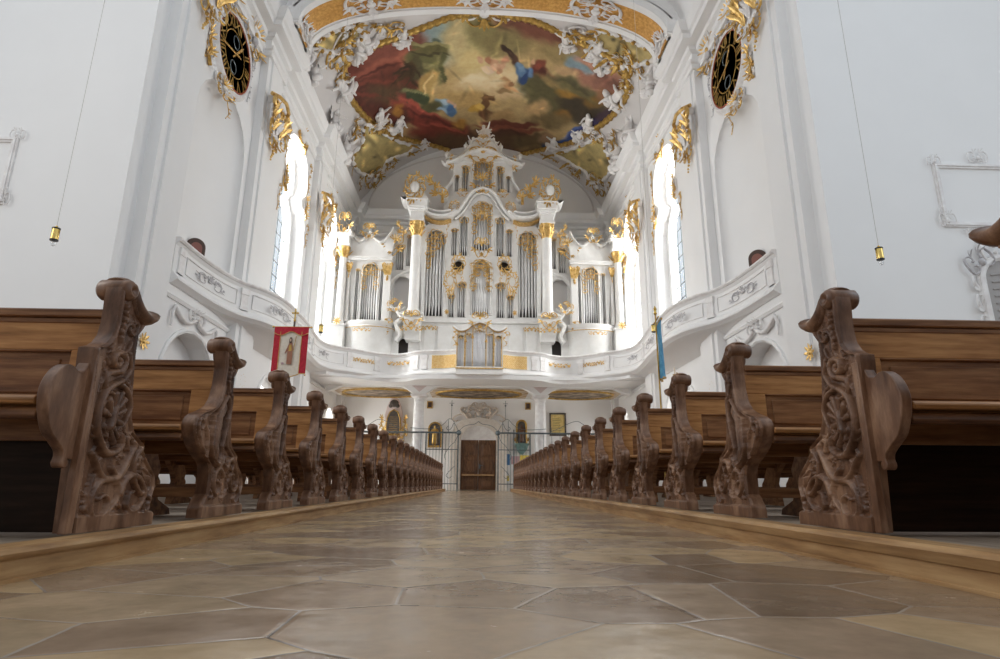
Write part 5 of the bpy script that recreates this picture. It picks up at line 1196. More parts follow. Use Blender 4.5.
# ------------------------------------------------------------------ ceiling fresco and its frame
def lin(c): c = np.array(c, float) / 255; return np.where(c <= .04045, c / 12.92, ((c + .055) / 1.055) ** 2.4)
SPL = [  # (u, v, ru, rv, angle, colour, softness)
 (480, 70, 160, 90, 0, (176, 150, 104), .3), (430, 45, 46, 24, -10, (158, 170, 164), .35), (415, 38, 26, 12, -25, (142, 160, 160), .4), (478, 34, 34, 22, 0, (140, 130, 86), .5), (452, 40, 12, 22, 10, (196, 178, 130), .5),
 (545, 32, 60, 14, 16, (118, 72, 56), .35), (590, 48, 30, 12, 28, (122, 76, 60), .4), (560, 52, 30, 10, 10, (150, 130, 86), .5), (500, 42, 26, 12, 0, (134, 120, 78), .5),
 (365, 78, 36, 44, 0, (104, 50, 38), .25), (390, 52, 34, 16, -28, (130, 74, 60), .3), (378, 68, 40, 6, -24, (150, 84, 66), .4), (360, 100, 22, 18, 20, (84, 42, 32), .3), (395, 88, 26, 22, 0, (100, 52, 38), .35), (385, 96, 22, 10, 0, (88, 66, 44), .5),
 (422, 62, 20, 12, 4, (104, 100, 62), .2), (436, 72, 6, 16, 0, (116, 110, 68), .2), (420, 47, 12, 4, 0, (110, 92, 52), .3), (433, 44, 5, 4, 30, (88, 98, 84), .3), (420, 66, 16, 3, 0, (132, 126, 84), .3), (423, 84, 7, 15, 22, (178, 146, 88), .3), (428, 92, 4, 12, 16, (206, 178, 118), .3),
 (404, 76, 11, 3, 10, (70, 52, 30), .4), (406, 72, 3, 10, 20, (74, 56, 32), .4), (410, 80, 9, 2.5, 50, (66, 48, 28), .4), (398, 80, 8, 2.5, -40, (72, 54, 32), .4), (408, 98, 14, 7, 0, (72, 82, 54), .25), (411, 93, 13, 1.8, 0, (128, 128, 86), .3),
 (470, 85, 36, 14, 0, (196, 168, 116), .5), (490, 78, 34, 12, -8, (222, 200, 156), .5), (484, 66, 20, 8, 0, (208, 186, 146), .45), (510, 92, 34, 7, -4, (206, 180, 136), .5), (460, 100, 30, 8, 0, (184, 152, 98), .5), (468, 62, 16, 14, 0, (214, 192, 134), .6),
 (492, 62, 5, 4, 0, (196, 150, 118), .35), (498, 66, 5, 4, 0, (206, 160, 128), .35), (484, 70, 6, 3, 0, (222, 196, 170), .35), (502, 60, 4, 3, 30, (190, 140, 110), .35), (500, 83, 7, 4, 15, (184, 138, 94), .35), (505, 88, 5, 5, 0, (196, 150, 104), .35),
 (505, 54, 11, 3.2, 38, (66, 44, 34), .2), (512, 60, 8, 4, 50, (88, 60, 44), .3), (520, 74, 8, 8, 0, (58, 84, 124), .2), (516, 70, 4, 5, 0, (92, 122, 156), .3), (524, 80, 5, 4, 20, (64, 96, 150), .25), (534, 70, 9, 9, 0, (98, 46, 36), .25), (538, 64, 6, 4, 0, (122, 66, 48), .3), (524, 87, 10, 5, -18, (224, 210, 178), .35), (545, 76, 9, 4, 20, (168, 120, 90), .4),
 (562, 98, 40, 22, 16, (78, 74, 50), .3), (540, 92, 24, 14, 28, (90, 84, 54), .4), (580, 108, 26, 14, 25, (62, 52, 38), .35), (566, 92, 12, 5, 20, (150, 112, 48), .4), (560, 115, 10, 6, 30, (140, 100, 46), .45), (548, 120, 20, 8, 0, (112, 94, 60), .4), (590, 100, 12, 6, 0, (112, 84, 36), .4),
 (594, 74, 28, 13, 20, (160, 112, 92), .3), (606, 84, 16, 10, 0, (142, 98, 82), .35), (576, 64, 15, 6, 22, (128, 148, 156), .3), (562, 70, 10, 5, 20, (182, 150, 110), .4), (606, 98, 14, 8, 20, (140, 100, 70), .35),
 (443, 108, 10, 6, 12, (116, 148, 176), .2), (436, 103, 6, 3, 30, (140, 170, 190), .3), (448, 112, 6, 4, 0, (84, 116, 150), .3), (446, 104, 3, 2, 0, (200, 160, 130), .3), (428, 108, 10, 7, 0, (88, 84, 52), .35),
 (410, 112, 26, 7, 24, (134, 62, 50), .2), (430, 124, 36, 8, 12, (126, 56, 44), .25), (402, 104, 5, 12, -30, (150, 76, 62), .3), (398, 118, 9, 10, 0, (86, 44, 32), .3), (395, 112, 6, 8, -20, (168, 118, 50), .35), (455, 126, 8, 5, -30, (176, 128, 56), .35), (440, 136, 34, 8, 4, (118, 50, 36), .3), (385, 122, 14, 8, 20, (92, 42, 32), .3),
 (484, 98, 8, 3, -14, (92, 64, 38), .2), (481, 104, 3.2, 9, 0, (110, 76, 46), .25), (474, 110, 7, 4, 0, (190, 150, 66), .3), (484, 114, 7, 5, 0, (104, 70, 44), .3), (505, 124, 28, 3.2, 3, (112, 58, 44), .2), (505, 129, 34, 2.6, 3, (132, 74, 54), .25), (505, 134, 32, 3.5, 3, (84, 48, 34), .3),
 (480, 145, 70, 12, 0, (92, 66, 42), .4), (530, 142, 20, 8, 0, (104, 84, 54), .4), (500, 116, 14, 5, 0, (170, 138, 92), .5), (535, 108, 10, 8, 0, (184, 150, 104), .5),
 (425, 50, 18, 6, 3, (102, 96, 58), .12, 1), (425, 45.5, 20, 1.6, 3, (150, 142, 96), .3, 1), (425, 55, 17, 1.2, 3, (72, 66, 40), .3, 1), (438, 70, 3.2, 14, 0, (92, 90, 56), .15, 1), (435.5, 70, 1.0, 14, 0, (140, 132, 88), .3, 1), (414, 68, 4, 12, 0, (86, 80, 52), .2, 1), (426, 86, 4.5, 14, 20, (190, 158, 98), .2, 1), (423, 86, 1.2, 14, 20, (226, 200, 140), .4, 1), (413, 99, 11, 5.5, 2, (66, 76, 50), .12, 1), (413, 94, 11.5, 1.0, 2, (134, 134, 92), .3, 1),
 (398, 70, 10, 1.3, -28, (58, 42, 26), .3), (400, 74, 12, 1.3, -8, (66, 50, 30), .3), (404, 69, 1.4, 9, -22, (60, 44, 26), .3), (411, 72, 9, 1.3, 36, (62, 46, 28), .3), (394, 79, 10, 1.3, -50, (58, 42, 26), .3), (408, 80, 1.3, 9, 20, (70, 54, 34), .3), (390, 60, 24, 2, -24, (158, 92, 72), .4), (375, 72, 26, 1.6, -22, (86, 40, 30), .4), (370, 84, 22, 1.8, -8, (122, 62, 46), .4), (362, 96, 18, 1.6, 12, (116, 58, 44), .4),
 (478, 62, 4, 3, 20, (206, 160, 128), .3), (486, 60, 3, 4, 0, (176, 122, 92), .3), (491, 66, 5, 2.4, -30, (222, 184, 150), .3), (480, 70, 5, 2, 10, (232, 208, 176), .3), (497, 71, 4, 3, 0, (186, 138, 104), .3), (472, 80, 13, 4.5, -4, (232, 214, 176), .4), (488, 83, 12, 4, 4, (226, 204, 162), .4), (508, 84, 4, 3, 0, (150, 108, 74), .3), (513, 90, 5, 2, 20, (206, 164, 118), .3), (503, 92, 8, 2, 8, (148, 118, 80), .4),
 (504, 53, 9, 2.4, 42, (56, 38, 28), .2), (509, 57, 8, 2, 32, (86, 60, 44), .3), (517, 67, 3, 4, 20, (120, 148, 176), .3), (521, 78, 4, 6, 10, (44, 68, 112), .25), (526, 72, 2.5, 6, -20, (96, 124, 160), .3), (533, 66, 5, 3, 20, (136, 70, 52), .3), (537, 74, 4, 5, 0, (78, 36, 28), .3), (530, 60, 2.4, 2.2, 0, (206, 164, 130), .3), (552, 83, 20, 3, 22, (146, 124, 80), .5), (570, 90, 22, 3, 28, (104, 96, 62), .5), (590, 66, 20, 3, 24, (186, 136, 112), .5), (600, 78, 14, 3, 40, (120, 80, 66), .5),
 (440, 104, 5, 2, 40, (176, 196, 208), .3), (446, 109, 5, 2, -20, (70, 104, 144), .3), (450, 106, 2, 2, 0, (206, 168, 140), .3), (439, 112, 6, 1.6, 20, (150, 176, 196), .3), (415, 108, 24, 1.6, 26, (178, 88, 70), .4), (425, 118, 30, 1.8, 18, (96, 40, 32), .4), (440, 128, 24, 1.6, 10, (164, 78, 60), .4), (484, 97, 9, 1.4, -16, (128, 92, 58), .3), (477, 108, 5, 2.2, 20, (210, 172, 88), .3),
 (578, 130, 22, 6, -32, (44, 62, 118), .2), (574, 127, 16, 1.6, -32, (84, 104, 160), .4), (582, 133, 16, 1.6, -32, (28, 40, 84), .4), (592, 122, 16, 5, -20, (58, 50, 88), .25), (558, 143, 18, 5, -14, (40, 66, 122), .2), (604, 114, 12, 5, -30, (62, 44, 56), .35), (545, 140, 8, 6, 30, (150, 120, 90), .4)]
_rs = np.random.RandomState(7)
def paint(u, v):
    du = 1.9 * np.sin(v * .23 + 1.3 * np.sin(u * .11)) + .7 * np.sin(v * .61 + u * .37); dv = 1.6 * np.sin(u * .19 + 1.1 * np.sin(v * .17)) + .6 * np.sin(u * .57 - v * .43)
    uu, vv = u + du, v + dv; col = np.tile(np.array([170., 146, 102]), (len(u), 1))
    for cx, cy, rx, ry, an, c, sf, *sq in SPL:
        a = R(an); x = (uu - cx) * math.cos(a) + (vv - cy) * math.sin(a); y = -(uu - cx) * math.sin(a) + (vv - cy) * math.cos(a)
        d = np.maximum(np.abs(x / rx), np.abs(y / ry)) if sq else np.sqrt((x / rx) ** 2 + (y / ry) ** 2); k = np.clip((1 + sf - d) / (2 * sf), 0, 1); k = (k * k * (3 - 2 * k))[:, None]
        col = col * (1 - k) + np.array(c) * k
    for i in range(260):                                 # loose brush strokes of lighter and darker paint
        cx, cy = _R2[i, 0] * 290 + 335, _R2[i, 1] * 150 + 10; a = _R2[i, 2] * 3.14; rx = 3 + 9 * _R2[i, 3]; ry = 1 + 2 * _R2[i, 4]
        x = (u - cx) * math.cos(a) + (v - cy) * math.sin(a); y = -(u - cx) * math.sin(a) + (v - cy) * math.cos(a)
        k = np.clip(1.2 - np.sqrt((x / rx) ** 2 + (y / ry) ** 2), 0, 1)[:, None] * .55; col = col * (1 + k * (_R2[i, 5] - .45) * .9)
    return np.clip(col * 1.04, 0, 255)
_R2 = _rs.rand(260, 6)
_R3 = _rs.rand(60, 6)
def paint_olive(u, v):
    col = np.tile(np.array([188., 168, 112]), (len(u), 1))
    for i in range(60):
        for cx0, cy0 in ((375, 152), (590, 152), (330, 52), (640, 55)):
            cx, cy = cx0 + (_R3[i, 0] - .5) * 80, cy0 + (_R3[i, 1] - .5) * 60; a = _R3[i, 2] * 3.14; rx = 2 + 8 * _R3[i, 3]; ry = 1.2 + 3 * _R3[i, 4]
            x = (u - cx) * math.cos(a) + (v - cy) * math.sin(a); y = -(u - cx) * math.sin(a) + (v - cy) * math.cos(a)
            k = np.clip(1.2 - np.sqrt((x / rx) ** 2 + (y / ry) ** 2), 0, 1)[:, None] * .9; col = col * (1 + k * (_R3[i, 5] - .62) * 1.3)
    return np.clip(col, 0, 255)
def vpatch(poly, off, fn, rings, seg, name, parent):
    c = on_vault(sum(p[0] for p in poly) / len(poly), sum(p[1] for p in poly) / len(poly), off)
    bd = smoothpath([(u, v, 0) for u, v in poly], max(2, seg // len(poly)), True); bd = [on_vault(p.x, p.y, off) for p in bd]; n = len(bd)
    th0 = math.atan2(c.x, c.z - VZ); vs = []
    for k in range(1, rings + 1):
        t = k / rings
        for p in bd:
            th = th0 + (math.atan2(p.x, p.z - VZ) - th0) * t; y = c.y + (p.y - c.y) * t
            vs.append(((VR - off) * math.sin(th), y, VZ + (VR - off) * math.cos(th)))
    vs.append(((VR - off) * math.sin(th0), c.y, VZ + (VR - off) * math.cos(th0))); L = len(vs) - 1; fs = [(L, (i + 1) % n, i) for i in range(n)]
    for k in range(rings - 1):
        for i in range(n): j = (i + 1) % n; fs.append((k * n + i, k * n + j, (k + 1) * n + j, (k + 1) * n + i))
    me = bpy.data.meshes.new(name); me.from_pydata(vs, [], fs); me.update()
    u, v = proj(np.array(vs)); col = lin(fn(u, v)); at = me.color_attributes.new('paint', 'FLOAT_COLOR', 'POINT')
    at.data.foreach_set('color', np.hstack([col, np.ones((len(vs), 1))]).ravel()); me.polygons.foreach_set('use_smooth', [True] * len(fs))
    o = link(name, me, 'fresco', parent); return o, bd
FR = [(480, 13), (452, 16), (425, 26), (400, 36), (374, 46), (348, 60), (338, 80), (348, 101), (364, 120), (384, 134), (406, 141), (430, 146), (452, 152), (480, 157), (510, 155), (530, 151), (550, 146), (572, 140), (590, 129), (606, 117), (619, 102), (625, 84), (620, 66), (600, 52), (575, 41), (552, 30), (528, 20), (503, 15)]
fr = empty('ceiling_fresco'); tag(fr, 'large painted ceiling picture of clouds, red drapery and winged figures in a gilt frame', 'fresco')
o, bd = vpatch(FR, .03, paint, 90, 336, 'painting', fr)
def vframe(bd, r, name, m, parent, fr_=1.0, wob=0.0):
    b = MB(); n = len(bd); b.tube(bd, [r * (1 + wob * math.sin(i * 1.9)) for i in range(n)], 6, closed=True); return b.build(name, m, parent, 60)
vframe(bd, .17, 'gilt_frame', 'old_gold', fr, wob=.22)
def up_at(u, v, f): 
    p = f(u, v); q = f(u, v - 4) - p; return p, q.normalized()
def vrot(u, v, tilt=0.0, off=.1):
    p, z = up_at(u, v, lambda a, b_: on_vault(a, b_, off)); nin = Vector((-p.x, 0, VZ - p.z)).normalized(); y = -nin; z = (z - y * z.dot(y)).normalized(); x = y.cross(z)
    return p, Matrix((x, y, z)).transposed() @ Matrix.Rotation(tilt, 3, 'Y')
CART = {'lower left': [(361, 128), (369, 126), (377, 130), (383, 136), (397, 143), (411, 147), (405, 154), (391, 159), (384, 163), (380, 173), (369, 177), (357, 174), (350, 163), (352, 154), (359, 146), (360, 137)],
        'lower right': [(562, 150), (576, 145), (589, 139), (598, 134), (603, 141), (603, 148), (608, 157), (609, 168), (602, 178), (589, 181), (584, 171), (573, 165), (564, 159), (551, 152)],
        'upper left': [(310, 46), (322, 37), (335, 31), (352, 29), (357, 38), (346, 46), (340, 53), (324, 54), (314, 51)],
        'upper right': [(594, 30), (608, 31), (622, 36), (636, 42), (650, 48), (659, 53), (648, 59), (628, 64), (614, 62), (601, 55), (592, 44)]}
for nm, poly in CART.items():
    e = empty('ceiling_cartouche'); tag(e, 'olive-gold painted cartouche in a shell frame at the %s corner of the big fresco' % nm, 'cartouche', 'corner cartouches round the fresco')
    o, bd2 = vpatch(poly, .05, paint_olive, 16, 96, 'painting', e)
    vframe(bd2, .13, 'scroll_frame', 'stucco', e, wob=.3)
    b = MB(); 
    for i in range(0, len(bd2), 7):
        p = bd2[i]; nin = Vector((-p.x, 0, VZ - p.z)).normalized(); cc = on_vault(sum(q[0] for q in poly) / len(poly), sum(q[1] for q in poly) / len(poly), .05); out = (p - cc).normalized()
        b.leaf(p + nin * .08, out + nin * .3, nin, .5 + .3 * math.sin(i), .11, .4); b.ball(p + nin * .12, .1, 6, 4)
    b.build('gilt_leaves', 'old_gold', e, 60)

# ------------------------------------------------------------------ stucco putti
def putto_mesh(v):
    s = [1, -1, 1][v % 3]
    arm = [((.24, -.10, .58), (.36, -.16, .70)), ((.22, -.04, .74), (.30, -.12, .92)), ((.24, -.06, .56), (.22, -.26, .52))]; aR = arm[v % 3]; aL = arm[(v + 1) % 3]
    kn = [((.13, -.20, .26), (.14, -.10, .06)), ((.14, -.06, .16), (.16, .06, -.06)), ((.16, -.18, .34), (.20, -.26, .12))]; kR = kn[v % 3]; kL = kn[(v + 2) % 3]
    N = [(0, 0, .36, .125), (0, -.03, .50, .13), (0, 0, .64, .115), (0, 0, .73, .055), (0, -.02, .84, .105), (0, -.01, .92, .075)]; E_ = [(0, 1), (1, 2), (2, 3), (3, 4), (4, 5)]
    for sg, a, k in ((1, aR, kR), (-1, aL, kL)):
        i = len(N); N += [(sg * .12, 0, .665, .055), (sg * a[0][0], a[0][1], a[0][2], .045), (sg * a[1][0], a[1][1], a[1][2], .032), (sg * (a[1][0] + .03), a[1][1] - .04, a[1][2] + .04, .024)]; E_ += [(2, i), (i, i + 1), (i + 1, i + 2), (i + 2, i + 3)]
        i = len(N); N += [(sg * .08, -.02, .33, .085), (sg * k[0][0], k[0][1], k[0][2], .062), (sg * k[1][0], k[1][1], k[1][2], .036), (sg * k[1][0], k[1][1] - .09, k[1][2] - .03, .028)]; E_ += [(0, i), (i, i + 1), (i + 1, i + 2), (i + 2, i + 3)]
    return skin(N, E_, 'body', 1)
PM = [putto_mesh(i) for i in range(3)]
wm = MB()
for s in (-1, 1):
    for k in range(3): wm.leaf((s * .05, .08, .66 - .03 * k), (s * (1 - .1 * k), .45, .45 - .40 * k), (0, -1, 0), .34 - .04 * k, .085, .1)
WING = wm.mesh('wings', 60); cm = MB()
for i in range(7): cm.ball((.28 * math.cos(i * .9), .04 + .1 * math.sin(i * 2.1), .12 + .09 * math.sin(i * .9)), (.17, .13, .12), 8, 5)
CLOUD = cm.mesh('cloud', 60); dm = MB()
dm.tube([(-.16, -.08, .42), (0, -.15, .38), (.15, -.10, .34), (.30, .0, .30), (.42, .05, .40), (.50, .05, .34)], [.05, .06, .06, .05, .035, .02], 7); DRAPE = dm.mesh('sash', 60)
for me_, mt in ((WING, 'stucco'), (CLOUD, 'stucco'), (DRAPE, 'stucco')): me_.materials.append(M[mt])
for p_ in PM: p_.materials.append(M['stucco'])
def putto(v, loc, rot, s, label, group, cloud=True):
    e = bpy.data.objects.new('putto_statue', None); C.objects.link(e)
    if isinstance(rot, Matrix): e.matrix_world = Matrix.Translation(loc) @ rot.to_4x4() @ Matrix.Diagonal((s, s, s, 1))
    else: e.location = loc; e.rotation_euler = rot; e.scale = (s, s, s)
    for nm, me_ in (('body', PM[v % 3]), ('wings', WING), ('sash', DRAPE)) + ((('cloud', CLOUD),) if cloud else ()):
        o = bpy.data.objects.new(nm, me_); C.objects.link(o); o.parent = e
    tag(e, label, 'putto', group); return e
PV = [(352, 58, 0, 1.5, .3, 'over the red drapery at the top left of the fresco frame'), (366, 46, 1, 1.4, -.3, 'at the upper left corner of the fresco frame, by the pale sky'), (397, 42, 2, 1.2, .2, 'on the gilt frame below the left end of the pale sky'),
      (346, 92, 0, 1.7, -.5, 'leaning in from the left edge of the fresco'), (376, 122, 1, 1.5, .1, 'on the lower left bend of the fresco frame'), (391, 128, 2, 1.4, .5, 'right of the lower left cartouche, arm raised over the red drapery'),
      (564, 44, 0, 1.2, -.2, 'on the gilt frame at the upper right of the fresco'), (588, 52, 1, 1.5, .4, 'beside the upper right cartouche'), (600, 66, 2, 1.4, -.6, 'on the right bend of the frame under the upper right cartouche'),
      (606, 96, 0, 1.7, .6, 'leaning in from the right edge of the fresco'), (587, 124, 1, 1.4, -.1, 'standing over the blue drapery at the lower right of the fresco'), (574, 134, 2, 1.3, .3, 'reclining just above the lower right cartouche'), (550, 143, 0, 1.4, .1, 'on the bottom frame left of the blue drapery'), (420, 143, 2, 1.0, .2, 'on the bottom frame right of the lower left cartouche')]
for u, v, k, s, tl, lb in PV:
    p, m = vrot(u, v + 6, tl, .12); putto(k, p, m, s, 'white stucco putto ' + lb, 'stucco putti round the fresco')
# rocaille bursts along the frame
VO = [('crest', 480, 12, 0, 2.6, 2.0), ('bough', 340, 45, .6, 1.9, 1.9), ('crest', 335, 60, .4, 1.4, 1.2), ('bough', 352, 133, 0, 1.3, 1.6), ('crest', 372, 180, .1, 1.5, 1.6), ('crest', 388, 165, -.4, 1.0, .9), ('sprig', 414, 153, -.1, 1.4, 1.2), ('crest', 377, 128, .2, 1.5, 1.0),
      ('crest', 620, 64, -.3, 1.4, 1.2), ('bough', 611, 140, 0, 1.3, 1.7), ('bough', 626, 142, .1, 1.2, 1.7), ('crest', 596, 184, -.1, 1.6, 1.6), ('crest', 573, 170, .4, 1.0, .9), ('sprig', 547, 157, .1, 1.4, 1.2), ('crest', 592, 134, -.2, 1.5, 1.0), ('bough', 575, 33, 1.2, 1.5, 1.8), ('bough', 385, 30, -1.2, 1.5, 1.8), ('bough', 630, 60, -.8, 1.3, 1.6), ('drop', 358, 186, 0, 1.2, 1.2), ('drop', 607, 188, 0, 1.2, 1.2), ('crest', 338, 82, 1.4, .9, .8), ('crest', 624, 84, -1.4, .9, .8)]
pos_w = {0: 'top'}
for i, (k, u, v, tl, sx, sz) in enumerate(VO):
    p, m = vrot(u, v, tl, .06); side = 'left' if u < 470 else ('right' if u > 490 else 'middle'); hgt = 'upper' if v < 70 else ('mid' if v < 120 else 'lower')
    where = {'crest': 'shell crest', 'bough': 'branching spray', 'sprig': 'leafy sprig', 'drop': 'hanging garland'}[k]
    place_ornament(k, p, m, (sx, 1.3, sz), 'rocaille_ornament', 'white and dull gold %s on the vault, %s %s edge of the fresco' % (where, hgt, side), 'ornament', 'rocaille round the fresco', gold='old_gold')
# white stucco figures on the gilded arch soffit
for i, (t, k, nm) in enumerate(((-.42, 'crest', 'left of its middle'), (.0, 'crest', 'at its middle'), (.42, 'crest', 'right of its middle'), (-.93, 'bough', 'at its left foot'), (.93, 'bough', 'at its right foot'))):
    A = arch_pts(19.46, n=200); q = A[int(100 + t * 100 * .98)]; q2 = A[min(int(100 + t * 98) + 1, 200)]; tx = (Vector(q2) - Vector(q)).normalized(); nin = Vector((tx.z, 0, -tx.x)); nin = nin if nin.z < 0 or abs(q[0]) > 6 else -nin
    if nin.dot(Vector((-q[0], 0, 17 - q[2]))) < 0: nin = -nin
    y = -nin; z = Vector((0, -1, 0)); x = y.cross(z); place_ornament(k, Vector(q) + nin * .03, Matrix((x, y, z)).transposed(), (2.0 if abs(t) < .5 else 1.3, 1.4, 1.05), 'rocaille_ornament', 'white rocaille on the gold mosaic band of the arch, %s' % nm, 'ornament', 'rocaille on the arch band', gold='stucco')
# figures seated on the cornice
for s, nm in ((-1, 'left'), (1, 'right')):
    for j, (y, v) in enumerate(((20.9, 0), (26.2, 1), (28.6, 2), (22.2, 2))):
        putto(v, (s * 7.35, y, 16.9), (0, 0, -s * R(90) + .4 * j), 1.7 if j != 3 else 1.3, 'stucco putto seated on the %s wall cornice, %s from the arch' % (nm, ['first', 'third', 'fourth', 'second'][j]), 'putti on the cornice')
# ------------------------------------------------------------------ wall ornament: gilded capitals, window crests, garlands
WALLX = W - .02
for s, nm in ((-1, 'left'), (1, 'right')):
    rz = R(90) if s < 0 else R(-90)
    for j, (y0, y1) in enumerate(PIL[:3]):
        zc = (13.75, 13.1, 12.95)[j]; y0, y1 = (y0 + .15, y1 + .15) if j == 0 else (y0, y1)
        place_ornament('capital', (s * (W - .34), (y0 + y1) / 2, zc), (0, 0, rz), (1.65, 1.6, 1.55), 'pilaster_capital', 'gilded leafy capital on the %s wall, on the %s pilaster from the crossing' % (nm, ORD[j]), 'capital', 'gilded pilaster capitals')
    place_ornament('capital', (s * (W - .34), 33.6, 13.2), (0, 0, rz), (1.3, 1.5, 1.4), 'pilaster_capital', 'gilded leafy capital on the %s wall beside the organ' % nm, 'capital', 'gilded pilaster capitals')
    for j, yc in enumerate(WIN):
        wn = 'nearer' if j == 0 else 'farther'
        place_ornament('ring', (s * WALLX, yc + .2, 15.3), (0, 0, rz), (1.5, 1.3, 1.05), 'window_crest', 'gilded scroll wreath over the %s tall window, %s wall' % (wn, nm), 'ornament', 'crests over the windows')
        for q in (-1, 1):
            sd = 'near' if q < 0 else 'far'
            place_ornament('bough', (s * WALLX, yc + q * 1.45, 12.45), (0, 0, rz), (.9 * q, 1.2, 1.15), 'window_ornament', 'gilded spray at the waist of the %s %s window, %s side' % (wn, nm, sd), 'ornament', 'sprays at the window waists')
            place_ornament('drop', (s * WALLX, yc + q * 1.62, 14.0), (0, 0, rz), (.75, 1.2, 1.5), 'window_garland', 'gilded garland beside the upper light of the %s %s window, %s side' % (wn, nm, sd), 'garland', 'garlands beside the windows')
            place_ornament('drop', (s * WALLX, yc + q * 1.95, 11.3), (0, 0, rz), (.7, 1.2, 1.1), 'window_garland', 'gilded garland below the waist of the %s %s window, %s side' % (wn, nm, sd), 'garland', 'garlands beside the windows')
    # clock
    cy, cz, cr = 16.55, 13.68, 1.20
    e = empty('wall_clock', (s * W, cy, cz), rz); tag(e, 'large dark round church clock with gold Roman numerals on the %s wall' % nm, 'clock', 'pair of wall clocks')
    T = Matrix(((1, 0, 0, 0), (0, 0, -1, 0), (0, 1, 0, 0), (0, 0, 0, 1)))       # lathe z -> -y (out of the wall)
    b = MB(); b.lathe([(cr * 1.0, .02), (cr * 1.02, .10), (cr * 1.06, .14), (cr * 1.10, .12), (cr * 1.16, .05), (cr * 1.20, 0.0)], n=64, T=T); b.build('stucco_ring', 'stucco', e, 50)
    b = MB(); b.lathe([(cr * .965, .05), (cr * .965, .105), (cr * 1.0, .11), (cr * 1.015, .09), (cr * 1.015, .02)], n=64, T=T); b.build('rim', 'red_paint', e, 50)
    b = MB(); b.lathe([(.001, .07), (cr * .97, .07)], n=64, T=T); b.build('dial', 'clock_face', e, None)
    for i, tx in enumerate(['XII', 'I', 'II', 'III', 'IV', 'V', 'VI', 'VII', 'VIII', 'IX', 'X', 'XI']):
        cu = bpy.data.curves.new('t', 'FONT'); cu.body = tx; cu.size = .50; cu.align_x = 'CENTER'; cu.align_y = 'CENTER'; cu.extrude = .006; cu.space_character = .9
        oo = bpy.data.objects.new('t', cu); C.objects.link(oo); dg = bpy.context.evaluated_depsgraph_get(); dg.update(); me_ = bpy.data.meshes.new_from_object(oo.evaluated_get(dg)); bpy.data.objects.remove(oo)
        a = -i * PI / 6; b = MB(); b.absorb(me_, Matrix.Translation((-.80 * cr * math.sin(a), -.085, .80 * cr * math.cos(a))) @ Matrix.Rotation(-a, 4, 'Y') @ Matrix.Rotation(PI / 2, 4, 'X')); b.build('numeral', 'old_gold', e, None)
    b = MB(); b.lathe([(cr * .60, .075), (cr * .615, .082), (cr * .63, .075)], n=48, T=T); b.build('minute_ring', 'old_gold', e, 50)
    for q in (.36, -.40):
        b = MB(); T2 = Matrix.Translation((0, 0, q * cr)) @ T; b.lathe([(.19, .075), (.21, .09), (.23, .075)], n=28, T=T2); b.lathe([(.001, .074), (.19, .074)], n=28, T=T2); b.build('small_dial', 'iron', e, 50)
    b = MB(); b.prism([(-.03, -.3), (.03, -.3), (.035, 0), (.05, .55), (0, .78), (-.05, .55), (-.035, 0)], 'y', -.12, -.105, Matrix.Rotation(R(38), 4, 'Y')); b.build('hour_hand', 'gold', e, None)
    b = MB(); b.prism([(-.025, -.35), (.025, -.35), (.03, 0), (.035, .8), (0, 1.02), (-.035, .8), (-.03, 0)], 'y', -.135, -.12, Matrix.Rotation(R(-105), 4, 'Y')); b.build('minute_hand', 'gold', e, None)
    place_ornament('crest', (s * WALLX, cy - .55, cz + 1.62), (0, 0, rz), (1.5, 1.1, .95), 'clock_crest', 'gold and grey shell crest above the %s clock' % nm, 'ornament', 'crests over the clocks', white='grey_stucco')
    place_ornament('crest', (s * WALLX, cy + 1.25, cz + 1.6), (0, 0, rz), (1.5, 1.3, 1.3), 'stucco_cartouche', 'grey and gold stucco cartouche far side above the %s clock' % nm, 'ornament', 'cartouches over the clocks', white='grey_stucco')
    place_ornament('bough', (s * WALLX, cy - 1.50, cz - .95), (0, R(18) * (1 if s < 0 else -1), 0) if False else (0, 0, rz), (1.1 * -1, 1.1, 1.15), 'clock_ornament', 'gilded scrolling spray at the near lower side of the %s clock' % nm, 'ornament', 'sprays under the clocks')
    place_ornament('drop', (s * WALLX, cy + .15, cz - 1.75), (0, 0, rz), (1.3, 1.1, 1.1), 'clock_garland', 'gilded garland hanging under the %s clock' % nm, 'garland', 'garlands under the clocks')
    place_ornament('crest', (s * WALLX, cy - .35, cz - 1.52), (0, 0, rz), (1.2, 1.0, .6), 'clock_ornament', 'gilded scrollwork just below the %s clock face' % nm, 'ornament', 'scrollwork under the clocks')
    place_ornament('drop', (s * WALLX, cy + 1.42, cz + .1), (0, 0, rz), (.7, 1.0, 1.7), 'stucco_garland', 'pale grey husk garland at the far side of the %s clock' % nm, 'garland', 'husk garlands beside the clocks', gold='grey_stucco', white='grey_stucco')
    # stucco swag over the arched opening, gilt consecration stars
    p = P(203 if s < 0 else 752, 326 if s < 0 else 326, x=s * (W - .02)); b = MB()
    e = empty('stucco_swag', (s * WALLX, 16.5, 4.62), rz); tag(e, 'white stucco swag with bow over the low arch on the %s wall' % nm, 'swag', 'stucco swags')
    for q in (-1, 1): b.tube([(q * x, -.06, z) for x, z in [(.05, .12), (.3, -.02), (.6, -.08), (.95, .02), (1.25, .22), (1.32, .05), (1.34, -.35)]], [.05, .06, .065, .06, .05, .05, .03], 7)
    b.build('garland', 'stucco', e, 60); orn_part('crest', (0, -.03, .18), 0, (.9, 1, .5), 'bow', e, 'w', 'stucco')
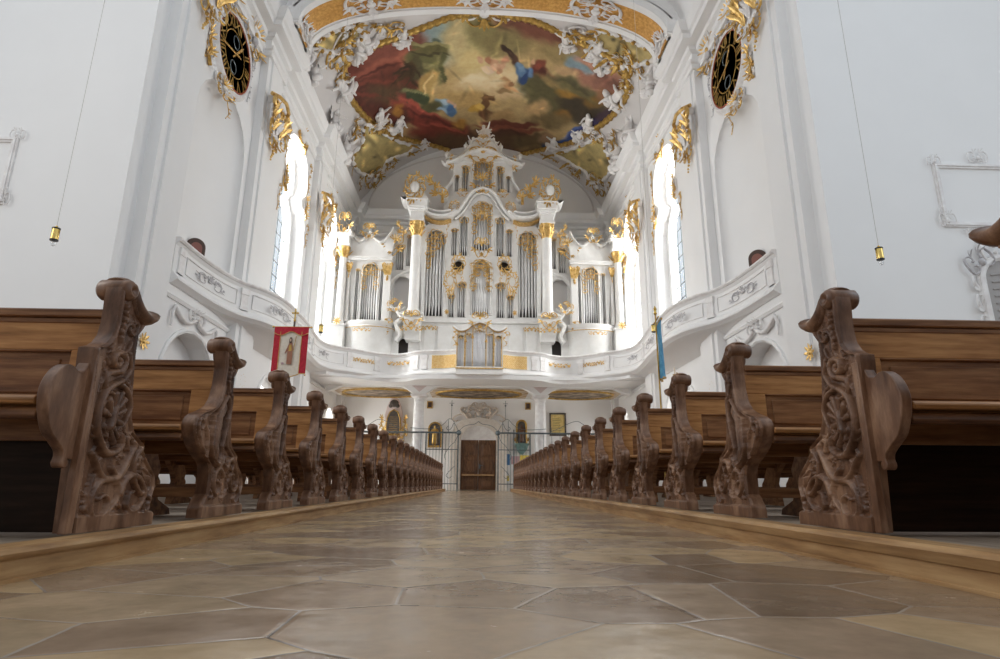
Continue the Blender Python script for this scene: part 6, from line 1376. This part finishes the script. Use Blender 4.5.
    for k, (u, v) in enumerate(((143, 346), (242, 384)) if s < 0 else ((811, 348), (714, 385))):
        x = s * (W - .36) ; p = P(u, v, x=x); e = empty('gilt_star', p, rz); tag(e, 'gilt eight-petalled star on the %s wall, %s' % (nm, 'on the pilaster nearest the crossing' if k == 0 else 'low beside the second pilaster'), 'star', 'gilt consecration stars')
        if k == 1: e.location = P(u, v, x=s * (W - .30)); 
        orn_part('rosette', (0, -.015, 0), 0, (.48, .4, .48), 'petals', e)
# ------------------------------------------------------------------ statues on the organ summit
for i, (dx, z, v, sc_) in enumerate(((0, 20.35, 1, 1.35), (-.6, 19.85, 0, 1.0), (.6, 19.85, 2, 1.0))):
    putto(v, (0.03 + dx, OY + .2, OP(481, 146)[1] + z - 20.1), (0, 0, .3 * (i - 1)), sc_, 'white putto on top of the organ, %s of the three' % ['middle and highest', 'left', 'right'][i], 'putti on the organ summit')

# ------------------------------------------------------------------ iron grille between the pews and the west door
GY = 30.08
def rail(b, x0, x1, z, r=.016): b.tube([(x0, GY, z), (x1, GY, z)], r, 6)
gt = empty('iron_gate', (0, GY, 0)); tag(gt, 'dark wrought-iron gate and railing standing across the nave before the west door', 'gate')
def gb(b, name, m='iron'): b.v = [(x, y - GY, z) for x, y, z in b.v]; return b.build(name, m, gt, 60)
for s in (-1, 1):
    b = MB(); b.tube([(s * .98, GY, 2.83), (s * 7.3, GY, 2.83)], .045, 8); gb(b, 'top_rail')
    b = MB(); b.ball((s * .98, GY, 2.83), .13, 10, 8); gb(b, 'knob')
    for z in (2.0, .35): b = MB(); rail(b, s * 1.0, s * 2.6, z, .022); gb(b, 'cross_rail')
    for x, h in ((1.0, 2.83), (1.78, 3.0), (2.6, 2.83)):
        b = MB(); b.box(s * x - .03, s * x + .03, GY - .03, GY + .03, 0, h); gb(b, 'post')
    b = MB(); b.tube([(s * 1.36, GY, 3.5), (s * 1.36, GY, 4.45)], .012, 5); b.tube([(s * 1.24, GY, 4.3), (s * 1.48, GY, 4.3)], .012, 5); b.ball((s * 1.36, GY, 4.2), .05, 6, 5); gb(b, 'spike')
    for x in np.arange(1.15, 2.55, .155): b = MB(); b.tube([(s * x, GY, 0), (s * x, GY, 2.83)], .011, 5); gb(b, 'bar')
    for x in np.arange(2.85, 7.2, .42): b = MB(); b.tube([(s * x, GY, 0), (s * x, GY, 2.83 + .3 * (abs(math.sin(x * 2)) > .7))], .010, 5); gb(b, 'bar')
    for pts in ([(.98, 2.9), (1.15, 3.2), (1.3, 3.45), (1.5, 3.5), (1.75, 3.25), (2.1, 3.05), (2.6, 3.0), (3.4, 3.05)], [(1.22, 2.83), (1.22, 3.4)], [(1.5, 2.83), (1.5, 3.45)], [(.98, 2.9), (.75, 3.12), (.5, 3.22), (.2, 3.26), (0.0, 3.4)], [(1.25, 3.3), (1.35, 3.05), (1.5, 2.95), (1.6, 3.05), (1.5, 3.15)], [(3.6, 2.9), (4.1, 3.1), (4.6, 3.35), (5.0, 3.45), (5.3, 3.3), (5.7, 3.05), (6.3, 2.95)],
                [(1.02, 2.7), (1.15, 2.4), (1.4, 2.15), (1.65, 1.75), (1.6, 1.5)], [(1.15, 1.2), (1.35, 1.0), (1.55, .75), (1.4, .62), (1.28, .72)]):
        q = smoothpath([(x, z, 0) for x, z in pts], 5); b = MB(); b.tube([(s * v.x, GY, v.y) for v in q], .014, 5); gb(b, 'scroll')

# ------------------------------------------------------------------ figures and pictures on the west wall under the gallery
def saint_mesh():
    N = [(0, 0, 0, .17), (0, 0, .25, .15), (.01, 0, .50, .13), (0, 0, .70, .13), (0, 0, .83, .05), (0, -.01, .92, .062), (0, 0, .98, .05), (-.13, 0, .77, .05), (-.20, -.06, .62, .04), (-.13, -.16, .60, .03), (.13, 0, .77, .05), (.20, -.04, .62, .04), (.16, -.16, .70, .03)]
    return skin(N, [(0, 1), (1, 2), (2, 3), (3, 4), (4, 5), (5, 6), (3, 7), (7, 8), (8, 9), (3, 10), (10, 11), (11, 12)], 'figure', 2)
SM = saint_mesh()
WY = 34.78
e = empty('statue_niche', (-2.5, WY, 2.38)); tag(e, 'dark arched niche with a gilded standing saint, left of the west door', 'niche')
b = MB(); L = arch(-.36, .36, 0, 1.40, .36); b.prism(L, 'y', -.03, -.01); b.build('niche_back', 'dark_marble', e, None)
b = MB(); b.tube([(x, -.05, z) for x, z in L], .045, 6, closed=True); b.build('frame', 'old_gold', e)
me_ = SM.copy(); me_.materials.append(M['old_gold']); o = link('saint_figure', me_, None, e); o.location = (0, -.22, .08); o.scale = (1.1, .8, 1.15)
b = MB(); b.box(-.3, .3, -.4, -.02, -.02, .08); b.build('ledge', 'old_gold', e, None)
e = empty('statue_shrine', (2.5, WY, 2.0)); tag(e, 'gilt-framed shrine with dark standing figure on a green console, right of the door', 'shrine')
b = MB(); L = arch(-.27, .27, .62, 1.95, .27); b.prism(L, 'y', -.04, -.01); b.build('shrine_back', 'dark_marble', e, None)
b = MB(); b.tube([(x, -.06, z) for x, z in L], .06, 6, closed=True)
for q in (-1, 1): leaves(b, (q * .32, .75), PI / 2 - q * .5, 3, .3, .06, 1.0, -.06); cscroll(b, q * .36, .66, .10, 0 if q > 0 else PI, .03, 1, -.06)
b.build('gilt_frame', 'old_gold', e)
me_ = SM.copy(); me_.materials.append(M['door_wood']); o = link('saint_figure', me_, None, e); o.location = (0, -.22, .66); o.scale = (.9, .7, 1.05)
b = MB(); b.prism([(-.38, .50), (.38, .50), (.42, .62), (-.42, .62)], 'y', -.42, -.01); b.prism([(-.30, .25), (.30, .25), (.36, .50), (-.36, .50)], 'y', -.36, -.01); b.prism([(-.08, 0), (.08, 0), (.26, .25), (-.26, .25)], 'y', -.26, -.01); b.build('console', 'green_marble', e, None)
x0, x1 = 4.14, 5.12
e = empty('framed_document', (4.63, WY, 3.08)); tag(e, 'dark-framed golden parchment picture hanging right of the right column', 'picture')
b = MB(); 
for (xa, xb, za, zb) in ((-.49, .49, 0, .09), (-.49, .49, 1.24, 1.33), (-.49, -.40, .09, 1.24), (.40, .49, .09, 1.24)): b.box(xa, xb, -.06, 0, za, zb)
b.build('frame', 'dark_marble', e, None); b = MB(); b.box(-.40, .40, -.02, -.005, .09, 1.24); b.build('sheet', 'parchment', e, None)
b = MB(); rnd = random.Random(5)
for k in range(9): b.box(-.30, .30 - rnd.random() * .2, -.024, -.02, .98 - k * .095, .998 - k * .095)
b.build('faded_lines', 'hood_brown', e, None)
# epitaph
e = empty('epitaph', (-4.90, WY, 2.5)); tag(e, 'epitaph with dark marble tablet in a pink and gold frame, left of the columns', 'epitaph')
b = MB(); b.prism([(-.55, 0), (.55, 0), (.62, .5), (.48, 1.2), (.52, 1.7), (.40, 2.2), (.22, 2.6), (0, 2.75), (-.22, 2.6), (-.40, 2.2), (-.52, 1.7), (-.48, 1.2), (-.62, .5)], 'y', -.14, -.0); o = b.build('backing', 'pink_stucco', e, None); bevel(o, .03, 2)
b = MB(); L = [(-.36, .55), (.36, .55), (.42, 1.0), (.36, 1.5), (.22, 1.85), (0, 1.98), (-.22, 1.85), (-.36, 1.5), (-.42, 1.0)]; b.prism(L, 'y', -.20, -.12); b.build('tablet', 'dark_marble', e, None)
b = MB(); b.tube([(x, -.18, z) for x, z in L], .045, 6, closed=True)
for k in range(8): b.box(-.24, .24, -.206, -.2, 1.55 - k * .11, 1.565 - k * .11)
b.build('gilt_moulding', 'old_gold', e)
b = MB(); b.ball((0, -.2, 2.35), (.26, .10, .22), 10, 7); b.ball((-.2, -.2, 2.2), (.12, .08, .12), 8, 5); b.ball((.2, -.2, 2.2), (.12, .08, .12), 8, 5); b.build('crest', 'dark_marble', e)
for q in (-1, 1):
    orn_part('bough', (q * .62, -.12, .95), 0, (.8 * q, .8, 1.2), 'gilt_scroll', e, 'g', 'old_gold'); orn_part('crest', (q * .42, -.2, .25), 0, (.5, .7, .5), 'gilt_scroll', e, 'g', 'old_gold')
orn_part('crest', (0, -.2, .30), 0, (.7, .8, .6), 'gilt_scroll', e, 'g', 'old_gold')
for s, u in ((-1, 431), (1, 529)):
    p = P(u, 406, y=WY); e = empty('wall_plaque', (p.x, WY, p.z - .2)); tag(e, 'small brown framed plaque high on the west wall, %s of the door' % ('left' if s < 0 else 'right'), 'plaque', 'small plaques by the door')
    b = MB(); b.box(-.16, .16, -.05, 0, 0, .42); b.build('frame', 'old_gold', e, None); b = MB(); b.box(-.11, .11, -.06, -.05, .06, .36); b.build('panel', 'hood_brown', e, None)
for nm, m, ua, va, ub, vb, lb in (('poster', 'blue_paper', 503.5, 454, 511.5, 465, 'blue poster on the wall just right of the west door'), ('poster', 'yellow_paper', 522, 455, 532, 463, 'yellow poster on the west wall beneath the shrine'), ('poster', 'pink_paper', 513, 456, 521, 464, 'mauve poster between the blue and the yellow one'), ('poster', 'yellow_paper', 504, 475, 511, 481, 'small yellow notice low on the wall under the blue poster')):
    A = P(ua, vb, y=WY); B = P(ub, va, y=WY); b = MB(); b.box(A.x, B.x, WY - .03, WY - .01, A.z, B.z); b.v = [(x - A.x, y - WY, z - A.z) for x, y, z in b.v]
    o = b.build(nm, m, None, None); o.location = (A.x, WY, A.z); tag(o, lb, 'poster', 'notices right of the door')
e = empty('leaflet_stand', (1.86, 34.5, 0)); tag(e, 'pale leaflet stand with shelves beside the right of the door', 'stand')
b = MB()
for x in (-.28, .26): b.box(x, x + .03, -.12, .12, 0, 1.15)
b.build('frame', 'paper', e, None)
for z in (.45, .8, 1.12): b = MB(); b.box(-.28, .29, -.13, .13, z, z + .03); b.build('shelf', 'paper', e, None)
# gilt candle sconces by the low arches
for s, u, v in ((1, 681, 372), (-1, 322, 377)):
    p = P(u, v, x=s * W); e = empty('candle_sconce', (s * (W - .005), p.y, p.z - .15), R(90) if s < 0 else R(-90)); tag(e, 'gilt candle sconce on the %s wall under the gallery' % ('right' if s > 0 else 'left'), 'sconce', 'gilt sconces')
    b = MB(); b.tube([(0, 0, .0), (0, -.12, -.05), (0, -.22, .02), (0, -.22, .10)], .02, 6); b.lathe([(.02, .10), (.08, .12), (.09, .15), (.03, .15)], c=(0, -.22, 0), n=12); b.leaf((0, -.02, -.2), (0, -.1, 1), (0, -1, 0), .45, .12, .2); b.build('bracket', 'old_gold', e); b = MB(); b.lathe([(.03, .14), (.03, .42), (.005, .45)], c=(0, -.22, 0), n=10); b.build('candle', 'cream_cloth', e)

# ------------------------------------------------------------------ processional banners standing among the pews
BY = 9.36
def BP(u, v): p = P(u, v, y=BY); return (p.x, p.z)
xc, zt = BP(293.5, 330); xl = BP(276.5, 330)[0]; xr = BP(310.5, 330)[0]; zb = BP(293, 378)[1]; hw = (xr - xl) / 2; hh = zt - zb; xc = (xl + xr) / 2 
e = empty('church_banner', (xc - .02, BY, .118)); tag(e, 'red and cream church banner with painted saint and gold cross on a pole, left pews', 'banner')
B0 = .118
def sh(pts): return [(x, z - B0) for x, z in pts]
b = MB(); b.tube([(.02, .03, 0), (.02, .03, zt + .10 - B0)], .013, 8); b.build('pole', 'hood_brown', e)
b = MB(); b.tube([(-hw - .03, .02, zt + .005 - B0), (hw + .03, .02, zt + .005 - B0)], .010, 8)
for q in (-1, 1): b.ball((q * (hw + .035), .02, zt + .005 - B0), .017, 8, 6)
b.build('crossbar', 'brass', e)
b = MB(); zc_ = zt + .22 - B0; b.box(.011, .029, .02, .04, zt + .10 - B0, zc_ + .10); b.box(-.035, .075, .02, .04, zc_ + .015, zc_ + .035); b.ball((.02, .03, zt + .12 - B0), .022, 8, 6); b.build('cross_finial', 'brass', e, None)
def cloth(x0, x1, ztop, zbot, nx, nz, y0=0.0, amp=.008, scal=None, th=.004):
    g = MB(); vs = []; 
    for side in (0, 1):
        for j in range(nz + 1):
            for i in range(nx + 1):
                x = x0 + (x1 - x0) * i / nx; lo_ = zbot(x) if callable(zbot) else zbot; hi_ = ztop(x) if callable(ztop) else ztop; z = hi_ + (lo_ - hi_) * j / nz
                vs.append((x, y0 + amp * math.sin(x * 22 + 1) * (j / nz) + side * th, z))
    k = (nx + 1) * (nz + 1); fs = []
    for j in range(nz):
        for i in range(nx):
            a = j * (nx + 1) + i; fs += [(a, a + 1, a + nx + 2, a + nx + 1), (k + a, k + a + nx + 1, k + a + nx + 2, k + a + 1)]
    for i in range(nx): fs += [(i, k + i, k + i + 1, i + 1), (nz * (nx + 1) + i, nz * (nx + 1) + i + 1, k + nz * (nx + 1) + i + 1, k + nz * (nx + 1) + i)]
    for j in range(nz): a = j * (nx + 1); fs += [(a, a + nx + 1, k + a + nx + 1, k + a), (a + nx, k + a + nx, k + a + 2 * nx + 1, a + 2 * nx + 1)]
    g.add(vs, fs); return g
cw = hw * .62; Zt = zt - B0; Zb = zb - B0
bot = lambda x: Zb + hh * .02 - hh * .055 * math.cos(x / cw * PI / 2) * 1.0
top_ = lambda x: Zt - hh * .12 + hh * .035 * math.cos(x / cw * PI)
cloth(-cw, cw, top_, bot, 20, 14, -.002).build('cream_panel', 'cream_cloth', e, 60)
cloth(-hw, -cw + .004, Zt, Zb + hh * .03, 6, 14, -.006).build('red_side_panel', 'red_cloth', e, 60); cloth(cw - .004, hw, Zt, Zb + hh * .03, 6, 14, -.006).build('red_side_panel', 'red_cloth', e, 60)
cloth(-hw, hw, Zt, lambda x: Zt - hh * .14 + hh * .04 * math.cos(x / cw * PI), 24, 3, -.012, .003).build('red_valance', 'red_cloth', e, 60)
b = MB(); b.tube([(x, -.016, Zt - hh * .14 + hh * .04 * math.cos(x / cw * PI)) for x in np.linspace(-hw, hw, 30)], .006, 5); b.tube([(x, -.008, bot(x)) for x in np.linspace(-cw, cw, 24)], .009, 5)
for q in (-1, 1):
    b.tube([(q * cw, -.014, Zt - hh * .10), (q * cw, -.014, Zb + hh * .02)], .005, 5); b.tube([(q * x, -.010, Zb + hh * .03) for x in np.linspace(cw, hw, 5)], .008, 5); b.ball((q * hw, -.01, Zb + hh * .0), .013, 6, 5)
b.build('gold_fringe', 'gold', e, 60)
zs0 = Zb + hh * .22; fh = hh * .56
b = MB(); b.prism([(-.035, zs0), (.045, zs0), (.050, zs0 + fh * .35), (.045, zs0 + fh * .62), (.030, zs0 + fh * .80), (-.015, zs0 + fh * .80), (-.045, zs0 + fh * .60), (-.075, zs0 + fh * .42), (-.070, zs0 + fh * .38), (-.035, zs0 + fh * .50)], 'y', -.016, -.010); o = b.build('painted_saint', 'brown_robe', e, None)
b = MB(); b.prism([(-.018, zs0 + fh * .78), (.022, zs0 + fh * .78), (.026, zs0 + fh * .92), (.016, zs0 + fh), (-.010, zs0 + fh), (-.022, zs0 + fh * .90)], 'y', -.016, -.011); b.build('painted_veil', 'hood_brown', o, None)
b = MB(); b.prism([(-.010, zs0 + fh * .84), (.012, zs0 + fh * .84), (.014, zs0 + fh * .92), (.002, zs0 + fh * .96), (-.012, zs0 + fh * .92)], 'y', -.019, -.016); b.build('painted_face', 'skin_paint', o, None)
b = MB(); b.prism([(-.02, zs0 + fh * .48), (.03, zs0 + fh * .50), (.025, zs0 + fh * .72), (-.012, zs0 + fh * .72)], 'y', -.018, -.016); b.tube([(.055, -.016, zs0 + fh * .50), (.085, -.016, zs0 + fh * 1.05)], .005, 5); b.build('painted_staff', 'old_gold', o, None)
b = MB(); b.ball((-.095, -.013, zs0 + .015), (.022, .003, .014), 8, 5); b.box(-.11, -.105, -.015, -.012, zs0 - .01, zs0 + .01); b.box(-.085, -.08, -.015, -.012, zs0 - .01, zs0 + .01); b.build('painted_lamb', 'pink_paper', o, None)
# the blue banner seen almost edge-on
xb_, zb_ = BP(661, 400); xt, zt2 = BP(655.5, 318); zlo = BP(656, 377)[1]
e = empty('church_banner', (xt + .02, BY, .118), R(82)); tag(e, 'blue church banner seen edge-on, hanging from a brass-topped pole among the right pews', 'banner')
b = MB(); b.tube([(0, .02, 0), (0, .02, zt2 + .10 - B0)], .013, 8); b.build('pole', 'old_gold', e); b = MB(); b.tube([(-.22, .01, zt2 - B0), (.22, .01, zt2 - B0)], .012, 8); b.build('crossbar', 'brass', e)
b = MB(); b.lathe([(.01, 0), (.03, .03), (.015, .07), (.03, .11), (.002, .17)], c=(0, .02, zt2 + .08 - B0), n=10); b.build('finial', 'brass', e)
cloth(-.21, .21, zt2 - B0, zlo - B0, 16, 12, -.03, .035, th=.006).build('blue_cloth', 'blue_cloth', e, 60)
b = MB(); b.tube([(x, -.035, zt2 - B0 - .03) for x in np.linspace(-.21, .21, 10)], .022, 6); b.build('gold_fringe', 'gold', e, 60); b = MB(); b.tube([(x, -.03 + .035 * math.sin(x * 22 + 1), zlo - B0) for x in np.linspace(-.21, .21, 20)], .014, 5); b.build('gold_fringe', 'gold', e, 60)

# ------------------------------------------------------------------ pendant lamps on long wires
for u, v, y, sc_, lb in ((54, 240, 8.0, 1.0, 'nearer one before the left white wall'), (878.5, 248, 8.0, 1.0, 'nearer one before the right white wall'), (321, 331, 14.0, 1.0, 'farther one before the left windows'), (653.5, 326, 14.0, 1.0, 'farther one above the blue banner')):
    p = P(u, v, y=y); e = empty('pendant_lamp', p); e.scale = (sc_,) * 3; tag(e, 'brass cylinder pendant lamp on a long wire, ' + lb, 'lamp', 'brass pendant lamps')
    b = MB(); b.lathe([(.046, -.095), (.050, -.10), (.050, .085), (.046, .09), (.02, .10), (.012, .12)], n=20); b.build('lamp_housing', 'brass', e); [ (lambda q: (q.lathe([(.050, za), (.053, za), (.053, za + .018), (.050, za + .018)], n=20), q.build('dark_ring', 'black_metal', e)))(MB()) for za in (-.105, .068)]
    b = MB(); b.lathe([(.018, -.10), (.03, -.125), (.036, -.15), (.028, -.178), (.002, -.19)], n=14); b.build('bulb', 'bulb_glass', e); b = MB(); b.tube([(0, 0, .11), (0, 0, (22 if y < 12 else 18.5) - p.z)], .004 if y < 12 else .0045, 5); b.build('wire', 'wire', e)
p = P(540, 100, y=26); 
# ------------------------------------------------------------------ things in the gallery niches
for s, nm in ((-1, 'left'), (1, 'right')):
    e = empty('hooded_chair', (s * 8.50, 16.75, 5.42), R(42) if s < 0 else R(-42)); tag(e, 'brown round-topped hooded wooden chair behind the parapet in the %s niche' % nm, 'chair', 'hooded chairs in the niches')
    L = arch(-.27, .27, 0, 1.93, .27, 16); b = MB(); b.prism(L, 'y', -.14, .0); o = b.build('hood', 'hood_brown', e, 40); bevel(o, .05, 3, 60)
    b = MB(); b.prism(arch(-.16, .16, .9, 1.78, .16, 14), 'y', -.16, -.14); b.build('padded_lining', 'hood_red', e, None)
# ------------------------------------------------------------------ stucco frames on the white crossing walls
def stucco_frame(x0, x1, z0, z1, label, orn):
    e = empty('wall_panel', ((x0 + x1) / 2, 12.5, z0)); tag(e, label, 'wall panel', 'stucco panels on the crossing walls'); cx = (x0 + x1) / 2
    for nm, i0, i1, h0, h1 in (('moulding', 0.0, .13, -.001, -.045), ('inner_moulding', .035, .085, -.044, -.075)):
        me = plate([[(x0 + i0 - cx, i0), (x1 - i0 - cx, i0), (x1 - i0 - cx, z1 - z0 - i0), (x0 + i0 - cx, z1 - z0 - i0)], [(x0 + i1 - cx, i1), (x1 - i1 - cx, i1), (x1 - i1 - cx, z1 - z0 - i1), (x0 + i1 - cx, z1 - z0 - i1)]], h0 - h1)
        b = MB(); b.absorb(me, Matrix.Translation((0, h1, 0)) @ XZ_Y); b.build(nm, 'stucco', e, None)
    for (k, x, z, sx, sz) in orn: orn_part(k, (x - cx, -.05, z - z0), 0, (sx * .8, .4, sz * .8), 'stucco_spray', e, 'w', 'stucco')
stucco_frame(10.86, 13.1, 6.26, 7.93, 'rectangular stucco picture frame with rocaille corners on the right crossing wall', [('crest', 10.88, 7.95, .42, .42), ('crest', 12.0, 8.08, .62, .55), ('relief', 12.0, 7.98, .5, .6), ('crest', 10.95, 6.40, .5, .6), ('bough', 10.86, 6.6, .35, .5), ('relief', 11.7, 6.16, 1.2, .5), ('crest', 13.1, 7.95, .4, .4), ('crest', 13.1, 6.3, .4, .4)])
stucco_frame(-12.9, -10.66, 6.30, 7.98, 'rectangular stucco picture frame with rocaille corners on the left crossing wall', [('crest', -10.68, 8.02, .42, .42), ('crest', -10.70, 6.40, .45, .55), ('bough', -10.62, 6.55, .3, .5), ('crest', -11.8, 8.1, .6, .5), ('crest', -12.9, 8.0, .4, .4), ('crest', -12.9, 6.3, .4, .4)])
e = empty('stucco_niche', (12.1, 12.5, 3.4)); tag(e, 'stucco shell frame round a grey arched stone relief at the right edge', 'niche')
b = MB(); L = arch(-.55, .55, 0, 2.05, .55, 14); b.prism(L, 'y', -.05, 0); b.build('stone_relief', 'grey_stone', e, None)
b = MB(); b.tube([(x, -.04, z) for x, z in [L[-1]][:0] + [(-.62, 0)] + [(x * 1.13, z * 1.03) for x, z in L[2:][::-1]] + [(.62, 0)]], .09, 7)
for q in (-1, 1):
    for z in (.3, .8, 1.3): leaves(b, (q * .68, z), PI / 2 - q * .9, 3, .34, .07, 1.2, -.05); cscroll(b, q * .72, z + .2, .14, 0 if q > 0 else PI, .03, 1, -.05)
b.build('shell_frame', 'stucco', e, 50)
orn_part('crest', (0, -.08, 2.25), 0, (1.1, 1, .9), 'crest', e, 'w', 'stucco'); orn_part('crest', (-.62, -.08, 1.95), (0, R(-30), 0), (.7, 1, .7), 'crest', e, 'w', 'grey_stucco')
b = MB(); rnd = random.Random(2)
for k in range(9): b.tube([(-.4, -.06, .3 + k * .17), (-.1, -.07, .34 + k * .17), (.2, -.06, .28 + k * .17), (.42, -.06, .33 + k * .17)], .02, 5)
b.build('carved_lines', 'grey_stone', e, 50)
